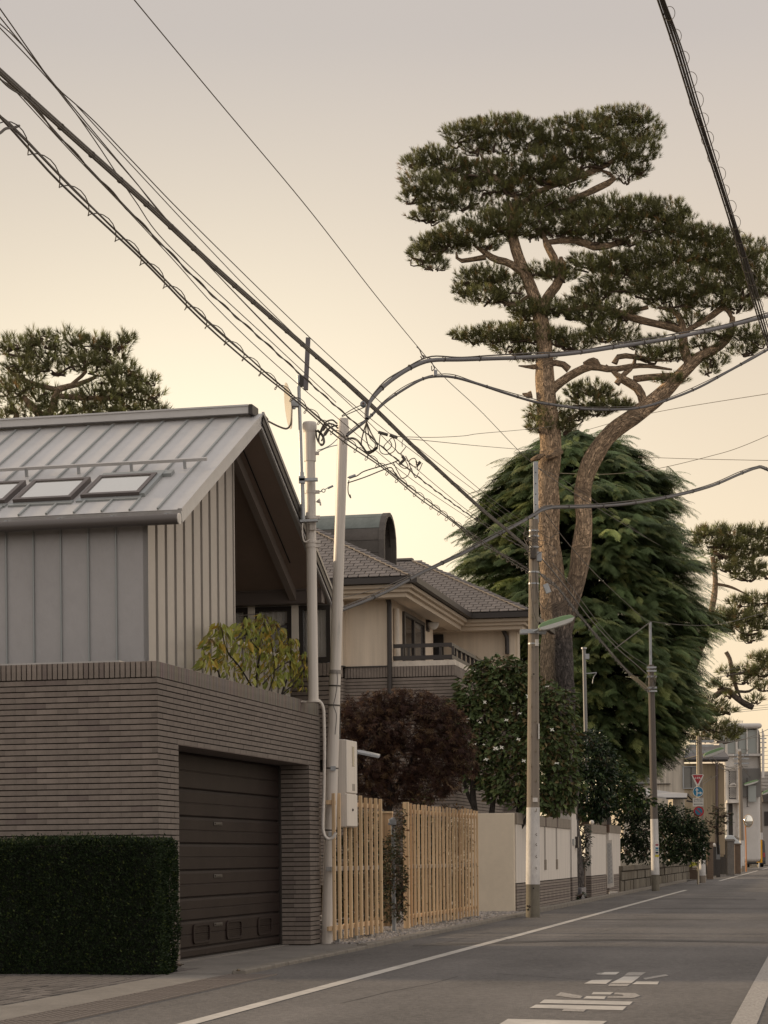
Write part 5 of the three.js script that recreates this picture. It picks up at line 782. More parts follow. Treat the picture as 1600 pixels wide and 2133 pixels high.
// ------------------------------------------------------------------ the tall red pine behind the garden wall
{
  const D = 57, base = at(1172, 1872, D).setY(0), t = thing('pine_tree', 'tall leaning red pine with a forked orange trunk behind the white garden wall', 'tree', W0, base.toArray());
  const y0 = at(1160, 1345, D).y, y1 = at(1160, 1130, D).y;
  limbs(t, D, [
    [[1174, 1905, 45], [1170, 1700, 37], [1167, 1500, 35], [1162, 1380, 37], [1160, 1300, 36], [1150, 1210, 27], [1142, 1110, 25], [1140, 1010, 25], [1148, 930, 25], [1142, 860, 22], [1136, 790, 22], [1133, 720, 18], [1122, 650, 15], [1098, 580, 13], [1078, 530, 12], [1066, 480, 9], [1060, 420, 6]],
    [[1168, 1320, 22], [1188, 1258, 21], [1203, 1205, 21], [1211, 1150, 20], [1217, 1085, 19], [1213, 1020, 20], [1232, 960, 20], [1270, 905, 20], [1325, 865, 20], [1370, 830, 16], [1420, 780, 15], [1455, 745, 13], [1497, 722, 9], [1523, 692, 8], [1526, 660, 6]],
    [[1328, 868, 13], [1340, 838, 11], [1328, 808, 10], [1302, 792, 9], [1285, 780, 6], [1262, 760, 5]],
    [[1440, 765, 11], [1425, 725, 10], [1422, 680, 9], [1408, 650, 7], [1370, 640, 5]],
    [[1145, 815, 13], [1165, 798, 11], [1195, 778, 9], [1230, 764, 8], [1275, 770, 7], [1330, 762, 6], [1400, 770, 5]],
    [[1185, 770, 8], [1170, 758, 7], [1140, 758, 7], [1115, 765, 6], [1080, 762, 4]],
    [[1240, 765, 6], [1245, 760, 9], [1235, 752, 8], [1215, 757, 7]],
    [[1280, 757, 7], [1285, 745, 6], [1305, 741, 6], [1345, 748, 5], [1400, 752, 4]],
    [[1320, 790, 8], [1345, 787, 8], [1400, 783, 7], [1430, 780, 6]],
    [[1285, 800, 7], [1298, 782, 6], [1320, 760, 5], [1325, 730, 4]],
    [[1128, 665, 13], [1140, 620, 12], [1160, 592, 11], [1171, 560, 10], [1168, 535, 9]],
    [[1165, 580, 9], [1158, 545, 9], [1140, 510, 8], [1130, 480, 6]],
    [[1092, 570, 10], [1060, 548, 9], [1030, 540, 8], [1008, 525, 6], [985, 510, 5]],
    [[1012, 535, 6], [985, 540, 5], [955, 542, 5], [950, 525, 4]],
    [[1140, 505, 6], [1200, 500, 8], [1240, 515, 8], [1290, 505, 6], [1330, 480, 4]],
    [[1180, 420, 6], [1240, 395, 8], [1280, 370, 6], [1240, 350, 4]],
    [[1065, 480, 7], [1080, 420, 6], [1020, 360, 5], [1000, 320, 4]],
    [[1070, 440, 6], [1120, 400, 6], [1200, 370, 7], [1270, 340, 5], [1310, 300, 4]],
    [[1350, 640, 5], [1300, 655, 6], [1280, 690, 5]], [[1160, 650, 5], [1240, 640, 7], [1330, 665, 8], [1420, 690, 8], [1425, 700, 6]],
    [[1430, 690, 6], [1480, 660, 7], [1510, 640, 8], [1525, 665, 9]], [[1130, 905, 8], [1165, 885, 6], [1200, 865, 4], [1225, 850, 3]],
    [[1108, 822, 8], [1100, 824, 7], [1088, 820, 4]], [[1030, 620, 4], [1070, 635, 6], [1110, 610, 8]],
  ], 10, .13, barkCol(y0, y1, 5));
  part(t, 'bark_scar', mergeC([[1152, 948], [1122, 952], [1160, 942]].map(([x, y], i) => limb([at(x - 14, y + 6, D - .25), at(x, y, D - .42), at(x + 12, y - 9 + i * 4, D - .3)], [.06, .10, .03], 8, .4, 70 + i, barkCol(y0, y1, 3)))), barkM);
  const pads = [
    [955, 288, 34, 24], [985, 275, 35, 22], [1025, 268, 44, 24], [1075, 270, 45, 24], [1045, 305, 55, 26], [990, 315, 28, 14], [1105, 300, 45, 30], [1155, 285, 42, 30], [1190, 262, 36, 20], [1235, 262, 40, 18], [1275, 248, 40, 18], [1325, 246, 38, 18], [1345, 280, 36, 34], [1300, 280, 50, 28], [1240, 295, 60, 28], [1180, 315, 60, 28], [1330, 320, 45, 24], [1275, 330, 60, 24], [1210, 350, 60, 20], [1130, 340, 50, 24],
    [1305, 368, 34, 14], [1335, 355, 18, 14], [860, 345, 26, 14], [888, 335, 34, 22], [915, 325, 30, 18], [935, 350, 40, 26], [875, 385, 42, 28], [860, 415, 26, 16], [920, 400, 55, 30], [965, 370, 50, 30], [1010, 365, 50, 30], [1060, 365, 52, 32], [1010, 400, 55, 20], [1110, 375, 45, 26], [1155, 368, 45, 26], [1185, 380, 40, 20], [910, 430, 45, 18], [965, 430, 40, 18], [880, 455, 28, 10], [910, 458, 24, 8], [1075, 400, 40, 16],
    [900, 515, 38, 22], [885, 535, 38, 26], [930, 510, 50, 28], [960, 495, 50, 28], [905, 555, 30, 12], [1010, 475, 50, 30], [1000, 510, 45, 22], [1060, 475, 55, 38], [1050, 440, 40, 18], [1110, 475, 52, 40], [1110, 430, 50, 22], [1160, 430, 50, 26], [1165, 475, 55, 34], [1210, 440, 55, 26], [1225, 470, 58, 30], [1270, 440, 55, 26], [1285, 475, 55, 26], [1330, 440, 52, 24], [1345, 470, 52, 24], [1385, 445, 48, 26], [1420, 458, 26, 18], [1395, 475, 36, 18], [1215, 500, 50, 16], [1300, 505, 45, 14],
    [1425, 490, 45, 14], [1465, 492, 45, 18], [1505, 503, 40, 18], [1385, 500, 40, 12], [1550, 520, 50, 18],
    [1205, 545, 26, 12], [1225, 555, 35, 16], [1265, 555, 45, 26], [1300, 555, 48, 30], [1345, 550, 52, 36], [1395, 540, 52, 36], [1440, 535, 50, 34], [1485, 540, 50, 34], [1530, 550, 50, 34], [1580, 560, 46, 34], [1600, 600, 36, 40], [1255, 585, 40, 22], [1310, 595, 60, 30], [1370, 600, 62, 36], [1435, 595, 62, 38], [1500, 590, 60, 36], [1550, 605, 50, 30], [1480, 630, 55, 22], [1535, 640, 36, 18], [1400, 635, 55, 18],
    [985, 585, 40, 18], [1020, 580, 45, 22], [1055, 600, 45, 24], [970, 610, 26, 14], [1005, 622, 50, 18], [1060, 630, 36, 12], [1140, 570, 55, 14], [1165, 580, 36, 10], [1095, 650, 38, 14], [1130, 645, 42, 18], [1165, 650, 24, 10], [1110, 665, 45, 10],
    [1215, 625, 38, 20], [1245, 612, 40, 18], [1205, 655, 36, 24], [1240, 660, 48, 30], [1270, 690, 50, 28], [1290, 650, 40, 24], [1245, 705, 40, 18], [1305, 715, 34, 12],
    [965, 702, 26, 10], [990, 710, 36, 14], [1030, 700, 46, 18], [1075, 700, 52, 20], [1120, 705, 52, 22], [1165, 712, 46, 20], [1060, 728, 40, 12], [1110, 745, 48, 14], [1200, 720, 36, 14],
    [1375, 725, 46, 20], [1425, 670, 50, 18], [1405, 745, 36, 16], [1500, 700, 28, 14], [1550, 700, 40, 20], [1575, 715, 26, 14], [1545, 735, 30, 12], [1485, 755, 28, 18], [1475, 775, 16, 8], [1395, 795, 32, 10], [1350, 745, 30, 14], [1465, 720, 30, 18],
    [1205, 820, 26, 14], [1232, 815, 36, 16], [1262, 825, 24, 10], [1225, 842, 38, 14], [1270, 850, 40, 10], [1300, 848, 24, 8], [1240, 862, 34, 10], [1120, 865, 24, 20], [1150, 858, 36, 18], [1125, 893, 30, 18], [1160, 890, 36, 16], [1195, 872, 28, 10], [1180, 895, 24, 10],
  ];
  twigs(t, D, pads, 91, twigM);
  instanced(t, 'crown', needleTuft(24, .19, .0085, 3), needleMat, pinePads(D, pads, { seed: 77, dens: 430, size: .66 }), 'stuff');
}
{ // pine behind the metal house, upper left
  const D = 46, base = at(95, 1750, D).setY(0), t = thing('pine_tree', 'wide loose pine rising behind the metal roof on the left', 'tree', W0, base.toArray());
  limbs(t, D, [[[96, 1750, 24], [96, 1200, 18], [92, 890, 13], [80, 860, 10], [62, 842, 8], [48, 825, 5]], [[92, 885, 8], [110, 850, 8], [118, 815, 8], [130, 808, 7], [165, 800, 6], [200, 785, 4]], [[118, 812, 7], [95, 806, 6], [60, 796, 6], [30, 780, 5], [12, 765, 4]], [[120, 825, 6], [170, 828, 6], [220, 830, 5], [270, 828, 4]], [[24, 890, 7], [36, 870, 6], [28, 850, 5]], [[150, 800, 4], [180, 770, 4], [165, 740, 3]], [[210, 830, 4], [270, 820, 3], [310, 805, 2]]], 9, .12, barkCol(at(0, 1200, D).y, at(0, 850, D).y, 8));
  const pads = [[15, 725, 34, 14], [45, 735, 40, 18], [80, 708, 26, 14], [98, 715, 26, 16], [100, 740, 40, 18], [150, 712, 30, 16], [165, 735, 42, 20], [205, 722, 36, 16], [240, 722, 28, 12], [262, 712, 12, 10], [230, 745, 36, 12], [180, 755, 42, 14], [30, 770, 44, 18], [80, 765, 52, 20], [130, 772, 46, 16], [55, 790, 36, 14], [190, 770, 48, 14], [240, 772, 40, 14], [268, 778, 20, 10], [235, 795, 44, 12], [10, 812, 36, 18], [45, 815, 40, 14], [80, 825, 42, 16], [275, 805, 40, 12], [312, 798, 22, 8], [255, 820, 50, 14], [205, 822, 40, 10], [295, 828, 34, 9], [325, 826, 14, 7], [100, 850, 40, 20], [145, 850, 50, 20], [190, 850, 46, 18], [235, 850, 48, 18], [280, 850, 40, 14], [310, 862, 30, 8], [330, 862, 12, 6], [20, 850, 34, 20], [60, 868, 34, 14], [8, 875, 24, 12], [130, 875, 40, 12], [200, 872, 60, 12], [265, 872, 50, 10]];
  twigs(t, D, pads, 92, twigM);
  instanced(t, 'crown', needleTuft(20, .2, .0085, 4), needleMat, pinePads(D, pads, { seed: 78, dens: 170, size: .78 }), 'stuff');
}
{ // far pine at the right edge
  const D = 118, base = at(1420, 1800, D).setY(0), t = thing('pine_tree', 'far ragged pine with bare broken limbs at the right edge behind the cedar', 'tree', W0, base.toArray());
  limbs(t, D, [[[1428, 1812, 17], [1420, 1700, 16], [1405, 1640, 15], [1392, 1590, 13], [1395, 1500, 11], [1440, 1400, 9], [1478, 1290, 7], [1490, 1210, 6], [1484, 1160, 5]], [[1490, 1450, 6], [1512, 1436, 6], [1532, 1452, 7], [1550, 1465, 7], [1569, 1474, 6]], [[1512, 1358, 5], [1520, 1372, 5], [1526, 1405, 4.5], [1536, 1438, 4], [1545, 1455, 3]], [[1486, 1152, 4], [1510, 1160, 4], [1545, 1158, 3], [1580, 1145, 2]], [[1486, 1215, 4], [1520, 1222, 3], [1560, 1240, 3]], [[1480, 1280, 4], [1520, 1280, 3], [1580, 1270, 2]], [[1526, 1405, 3], [1560, 1400, 3], [1590, 1390, 2]], [[1536, 1440, 3], [1560, 1440, 3], [1580, 1425, 2]]], 8, .12, barkCol(at(0, 1500, D).y, at(0, 1300, D).y, 9));
  const pads = [[1465, 1115, 26, 8], [1490, 1112, 30, 10], [1530, 1115, 36, 10], [1575, 1115, 36, 12], [1605, 1120, 30, 12], [1480, 1135, 36, 12], [1520, 1140, 40, 12], [1570, 1140, 40, 14], [1610, 1150, 30, 14], [1510, 1158, 36, 8], [1560, 1160, 36, 8], [1510, 1185, 30, 10], [1550, 1185, 40, 14], [1600, 1195, 30, 14], [1560, 1205, 34, 8], [1540, 1260, 26, 8], [1580, 1255, 34, 10], [1610, 1260, 30, 12], [1500, 1285, 28, 8], [1535, 1290, 40, 12], [1585, 1285, 36, 14], [1510, 1310, 30, 10], [1555, 1315, 36, 12], [1565, 1335, 24, 8], [1590, 1305, 30, 10], [1585, 1375, 24, 8], [1600, 1385, 24, 8], [1560, 1400, 24, 8], [1590, 1405, 34, 10], [1555, 1420, 28, 7], [1595, 1435, 26, 8], [1515, 1405, 16, 4], [1500, 1432, 22, 6], [1520, 1450, 14, 5], [1480, 1470, 26, 10], [1470, 1490, 34, 12], [1500, 1485, 30, 8], [1460, 1510, 30, 12], [1490, 1520, 36, 10], [1525, 1532, 24, 6], [1510, 1545, 26, 6], [1465, 1540, 26, 10], [1575, 1462, 14, 3]];
  twigs(t, D, pads, 93, twigM);
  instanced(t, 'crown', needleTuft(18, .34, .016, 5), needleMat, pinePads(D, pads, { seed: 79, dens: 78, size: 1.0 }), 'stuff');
}
// ------------------------------------------------------------------ big cedar of drooping sprays
{
  const D = 78, m = mpp(D), base = at(1255, 1800, D).setY(0), t = thing('cedar_tree', 'huge bushy dark green cedar with drooping sprays behind the forked pine', 'tree', W0, base.toArray());
  const prof = [[905, 1208, 6], [930, 1205, 78], [965, 1200, 142], [1005, 1198, 172], [1060, 1205, 205], [1130, 1208, 230], [1200, 1214, 243], [1280, 1222, 246], [1360, 1228, 248], [1430, 1240, 228], [1500, 1262, 188], [1555, 1262, 118], [1605, 1262, 60]];
  const P = (py) => { let i = 1; while (i < prof.length - 1 && prof[i][0] < py) i++; const a = prof[i - 1], b = prof[i], k = Math.max(0, Math.min(1, (py - a[0]) / (b[0] - a[0]))); return [lerp(a[1], b[1], k), lerp(a[2], b[2], k)]; };
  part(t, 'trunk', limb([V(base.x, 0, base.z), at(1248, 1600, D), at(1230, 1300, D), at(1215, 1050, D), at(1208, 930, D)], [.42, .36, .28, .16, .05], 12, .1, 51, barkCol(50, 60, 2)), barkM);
  const q = rng(404), br = [], spray = (() => { // a drooping branchlet with side twigs, every twig a row of fine blades
    const a = [], add = (p, d, l, w) => { const s = d.clone().cross(V(.2, 1, .1)).normalize().multiplyScalar(w); for (const v of [p.clone().add(s), p.clone().sub(s), p.clone().addScaledVector(d, l)]) a.push(v.x, v.y, v.z); };
    const q2 = rng(9), curve = (k) => V(k, .12 * k - .42 * k * k, 0);
    for (let i = 0; i < 15; i++) for (const s of [-1, 1]) { const k = .06 + i / 15 * .92, p = curve(k), l = (.34 * (1 - k * .72)) * (.8 + .4 * q2()), d = V(.55 + .2 * q2(), -.25 - .35 * q2(), s * (.8 - .3 * k)).normalize(); for (let j = 0; j < 4; j++) { const kk = j / 4, pp = p.clone().addScaledVector(d, l * kk).add(V(0, -.10 * kk * kk * l, 0)); add(pp, d.clone().add(V(.25, .12 - q2() * .4, s * (q2() - .4) * .9)).normalize(), l * .46, .012); add(pp, d.clone().add(V(-.1 + q2() * .3, -.4 * q2(), s * -.5 * q2())).normalize(), l * .40, .011); } }
    const g = new THREE.BufferGeometry(); g.setAttribute('position', new THREE.Float32BufferAttribute(a, 3)); g.computeVertexNormals(); return uvBox(g); })();
  const L = [];
  // boughs: each carries a fan of sprays, so the surface breaks into shelves
  for (let b = 0; b < 900; b++) {
    const py = 912 + 690 * Math.pow(q(), .85), [c, hw] = P(py), th = q() * 6.283; if (Math.sin(th) < -.55 && q() < .7) continue;
    const lump = .10 * Math.sin(th * 3 + py * .021) + .07 * Math.sin(th * 5 - py * .043 + 1) + .05 * Math.sin(py * .09 + th), f = .70 + .24 * q() + lump, ctr = at(c, py, D), dir = V(Math.cos(th), 0, Math.sin(th)), tip = ctr.clone().addScaledVector(dir, hw * m * f).add(V(0, 0, 0)), inn = ctr.clone().addScaledVector(dir, hw * m * f * .45).add(V(0, .25, 0));
    if (b % 3 === 0) br.push(tube([ctr.clone().add(V(0, .35, 0)), inn, tip.clone().add(V(0, .05, 0))], .035, 6, 5));
    const hue = .65 + .7 * q(), nS = 22;
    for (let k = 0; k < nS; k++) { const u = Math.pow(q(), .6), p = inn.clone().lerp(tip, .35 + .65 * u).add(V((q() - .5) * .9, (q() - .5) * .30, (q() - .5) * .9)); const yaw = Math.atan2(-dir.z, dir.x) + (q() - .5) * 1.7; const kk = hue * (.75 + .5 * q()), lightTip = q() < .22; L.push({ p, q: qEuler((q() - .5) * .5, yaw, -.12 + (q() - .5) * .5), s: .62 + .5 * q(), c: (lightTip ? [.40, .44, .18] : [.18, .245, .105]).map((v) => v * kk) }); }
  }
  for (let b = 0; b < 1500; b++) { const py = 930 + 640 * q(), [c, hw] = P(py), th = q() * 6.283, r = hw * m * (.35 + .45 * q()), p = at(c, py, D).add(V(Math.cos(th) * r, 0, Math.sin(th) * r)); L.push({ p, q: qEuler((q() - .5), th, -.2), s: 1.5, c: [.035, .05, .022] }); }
  part(t, 'branch', merge(br), twigM, 'stuff');
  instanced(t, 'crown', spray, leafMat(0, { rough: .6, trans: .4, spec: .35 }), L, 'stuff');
}
// ------------------------------------------------------------------ broad-leaved trees and shrubs
function blobs(D, list, o) {
  const q = rng(o.seed), L = [], m = mpp(D);
  for (const [px, py, rx, ry, dd] of list) {
    const c = at(px, py, D + (dd ?? (q() - .5) * rx * m * .8 * (o.flat ?? 1))), X = rx * m, Y = ry * m, Z = (X + Y) / 2 * (o.flat ?? .9), n = Math.round(o.dens * X * Y), lump = Array.from({ length: 7 }, () => [q() * 6.28, q() * 3 + 2.5, q() * 6.28]);
    for (let i = 0; i < n; i++) {
      const th = q() * 6.283, cz = q() * 2 - 1, s = Math.sqrt(1 - cz * cz), d = V(s * Math.cos(th), cz, s * Math.sin(th)); let w = 0; for (const [a, f, b] of lump) w += Math.sin(d.x * f + a) * Math.sin(d.y * f + d.z * f * 1.3 + b);
      const r = (.5 + .52 * Math.pow(q(), .42)) * (1 + .11 * w), p = V(c.x + d.x * X * r, c.y + d.y * Y * r, c.z + d.z * Z * r);
      const out = V(d.x + (q() - .5) * 1.5, d.y * .5 - (o.droop ?? .1) + (q() - .5) * .9, d.z + (q() - .5) * 1.5), k = .55 + .9 * q(), col = o.cols[Math.floor(Math.pow(q(), o.mix ?? 1.6) * o.cols.length)];
      L.push({ p, q: qFromTo(out).multiply(qEuler((q() - .5) * 2.4, 0, 0)), s: o.size * (.65 + .7 * q()), c: col.map((v) => v * k) });
    }
  }
  return L;
}
function bush(name, label, cat, D, bx, by, list, o, stems = []) {
  const b = at(bx, by, D).setY(0), t = thing(name, label, cat, W0, b.toArray(), o.group);
  if (stems.length) stems.forEach((l, i) => part(t, i ? 'branch' : 'trunk', limb(l.map((p) => at(p[0], p[1], D + (p[3] ?? 0))), l.map((p) => p[2] * mpp(D)), 8, .1, 200 + i + D, (v) => o.bark ?? [.07, .055, .045]), barkM));
  const q = rng(o.seed + 5), tw = []; for (const [px, py, rx, ry, dd = 0] of list) for (let k = 0; k < 5; k++) tw.push(tube([at(px + (q() - .5) * rx * .4, py + ry * .6, D + dd), at(px + (q() - .5) * rx, py, D + dd + (q() - .5) * .3), at(px + (q() - .5) * rx * 1.7, py - (q() - .3) * ry, D + dd + (q() - .5) * (dd ? .3 : .8))], .010 * D / 45, 6, 4)); part(t, 'twigs', merge(tw), twigM, 'stuff');
  instanced(t, o.part ?? 'crown', o.geo ?? leafGeo(1, .5, .2, .3), o.mat ?? leafMat(0, { rough: .5, trans: .3 }), blobs(D, list, o), 'stuff'); return t;
}
const LEAF = leafGeo(1, .52, .2, .35);
{
  const D = 45.7, dog = [[1045, 1392, 42, 26], [1010, 1400, 34, 24], [1085, 1400, 30, 26], [1060, 1425, 55, 34], [995, 1440, 45, 34], [960, 1475, 32, 30], [1010, 1480, 58, 42], [1075, 1470, 62, 46], [1130, 1460, 42, 44], [1165, 1480, 34, 44], [950, 1520, 26, 26], [985, 1545, 48, 42], [1050, 1550, 66, 52], [1120, 1545, 62, 56], [1175, 1550, 34, 54], [970, 1580, 26, 24], [1010, 1610, 46, 34], [1070, 1620, 58, 40], [1135, 1620, 54, 46], [1175, 1630, 34, 44], [1110, 1665, 46, 26], [1160, 1670, 34, 26], [1040, 1650, 30, 20]];
  const t = bush('dogwood_tree', 'green dogwood tree dotted with white star flowers behind the garden wall', 'tree', D, 1050, 1760, dog, { seed: 11, dens: 2600, size: .125, flat: .55, droop: .35, cols: [[.09, .125, .045], [.11, .15, .055], [.15, .18, .06], [.20, .15, .07]], mix: 1.5, geo: LEAF },
    [[[1000, 1830, 8], [990, 1700, 7], [985, 1640, 6], [1000, 1560, 4], [1010, 1490, 3]], [[1020, 1830, 8], [1022, 1720, 7], [1030, 1650, 5], [1050, 1560, 3]], [[1060, 1830, 7], [1075, 1740, 6], [1085, 1660, 5], [1110, 1570, 3]], [[1075, 1740, 4], [1105, 1690, 4], [1130, 1640, 3]], [[990, 1690, 4], [970, 1640, 4], [960, 1560, 2]]]);
  const q = rng(61), petal = (() => { const a = []; for (let k = 0; k < 4; k++) { const c = Math.cos(k * Math.PI / 2), s = Math.sin(k * Math.PI / 2), P = (x, y, z) => [x * c - z * s, y, x * s + z * c]; const f = [P(0, 0, 0), P(.4, .06, .24), P(1, .02, 0), P(.4, .06, -.24)]; for (const i of [0, 1, 2, 0, 2, 3]) a.push(...f[i]); } const g = new THREE.BufferGeometry(); g.setAttribute('position', new THREE.Float32BufferAttribute(a, 3)); g.computeVertexNormals(); return uvBox(g); })();
  const fm = mat([.72, .70, .60], .6, { side: 1 }), F = [[1010, 1463], [1030, 1466], [1066, 1482], [1070, 1465], [1083, 1486], [975, 1497], [972, 1503], [988, 1550], [978, 1558], [1008, 1551], [1035, 1560], [1032, 1559], [1045, 1557], [1013, 1582], [1120, 1600], [1091, 1585], [1100, 1450], [1140, 1430], [1150, 1520], [1080, 1540], [1000, 1505], [1055, 1500], [955, 1535], [1160, 1590]];
  for (const [x, y] of F) { const m = piece(t, 'flower', petal, fm, at(x, y, D - .72).toArray()); m.scale.setScalar(rr(.04, .075)); m.quaternion.setFromEuler(new THREE.Euler(rr(.2, .9), rr(0, 6), rr(-.4, .4))); }
}
{
  const D = 37.5, mp = [[760, 1478, 50, 34], [810, 1465, 50, 28], [860, 1465, 52, 28], [905, 1480, 44, 30], [945, 1510, 26, 30], [730, 1510, 36, 40], [780, 1520, 60, 42], [850, 1515, 70, 44], [915, 1530, 46, 44], [720, 1560, 34, 44], [770, 1575, 56, 46], [840, 1580, 70, 50], [910, 1580, 52, 46], [950, 1570, 20, 34], [760, 1625, 46, 32], [820, 1635, 52, 32], [890, 1630, 52, 34], [930, 1625, 30, 28], [965, 1545, 22, 30], [975, 1590, 18, 30], [705, 1590, 24, 40], [715, 1640, 30, 26], [860, 1668, 40, 14], [780, 1665, 30, 12]];
  const thin = (() => { const a = []; for (let k = 0; k < 5; k++) { const an = (k - 2) * .55, c = Math.cos(an), s = Math.sin(an), L2 = 1 - Math.abs(k - 2) * .17; for (const [x, z] of [[0, -.02], [L2 * .5, -.075], [L2, 0], [0, .02], [L2, 0], [L2 * .5, .075]].map(([x, z]) => [x * c - z * s, x * s + z * c])) a.push(x, -.25 * x * x, z); } const g = new THREE.BufferGeometry(); g.setAttribute('position', new THREE.Float32BufferAttribute(a, 3)); g.computeVertexNormals(); return uvBox(g); })();
  bush('maple_tree', 'domed dark red cut-leaf maple before the brick ground floor', 'tree', D, 800, 1750, mp, { seed: 12, dens: 3300, size: .115, droop: .45, cols: [[.07, .038, .030], [.095, .050, .034], [.15, .085, .048], [.19, .125, .07]], mix: 2.2, geo: thin, mat: leafMat(0, { rough: .6, trans: .3, spec: .3 }), bark: [.05, .04, .035] },
    [[[805, 1880, 10], [806, 1720, 8], [812, 1660, 7], [800, 1580, 5], [780, 1510, 3]], [[812, 1660, 5], [850, 1600, 4], [880, 1520, 2]], [[806, 1690, 4], [770, 1640, 4], [745, 1570, 2]]]);
}
bush('camellia_tree', 'rounded glossy dark green camellia beside the gateway', 'tree', 63.5, 1240, 1780, [[1235, 1545, 28, 26], [1225, 1590, 28, 40], [1255, 1580, 26, 36], [1235, 1630, 36, 40], [1262, 1625, 22, 34], [1225, 1675, 26, 30], [1255, 1670, 26, 32], [1240, 1692, 26, 16]], { seed: 13, dens: 2400, size: .13, droop: .3, cols: [[.018, .034, .014], [.026, .046, .018], [.055, .085, .03]], mix: 2.2, geo: LEAF, mat: leafMat(0, { rough: .3, trans: .12, spec: .6 }) }, [[[1236, 1860, 4], [1238, 1740, 4], [1238, 1640, 3]]]);
bush('shrub', 'bright green loose shrub spilling over right of the camellia', 'shrub', 66, 1300, 1800, [[1278, 1605, 24, 34], [1300, 1630, 26, 26], [1285, 1650, 26, 30], [1322, 1650, 22, 20], [1310, 1672, 34, 22], [1345, 1668, 18, 12]], { seed: 14, dens: 1700, size: .15, droop: .2, cols: [[.035, .062, .022], [.055, .09, .028], [.11, .14, .035]], mix: 1.7, geo: LEAF });
bush('shrub', 'very dark spreading shrub on the stone wall left of the brown pole', 'shrub', 71, 1325, 1800, [[1312, 1690, 30, 24], [1345, 1690, 26, 22], [1310, 1730, 34, 36], [1340, 1730, 24, 38], [1310, 1770, 28, 26], [1342, 1770, 22, 26]], { seed: 15, dens: 2300, size: .12, droop: .3, cols: [[.014, .024, .010], [.02, .034, .014], [.05, .06, .024]], mix: 2.4, geo: LEAF, mat: leafMat(0, { rough: .55, trans: .12 }) });
bush('shrub', 'large rounded dark clipped bush on the stone wall right of the brown pole', 'shrub', 84, 1420, 1810, [[1385, 1690, 22, 16], [1385, 1705, 28, 30], [1415, 1708, 32, 26], [1440, 1722, 26, 22], [1390, 1740, 30, 36], [1425, 1745, 36, 36], [1458, 1742, 18, 30], [1395, 1775, 28, 24], [1430, 1778, 34, 20], [1462, 1770, 14, 24]], { seed: 16, dens: 2300, size: .12, droop: .25, cols: [[.022, .040, .016], [.032, .054, .02], [.05, .075, .028]], mix: 1.6, geo: LEAF, mat: leafMat(0, { rough: .55, trans: .15 }) });
bush('garden_pine', 'small cloud-pruned garden pine behind the traffic sign', 'tree', 100, 1497, 1800, [[1495, 1682, 14, 8], [1492, 1694, 20, 6], [1505, 1700, 22, 5], [1480, 1712, 22, 8], [1510, 1712, 18, 7], [1492, 1722, 18, 7], [1475, 1730, 12, 8], [1500, 1735, 14, 6], [1520, 1695, 12, 4]], { seed: 17, dens: 400, size: .22, droop: -.3, cols: [[.035, .05, .02], [.05, .065, .026]], geo: needleTuft(12, .5, .035, 8), mat: needleMat }, [[[1497, 1780, 3], [1494, 1735, 2.5], [1496, 1685, 2]]]);
bush('shrub', 'pale twiggy grey-green bush in the gateway behind the handrail', 'shrub', 58.5, 1214, 1820, [[1212, 1735, 14, 18], [1222, 1745, 10, 16], [1213, 1765, 16, 22], [1218, 1790, 13, 18]], { seed: 18, dens: 1800, size: .085, droop: .1, cols: [[.04, .055, .03], [.06, .075, .045], [.22, .22, .18]], mix: 2.0, geo: LEAF });
bush('shrub', 'reddish-brown thin shrub growing in the opening of the timber fence', 'shrub', 33.5, 818, 1930, [[812, 1780, 16, 40], [826, 1760, 16, 40], [832, 1720, 12, 30], [806, 1830, 14, 40], [822, 1830, 20, 46], [835, 1830, 14, 40], [812, 1890, 18, 30], [830, 1890, 16, 30], [838, 1700, 8, 14]], { seed: 19, dens: 11000, size: .045, droop: .1, cols: [[.05, .06, .025], [.09, .08, .035], [.15, .085, .045]], mix: 1.4, geo: LEAF });
bush('shrub', 'orange-tipped young shrub rising above the long timber fence', 'shrub', 37, 880, 1850, [[880, 1650, 9, 9], [876, 1668, 13, 10], [890, 1672, 10, 9], [926, 1680, 8, 7], [951, 1682, 7, 5], [880, 1690, 16, 10]], { seed: 20, dens: 2200, size: .06, droop: -.2, cols: [[.07, .065, .022], [.16, .09, .03]], geo: LEAF });
bush('shrub', 'low green weeds at the foot of the brick plinth by the gateway', 'weeds', 56, 1195, 1868, [[1182, 1868, 10, 6], [1208, 1866, 12, 7], [1200, 1872, 8, 4], [1222, 1869, 6, 4]], { seed: 21, dens: 1500, size: .10, droop: -.1, cols: [[.03, .055, .02], [.05, .085, .03]], geo: LEAF });
bush('shrub', 'tuft of green weeds at the foot of the nearest concrete pole', 'weeds', 40.3, 1103, 1892, [[1103, 1888, 7, 4], [1100, 1895, 5, 3]], { seed: 22, dens: 900, size: .06, droop: -.2, cols: [[.04, .075, .03]], geo: LEAF });
bush('climbing_stem', 'thin dark ivy-clad stem squeezed against the tall gate post', 'plant', 56.2, 1193, 1870, [[1190, 1775, 6, 20], [1192, 1820, 6, 20]], { seed: 24, dens: 160, size: .06, droop: .1, cols: [[.05, .06, .03]], geo: LEAF, part: 'leaves' }, [[[1196, 1868, 5], [1190, 1830, 5], [1188, 1790, 4], [1191, 1750, 5], [1195, 1705, 7], [1199, 1660, 8]]]);
bush('shrub', 'small clump of weeds in the gutter below the garage apron', 'weeds', 20.9, 496, 2022, [[496, 2021, 6, 2], [375, 2010, 10, 4, .8]], { seed: 25, dens: 2600, size: .03, droop: -.1, cols: [[.10, .11, .03], [.05, .07, .02]], geo: LEAF });
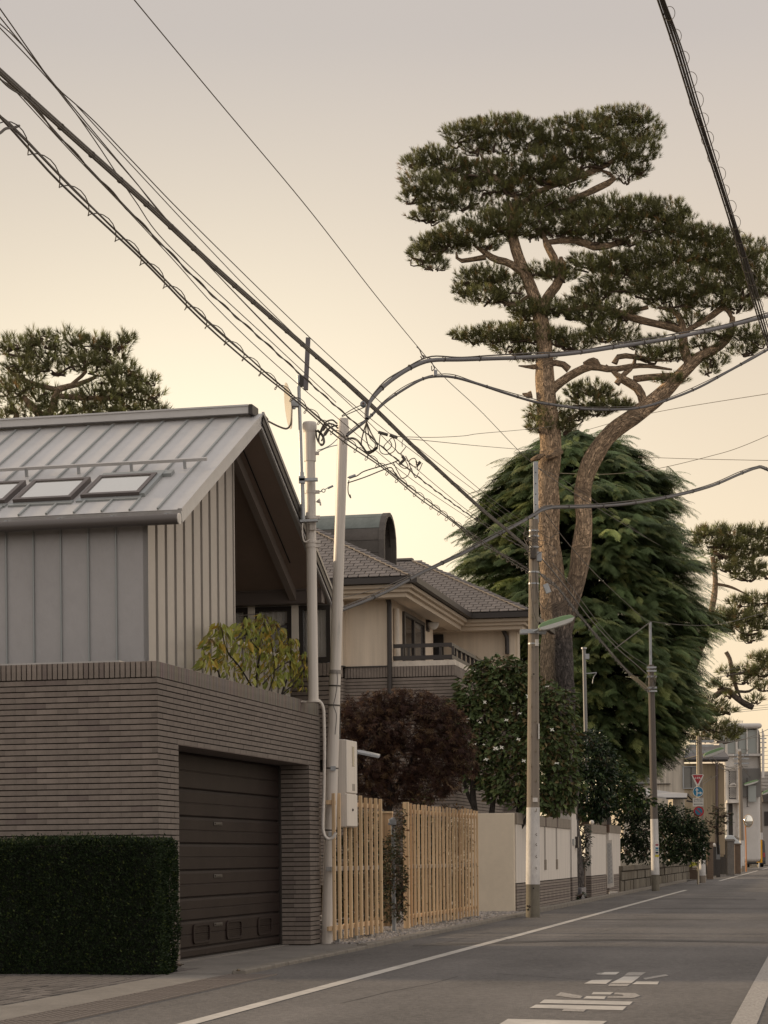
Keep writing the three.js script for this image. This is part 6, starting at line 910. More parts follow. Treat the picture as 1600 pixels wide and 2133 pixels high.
bush('shrub', 'dark mixed shrubs in the shade behind the long timber fence', 'shrub', 38, 920, 1900, [[862, 1730, 16, 34, -1.6], [885, 1740, 22, 40, -.6], [910, 1745, 24, 40, .4], [935, 1745, 24, 40, 1.4], [958, 1745, 22, 38, 2.4], [970, 1748, 12, 36, 2.9], [868, 1820, 20, 50, -1.4], [895, 1830, 24, 50, -.2], [922, 1830, 24, 50, .9], [948, 1825, 24, 48, 2.0], [968, 1825, 14, 46, 2.9], [875, 1890, 20, 24, -1], [910, 1885, 24, 24, .5], [945, 1880, 24, 24, 2], [966, 1872, 14, 24, 2.8]], { seed: 27, dens: 5200, size: .08, droop: .1, cols: [[.022, .028, .012], [.04, .045, .018], [.07, .05, .025]], mix: 1.8, geo: LEAF });
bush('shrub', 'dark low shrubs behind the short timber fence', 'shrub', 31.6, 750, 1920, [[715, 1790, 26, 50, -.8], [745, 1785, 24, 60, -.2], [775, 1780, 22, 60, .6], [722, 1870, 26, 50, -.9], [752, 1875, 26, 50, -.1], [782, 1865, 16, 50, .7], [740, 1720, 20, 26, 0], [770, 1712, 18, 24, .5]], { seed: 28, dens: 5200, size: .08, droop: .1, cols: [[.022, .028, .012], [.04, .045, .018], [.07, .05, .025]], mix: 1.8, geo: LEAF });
{ // young tree with large yellowing leaves on the garage roof, every leaf its own
  const D = 26.4, base = at(560, 1475, D), t = thing('young_tree', 'young tree with large drooping yellow-green leaves behind the coping bricks', 'tree', W0, base.toArray()), q = rng(71), dAt = (x, y) => { const h = G.hit(x, y, 'z', -.20), w = G.w(h.x, h.y, h.z); return -w.z; };
  const stems = [[[530, 1470, 2.6], [536, 1400, 2.2], [545, 1340, 1.8], [552, 1292, 1.2]], [[580, 1475, 2.4], [592, 1430, 2], [606, 1390, 1.6], [600, 1350, 1]], [[530, 1440, 1.6], [500, 1390, 1.5], [470, 1350, 1.2], [462, 1310, .9]], [[545, 1360, 1.4], [520, 1330, 1.2], [508, 1300, .9]], [[548, 1425, 1.5], [580, 1390, 1.3], [620, 1372, 1]], [[590, 1445, 1.4], [625, 1410, 1.2], [638, 1385, 1]], [[470, 1450, 1.6], [455, 1400, 1.4], [430, 1370, 1], [420, 1345, .8]], [[560, 1440, 1.2], [572, 1400, 1.1], [566, 1340, .8]]];
  stems.forEach((l, i) => part(t, i ? 'branch' : 'stem', limb(l.map((p) => at(p[0], p[1], dAt(p[0], p[1]) + (p[1] < 1440 ? Math.sin(i * 2.4) * .12 : 0))), l.map((p) => p[2] * mpp(D) * 1.15), 7, .08, 300 + i, () => [.09, .065, .045]), barkM));
  const lg = [leafGeo(1, .50, .25, .35), leafGeo(1, .42, .3, .5), leafGeo(1, .56, .2, .25)], cols = [[.38, .42, .10], [.47, .47, .11], [.30, .34, .08], [.60, .42, .08], [.33, .30, .10], [.54, .48, .10]], lm = cols.map((c) => { const m = leafMat(0, { rough: .5, trans: .4 }); m.color.setRGB(...c); return m; });
  const clusters = [[462, 1322, 22, 26, 22], [440, 1345, 20, 20, 12], [430, 1375, 16, 20, 12], [470, 1372, 22, 26, 20], [512, 1312, 20, 24, 20], [548, 1302, 24, 24, 26], [575, 1315, 20, 26, 18], [540, 1345, 24, 26, 22], [505, 1360, 20, 26, 18], [570, 1360, 22, 26, 22], [603, 1350, 18, 22, 18], [595, 1385, 22, 26, 24], [628, 1378, 18, 22, 18], [632, 1410, 14, 24, 14], [560, 1405, 24, 26, 20], [520, 1400, 22, 24, 16], [480, 1405, 20, 20, 12], [610, 1420, 20, 18, 12], [655, 1385, 10, 12, 5]];
  let n = 0; for (const [x, y, rx, ry, k] of clusters) for (let i = 0; i < k && n < 299; i++, n++) { const a = q() * 6.28, r = Math.sqrt(q()), px = x + Math.cos(a) * rx * r, py = y + Math.sin(a) * ry * r, d = V(Math.cos(a) * .7 + (q() - .5) * .8, -.75 - .7 * q(), (q() - .5) * 1.2), ci = q() < .08 ? 3 : Math.floor(q() * 6); const m = piece(t, 'leaf', lg[n % 3], lm[ci === 3 && q() < .4 ? 0 : ci], at(px, py - 6, dAt(px, py) + (q() - .5) * .36).toArray()); m.quaternion.copy(qFromTo(d).multiply(qEuler((q() - .5) * 2.6, 0, 0))); m.scale.setScalar(.075 + .085 * q()); }
  { const LS = []; for (const [x, y, rx, ry, k] of clusters) for (let i = 0; i < k * 1.6; i++) { const a = q() * 6.28, r = Math.sqrt(q()) * 1.08, px = x + Math.cos(a) * rx * r, py = y + Math.sin(a) * ry * r, c = cols[Math.floor(q() * 6)], kk = .55 + .5 * q(); LS.push({ p: at(px, py, dAt(px, py) + (q() - .5) * .4), q: qFromTo(V(Math.cos(a) * .8 + (q() - .5), -.5 - .9 * q(), (q() - .5) * 1.4)).multiply(qEuler((q() - .5) * 3, 0, 0)), s: .05 + .06 * q(), c: c.map((v) => v * kk) }); } instanced(t, 'small_leaves', lg[1], leafMat(0, { rough: .5, trans: .4 }), LS, 'stuff'); }
  const buds = []; for (const [x, y] of [[462, 1306], [512, 1296], [548, 1288], [600, 1342], [632, 1368], [572, 1300], [437, 1332], [540, 1290]]) for (let i = 0; i < 9; i++) { const g = leafGeo(.09, .022, .2, .5); const d = V((q() - .5) * 1.6, -.4 + q() * .5, (q() - .5) * 1.6); g.applyQuaternion(qFromTo(d)); const p = at(x, y, dAt(x, y)); buds.push(g.translate(p.x, p.y, p.z)); } const bm = leafMat(0, { trans: .3 }); bm.color.setRGB(.30, .19, .09); part(t, 'young_shoots', merge(buds), bm, 'stuff');
  bush('shrub', 'single sprig of green leaves beside the leaning mast', 'shrub', 29.6, 674, 1540, [[671, 1480, 4, 14], [674, 1510, 5, 16]], { seed: 26, dens: 500, size: .10, droop: .3, cols: [[.10, .12, .03], [.15, .16, .035]], geo: LEAF });
}
{ // bare twig of the dogwood's neighbour, and a metal canopy edge behind the cabinet
  const D = 33.5, a = at(738, 1561, D), b = at(790, 1571, D), c = thing('door_canopy', 'thin grey metal canopy edge showing right of the meter cabinet', 'canopy', W0, [a.x, a.y, a.z]); part(c, 'canopy_edge', slab([at(724, 1562, D), at(752, 1562, D + .3), at(792, 1571, D), at(789, 1575, D)], V(0, -.03, 0)), M.galv); part(c, 'bracket', bar(at(724, 1566, D), at(745, 1568, D), .05, .06), M.galv);
}
// ------------------------------------------------------------------ buildings at the end of the street
{
  const D = 112, beige = mat([.40, .32, .215], .85, { map: ['streak', .3, .2] }), pale = mat([.55, .49, .41], .85, { map: ['streak', .3, .2] }), h = thing('beige_house', 'beige two-storey house with a dark eave behind the cedar and the traffic signs', 'house', W0, [at(1440, 1780, D).x, 0, -D]);
  const B = (px0, px1, py0, py1, z0, z1) => { const a = at(px0, py1, D), b = at(px1, py0, D); return box(a.x, b.x, a.y, b.y, z0, z1); };
  part(h, 'wall', B(1300, 1425, 1560, 1785, -D - 8, -D), pale); part(h, 'wall', B(1425, 1506, 1590, 1785, -D - 8, -D - .02), beige);
  part(h, 'roof', slab([at(1425, 1577, D - .6), at(1519, 1577, D - .6), at(1500, 1552, D + 5), at(1430, 1552, D + 5)], V(0, -.12, 0)), mat([.16, .15, .15], .7)); part(h, 'eave', B(1424, 1513, 1579, 1587, -D - .4, -D + .5), M.darkMetal);
  part(h, 'downpipe', cyl(at(1493, 1588, D - .3), at(1493, 1780, D - .3), .07), mat([.12, .09, .09], .5)); for (const x of [1498, 1502, 1506]) part(h, 'wall_rib', B(x, x + 2.4, 1594, 1780, -D, -D + .07), mat([.34, .26, .17], .85));
  const win = (x0, x1, y0, y1, n) => { const f = part(h, 'window', merge([B(x0 - 2, x1 + 2, y0 - 2, y0, -D, -D + .1), B(x0 - 2, x1 + 2, y1, y1 + 2, -D, -D + .1), B(x0 - 2, x0, y0, y1, -D, -D + .1), B(x1, x1 + 2, y0, y1, -D, -D + .1)]), M.galv); part(f, 'pane', B(x0, x1, y0, y1, -D + .01, -D + .04), mat([.20, .19, .17], .15)); for (let i = 1; i < n; i++) { const x = lerp(x0, x1, i / n); part(f, 'bar', B(x - .5, x + .5, y0, y1, -D + .04, -D + .09), M.darkMetal); } };
  win(1310, 1350, 1583, 1630, 5); win(1424, 1455, 1598, 1641, 2); part(h, 'band', B(1318, 1396, 1632, 1634, -D, -D + .15), M.darkMetal);
  const s = thing('shed_roof', 'low grey corrugated shed roof behind the dark bushes', 'shed', W0, at(1400, 1700, 102).setY(0).toArray()), DS = 102; part(s, 'roof', slab([at(1345, 1642, DS + 2), at(1400, 1650, DS + 2), at(1432, 1652, DS), at(1430, 1661, DS - .8), at(1390, 1661, DS - .8), at(1345, 1656, DS - .5)], V(0, -.08, 0)), M.paleMetal); part(s, 'eave', merge([bar(at(1388, 1663, DS - .8), at(1432, 1663, DS - .8), .1, .08), bar(at(1432, 1655, DS), at(1446, 1668, DS + 1), .1, .1), bar(at(1430, 1668, DS), at(1446, 1671, DS), .1, .08)]), M.darkMetal); { const a = at(1402, 1720, DS + .3), b = at(1424, 1664, DS + .3); part(s, 'wall', box(a.x, b.x, 0, b.y, -DS - 2, -DS - .3), pale); }
}
{ // white apartment block with concrete screens
  const D = 150, wh = mat([.62, .585, .55], .7, { map: ['soft', .4], mean: .93 }), gl = mat([.36, .38, .36], .35), h = thing('apartment_block', 'white modern apartment block with a rounded roof edge and block screens', 'building', W0, [at(1545, 1780, D).x, 0, -D]);
  const B = (px0, px1, py0, py1, z0, z1, r = 0) => { const a = at(px0, py1, D), b = at(px1, py0, D); return box(a.x, b.x, a.y, b.y, z0, z1, r); };
  part(h, 'wall', B(1512, 1586, 1516, 1796, -D - 14, -D - .5, .25), wh); part(h, 'parapet', B(1509, 1588, 1506, 1518, -D - 14, -D + .05, .25), wh); part(h, 'side_wall', slab([at(1587, 1518, D - .2), at(1591, 1530, D + 6), at(1591, 1620, D + 6), at(1587, 1620, D - .2)], V(.05, 0, 0)), wh);
  for (let r = 0; r < 1; r++) for (const [x0, x1] of [[1500, 1514], [1516, 1534], [1540, 1555], [1557, 1578]]) part(h, 'glass_panel', B(x0, x1, 1520, 1569, -D - .45, -D - .3), gl);
  for (const x of [1514, 1535, 1556, 1578]) part(h, 'column', B(x, x + 2, 1516, x < 1540 ? 1745 : 1572, -D - .4, -D - .1), M.whitePaint); part(h, 'slab_edge', B(1500, 1587, 1569.5, 1575, -D - .5, -D + .0), wh); part(h, 'column', B(1537, 1543, 1560, 1745, -D - .5, -D + .1), M.whitePaint);
  part(h, 'stair_tower', B(1511, 1545, 1575, 1670, -D - .5, -D - .2), M.whitePaint);
  for (const [y0, y1] of [[1605, 1634], [1639, 1665]]) { part(h, 'screen_backing', B(1520, 1538, y0, y1, -D - .25, -D - .18), mat([.08, .08, .10], .8)); const bl = []; for (let r = 0; r < Math.floor((y1 - y0) / 2.4); r++) for (let c = 0; c < 6; c++) bl.push(B(1520.3 + c * 3 + (r % 2) * 1.2, 1522.2 + c * 3 + (r % 2) * 1.2, y0 + r * 2.4 + .4, y0 + r * 2.4 + 1.7, -D - .18, -D - .05)); part(h, 'screen_block', merge(bl), M.whitePaint, 'stuff'); part(h, 'screen_frame', merge([B(1518.5, 1540, y0 - 1.5, y0, -D - .2, -D), B(1518.5, 1540, y1, y1 + 1.5, -D - .2, -D)]), M.whitePaint); const c = at(1528, y0 - 4, D); if (y0 < 1640) part(h, 'arch', new THREE.TorusGeometry(.2, .06, 6, 14, Math.PI).translate(c.x, c.y - .1, -D - .1), M.whitePaint); }
  part(h, 'canopy', B(1513, 1545, 1667, 1673, -D - .4, -D + .5), M.whitePaint); part(h, 'doorway', B(1517, 1527, 1674, 1742, -D - .45, -D - .3), M.darkMetal); part(h, 'panel', B(1528, 1541, 1674, 1742, -D - .4, -D - .2), wh); part(h, 'lower_wall', B(1546, 1586, 1600, 1660, -D - .48, -D - .3), mat([.20, .19, .18], .8)); part(h, 'glass_panel', B(1560, 1576, 1636, 1670, -D - .3, -D - .2), gl);
  const rl = [B(1531, 1568, 1494, 1495, -D - 4, -D - 3.9)]; for (let i = 0; i < 13; i++) rl.push(B(1531 + i * 2.9, 1531.6 + i * 2.9, 1494, 1507, -D - 4, -D - 3.9)); part(h, 'roof_railing', merge(rl), M.galv);
  const ac = part(h, 'balcony_pipe', merge([B(1556, 1557, 1620, 1680, -D - .1, -D), B(1555, 1561, 1680, 1681, -D - .1, -D)]), M.darkMetal);
}
{ // dark tiled house and others at the very end
  const D = 205, h = thing('far_house', 'grey tiled house beyond the van at the right edge of the picture', 'house', W0, [at(1600, 1780, D).x, 0, -D - 4]), B = (px0, px1, py0, py1, z0, z1) => { const a = at(px0, py1, D), b = at(px1, py0, D); return box(a.x, b.x, a.y, b.y, z0, z1); };
  part(h, 'wall', B(1588, 1680, 1668, 1800, -D - 9, -D), mat([.35, .32, .29], .85)); part(h, 'upper_wall', B(1588, 1680, 1606, 1668, -D - 9, -D - 1), mat([.42, .39, .36], .85)); for (let i = 0; i < 8; i++) part(h, 'roof_course', B(1586, 1682, 1646 + i * 3, 1649.4 + i * 3, -D - 1, -D + i * .14), mat([.11, .095, .085], .8)); for (let i = 0; i < 5; i++) part(h, 'siding_board', B(1588, 1680, 1608 + i * 7, 1614 + i * 7, -D - 1, -D - .9), mat([.46, .42, .38], .8));
  part(h, 'window', B(1592, 1640, 1690, 1720, -D, -D + .1), M.darkMetal);
  const g2 = thing('far_house', 'dark garage fronted house behind the round traffic mirror', 'house', W0, [at(1568, 1780, D).x, 0, -D - 8]); part(g2, 'wall', B(1544, 1588, 1650, 1760, -D - 12, -D - 8), mat([.25, .24, .23], .85)); part(g2, 'roof_side', slab([at(1546, 1690, D + 6), at(1566, 1668, D + 6), at(1562, 1742, D + 6), at(1549, 1742, D + 6)], V(0, 0, .1)), mat([.13, .13, .13], .8)); part(g2, 'shutter', B(1560, 1588, 1726, 1796, -D - 8, -D - 7.8), M.darkMetal); part(g2, 'white_panel', B(1560, 1572, 1718, 1731, -D - 7.8, -D - 7.7), M.whitePaint);
}
{ // gate piers, garden walls and a parked car at the bend
  const pier = (label, px0, px1, py0, py1, D, m, kind = 'gate pier') => { const a = at(px0, py1, D), b = at(px1, py0, D), p = thing('gate_pier', label, kind, W0, [(a.x + b.x) / 2, 0, -D]); part(p, 'pier', box(a.x, b.x, 0, b.y, -D - (b.x - a.x), -D, .03), m); part(p, 'cap', box(a.x - .04, b.x + .04, b.y, b.y + .09, -D - (b.x - a.x) - .04, -D + .04, .02), m); return [p, a, b]; };
  const bk = mat([.15, .105, .075], .9, { map: ['mix', 1] }), gy = mat([.22, .20, .18], .9, { map: ['mix', .8] });
  const [p1, a1, b1] = pier('brown brick gate pier right of the traffic sign pole', 1474, 1485, 1757, 1830, 100, bk); for (let i = 0; i < 18; i++) part(p1, 'brick_course', box(a1.x - .012, b1.x + .012, i * .095 + .01, i * .095 + .085, -100.0, -99.985), mat([.17, .12, .085], .9));
  const [p2] = pier('grey concrete gate pier beside the pale pole', 1515, 1530, 1753, 1824, 118, gy); pier('reddish brick pier left of the pale pole', 1531, 1543, 1760, 1818, 126, bk);
  const g = thing('garden_gate', 'black metal garden gate with letter box between the two piers', 'gate', W0, [at(1495, 1800, 108).x, 0, -108]), B = (x0, x1, y0, y1, z0, z1) => { const a = at(x0, y1, 108), b = at(x1, y0, 108); return box(a.x, b.x, Math.max(0, a.y), b.y, z0, z1); }; part(g, 'leaf', B(1486, 1492, 1764, 1824, -108.06, -108), M.darkMetal); part(g, 'letter_box', B(1492, 1500, 1760, 1790, -108.3, -108), mat([.16, .16, .16], .5)); part(g, 'post', B(1492, 1500, 1790, 1828, -108.25, -107.98), M.darkMetal); const bars = []; for (let i = 0; i < 5; i++) bars.push(B(1502 + i * 2.6, 1503.2 + i * 2.6, 1787, 1822, -108.05, -108)); part(g, 'bars', merge(bars), M.darkMetal); part(g, 'lamp', new THREE.SphereGeometry(.1, 10, 8).translate(at(1487, 1760, 108).x, at(1487, 1760, 108).y, -108), M.whitePaint);
  const w = thing('garden_wall', 'dark recessed garden wall behind the far gate', 'wall', W0, [at(1500, 1800, 124).x, 0, -124]); { const a = at(1470, 1790, 124), b = at(1530, 1752, 124); part(w, 'wall', box(a.x, b.x, 0, b.y, -124.4, -124.1), mat([.07, .06, .05], .9)); part(w, 'wall_top', box(a.x, b.x, b.y, b.y + .12, -124.5, -124), gy); }
  { const D = 101, a0 = at(1431, 1812, D), b0 = at(1456, 1797, D), c = thing('yellow_board', 'yellow board lying on the low wall beside the sign pole', 'board', W0, [a0.x, 0, -D]); part(c, 'board', slab([at(1430, 1808, D), at(1456, 1801, D), at(1456, 1797, D), at(1444, 1796, D), at(1430, 1798, D)], V(0, 0, -.5)), mat([.50, .47, .05], .5)); const w2 = thing('garden_wall', 'short dark brick wall end under the yellow board', 'wall', W0, [a0.x, 0, -D]); const e = at(1457, 1811, D); part(w2, 'wall', box(a0.x, e.x, 0, e.y, -D - .3, -D + .1), bk); for (let i = 0; i < 7; i++) part(w2, 'brick_course', box(a0.x, e.x + .01, i * .08 + .01, i * .08 + .07, -D, -D + .115), bk); }
  const k2 = thing('parked_car', 'white car roof behind the grey concrete gate pier', 'car', W0, [at(1528, 1780, 135).x, 0, -135]), q0 = at(1512, 1742, 135), q1 = at(1543, 1756, 135), kb = new THREE.Shape([[q0.x - .2, .3], [q1.x, .3], [q1.x, q1.y - .1], [q1.x - .5, q0.y], [q0.x + .1, q0.y + .03], [q0.x - .2, q1.y]].map(([a, b]) => new THREE.Vector2(a, b))); part(k2, 'body', new THREE.ExtrudeGeometry(kb, { depth: 1.5, bevelEnabled: true, bevelSize: .05, bevelThickness: .05, bevelSegments: 2 }).translate(0, 0, -136.5), mat([.55, .57, .58], .3)); part(k2, 'side_window', box(q0.x + .2, q1.x - .3, q1.y - .35, q1.y - .02, -135.0, -134.93), mat([.10, .16, .16], .15)); part(k2, 'wheel', new THREE.CylinderGeometry(.3, .3, .2, 16).rotateX(Math.PI / 2).translate(q1.x - .4, .3, -135), M.hole);
}
// ------------------------------------------------------------------ overhead wires
// a point on the pole line (metres right of the camera) or at a given depth
const onLine = (p, z) => { const h = S.hit(p[0], p[1], 'z', z); return S.w(h.x, h.y, h.z); };
const wireLine = (pts, z) => pts.map((p) => onLine(p, z));
const wireSpan = (pts, d0, d1) => { const n = pts.length, acc = [0]; for (let i = 1; i < n; i++) acc.push(acc[i - 1] + Math.hypot(pts[i][0] - pts[i - 1][0], pts[i][1] - pts[i - 1][1])); return pts.map((p, i) => at(p[0], p[1], 1 / lerp(1 / d0, 1 / d1, acc[i] / acc[n - 1]))); };
const W_ = (label, pts, r, m = M.wire, group) => { const b = pts[0].toArray(); return single('overhead_wire', label, 'wire', tube(pts, r * .8, Math.max(24, pts.length * 10), 6), m, W0, b, group); };
const ZL = -5.4, thinG = 'thin wires fanning down to the nearest concrete pole';
{ // heavy bundle: three cables lashed side by side
  const P = [[-60, 96], [0, 150], [140, 276], [300, 420], [450, 560], [560, 657], [640, 726], [760, 832], [880, 948], [1000, 1058], [1060, 1108], [1100, 1143]], b = thing('cable_bundle', 'thick dark bundle of cables running down to the nearest pole', 'cable bundle', W0, onLine(P[0], ZL).toArray());
  for (const [o, r] of [[0, .014], [4.2, .012], [-3.4, .010]]) part(b, 'cable', tube(wireLine(P.map(([x, y], i) => [x + o * .7 * (1 - i * .045), y - o * .7 * (1 - i * .045)]), ZL), r, 90, 6), M.wire);
  const lash = []; const ctr = new THREE.CatmullRomCurve3(wireLine(P, ZL)); for (let i = 0; i < 40; i++) { const p = ctr.getPointAt((i + .5) / 40); lash.push(new THREE.TorusGeometry(.026, .004, 5, 10).rotateY(.3).translate(p.x, p.y, p.z)); } part(b, 'lashing_rings', merge(lash), M.wire, 'stuff');
}
function coilWire(label, P, z, r, R0, R1, pitch, drop, m) {                                 // messenger wires with a loose hanging helix
  const pts = wireLine(P, z), c = new THREE.CatmullRomCurve3(pts), len = c.getLength(), b = thing('spiral_wire', label, 'spiral wire', W0, pts[0].toArray()), q = rng(P.length * 7);
  part(b, 'carrier', tube(pts, r, 90, 6), m); part(b, 'cable', tube(Array.from({ length: 40 }, (_, i) => { const u = i / 39, p = c.getPointAt(u); return p.add(V(0, -drop * (.75 + .25 * Math.sin(i * .9)) * (u < .04 ? u / .04 : 1), 0)); }), r * 1.1, 120, 6), m);
  part(b, 'carrier', tube(Array.from({ length: 30 }, (_, i) => { const u = i / 29, p = c.getPointAt(u); return p.add(V(.0, -drop * .12 - .01 * Math.sin(i * 1.3), .02)); }), r * .8, 90, 5), m);
  const n = Math.floor(len / pitch), hp = []; for (let i = 0; i <= n * 10; i++) { const u = Math.min(1, i / (n * 10)), p = c.getPointAt(u), a = i / 10 * 6.283, Rr = lerp(R0, R1, u); const tan = c.getTangentAt(u), side = tan.clone().cross(V(0, 1, 0)).normalize(); hp.push(p.clone().add(V(0, -Rr * .55 + Math.cos(a) * Rr, 0)).addScaledVector(side, Math.sin(a) * Rr * .9)); }
  const hc = new THREE.CatmullRomCurve3(hp); part(b, 'helix', new THREE.TubeGeometry(hc, n * 11, r * .55, 5, false), m); return b;
}
coilWire('loose spiral-wrapped cable sagging below the thick bundle', [[-50, 190], [0, 245], [30, 266], [115, 355], [200, 440], [300, 538], [400, 638], [500, 728], [560, 782], [620, 832], [700, 898], [800, 972], [900, 1050], [1000, 1125], [1060, 1162], [1103, 1188]], ZL, .008, .05, .055, .62, .055, M.wire);
W_('dark clamp tail and wire stub on the spiral cable at the left edge', wireLine([[-20, 285], [0, 277], [12, 268], [28, 266], [40, 262]], ZL), .012);
{
  const fan = [
    [[-30, -18], [0, 18], [80, 132], [116, 180], [192, 248], [280, 340], [400, 464], [640, 698], [820, 862], [1000, 1020], [1104, 1098]],
    [[-30, 0], [0, 36], [80, 134], [140, 208], [280, 376], [360, 472], [592, 716], [740, 846], [880, 955], [1104, 1122]],
    [[-30, 20], [0, 50], [36, 82], [82, 138], [168, 248], [276, 372], [400, 516], [600, 722], [760, 872], [860, 970], [1000, 1082], [1104, 1140]],
    [[-30, 28], [0, 58], [76, 138], [140, 212], [200, 296], [280, 416], [360, 520], [576, 722], [700, 838]],
    [[-30, 136], [0, 165], [52, 204], [140, 302], [240, 408], [344, 516], [440, 612], [560, 720], [700, 846], [860, 985], [1000, 1088], [1104, 1150]],
    [[-30, 120], [40, 198], [150, 318], [250, 422], [360, 540], [450, 640], [560, 746], [700, 868], [860, 1000], [1000, 1095]],
    [[160, 220], [300, 372], [500, 585], [632, 715], [760, 838], [880, 940], [1000, 1030], [1104, 1112]],
  ];
  fan.forEach((P, i) => W_(['uppermost wire of the fan at the left edge, ending on the nearest pole', 'second wire of the fan at the left edge, running close to the uppermost one', 'third wire of the fan at the left edge, with dark splices near the corner', 'lowest wire of the upper fan at the left edge, crossing the thick bundle', 'straight wire directly under the thick bundle, inside the twisted one', 'thin wire parallel to and below the thick bundle', 'thin wire that branches off the fan and stays above the thick bundle'][i], wireLine(P, ZL - .12 * (i - 3)), i === 4 ? .0085 : .0055, M.wire, thinG));
  { const P = wireLine(fan[4], ZL + .05), c = new THREE.CatmullRomCurve3(P), tw = []; const hp = Array.from({ length: 260 }, (_, i) => { const u = i / 259, p = c.getPointAt(u); return p.add(V(Math.sin(i * .8) * .008, Math.cos(i * .8) * .010, 0)); }); W_('twisted black service wire just under the thick bundle', hp, .008); }
}
W_('single thin wire crossing the whole sky from top left to the right edge', [...wireLine([[240, -50], [280, 0], [450, 205], [640, 432], [780, 612], [875, 728], [930, 790], [1000, 855], [1113, 968]], ZL - .1), ...wireLine([[1190, 1010], [1350, 1122], [1440, 1165]], ZL - .1).slice(0, 2)], .0065);
W_('thin wire from the nearest pole top to the far poles', wireLine([[1114, 970], [1200, 1030], [1350, 1122], [1440, 1170], [1520, 1205]], ZL - .1), .011);
W_('thin wire from the nearest pole down to the top of the brown pole', wireLine([[1130, 1060], [1180, 1128], [1240, 1195], [1300, 1252], [1344, 1292]], ZL), .011);
{ // grey insulated cables arching over the street
  const arch = (label, P, d0, d1, r, m, rings) => { const pts = wireSpan(P, d0, d1), b = thing('service_cable', label, 'cable', W0, pts[0].toArray()); part(b, 'cable', tube(pts, r, 140, 8), m); part(b, 'carrier', tube(pts.map((p, i) => p.clone().add(V(0, r * 1.5 + .012 * Math.sin(i * 2.1), 0))), r * .35, 100, 5), M.wire); const c = new THREE.CatmullRomCurve3(pts), g = []; for (let i = 1; i < rings; i++) { const u = i / rings, p = c.getPointAt(u), t = c.getTangentAt(u); const ring = new THREE.TorusGeometry(r * 1.25, r * .28, 6, 12); ring.applyQuaternion(new THREE.Quaternion().setFromUnitVectors(V(0, 0, 1), t)); g.push(ring.translate(p.x, p.y + r * .3, p.z)); } part(b, 'cable_ties', merge(g), M.wire); return b; };
  const grey = mat([.19, .18, .18], .5);
  arch('upper thick grey cable arching from the bundle to the right edge', [[764, 872], [764, 858], [768, 842], [780, 825], [805, 800], [840, 775], [875, 757], [905, 750], [960, 749], [1020, 747], [1100, 744], [1200, 735], [1300, 720], [1400, 704], [1500, 683], [1580, 663], [1640, 648]], 25.9, 30, .026, grey, 14);
  arch('lower grey cable hanging from the mast top in a long sag to the right', [[722, 908], [745, 890], [765, 874], [800, 840], [840, 812], [880, 790], [910, 784], [945, 786], [990, 798], [1050, 818], [1110, 836], [1150, 843], [1220, 852], [1290, 853], [1340, 848], [1400, 830], [1460, 805], [1520, 772], [1570, 745], [1640, 705]], 27.5, 31, .017, mat([.15, .14, .138], .5), 16);
  arch('thick cable rising from the house window to the nearest pole and away', [[495, 1337], [540, 1324], [600, 1304], [700, 1275], [800, 1235], [880, 1193], [960, 1155], [1030, 1118], [1090, 1086], [1125, 1065], [1150, 1057]], 28.4, 40.2, .026, mat([.10, .095, .095], .5), 9);
  arch('thick cable from the nearest pole curving up to the right edge', [[1112, 1075], [1132, 1061], [1160, 1057], [1240, 1055], [1320, 1048], [1400, 1034], [1480, 1013], [1540, 988], [1575, 975], [1592, 976], [1640, 1000]], 40.4, 52, .030, mat([.12, .112, .11], .5), 9);
  W_('thin black wire above the house windows', wireSpan([[496, 1283], [540, 1278], [590, 1270], [640, 1258], [720, 1243], [800, 1222], [870, 1190]], 28.4, 36), .007);
  for (const [lab, P, d0, d1] of [['upper of two thin wires from the splice to the pine trunk', [[815, 909], [900, 911], [965, 908], [1000, 903], [1090, 895], [1150, 888]], 27.5, 50], ['lower of two thin wires from the splice to the pine trunk', [[838, 930], [838, 918], [845, 914], [900, 919], [1000, 929], [1110, 938], [1140, 940]], 27.5, 50], ['thin wire crossing behind the pine limb to the right edge', [[1225, 895], [1300, 874], [1380, 856], [1480, 839], [1640, 814]], 60, 45], ['thin wire sagging up to the right edge below the pine', [[1150, 985], [1250, 988], [1330, 982], [1390, 972], [1480, 950], [1540, 932], [1640, 890]], 62, 48], ['level thin wire at the right under the pine', [[1330, 952], [1450, 956], [1640, 960]], 70, 60], ['dark wire from the brown pole top to the right edge', [[1345, 1293], [1400, 1300], [1450, 1303], [1500, 1300], [1550, 1288], [1640, 1262]], 68, 80]]) W_(lab, wireSpan(P, d0, d1), .0045 * (d0 + d1) / 55);
}
{ // right-hand bundle with open rings
  const P = [[1362, -40], [1375, 0], [1410, 100], [1452, 235], [1500, 385], [1545, 530], [1578, 640], [1604, 722], [1640, 830]], pts = wireSpan(P, 19, 31), b = thing('ringed_cable_bundle', 'dark cable bundle hung in open rings at the upper right', 'cable bundle', W0, pts[0].toArray());
  [[0, .012], [-6, .010], [5, .010], [10, .007]].forEach(([o, r]) => part(b, 'cable', tube(wireSpan(P.map(([x, y], i) => [x + o * (1 - i * .03) + Math.sin(i * 1.7 + o) * 1.2, y]), 19, 31), r, 80, 6), M.wire));
  const c = new THREE.CatmullRomCurve3(pts); for (let i = 0; i < 27; i++) { const u = (i + .3) / 27, p = c.getPointAt(u), t = c.getTangentAt(u); const g = new THREE.TorusGeometry(.058 + .024 * R(), .0032, 5, 22); g.applyQuaternion(new THREE.Quaternion().setFromUnitVectors(V(0, 0, 1), t.clone().add(V(.35, .35, .2)).normalize())); part(b, 'hanger_ring', g.translate(p.x + .02 + .03 * R(), p.y - .01, p.z), M.wire); }
}
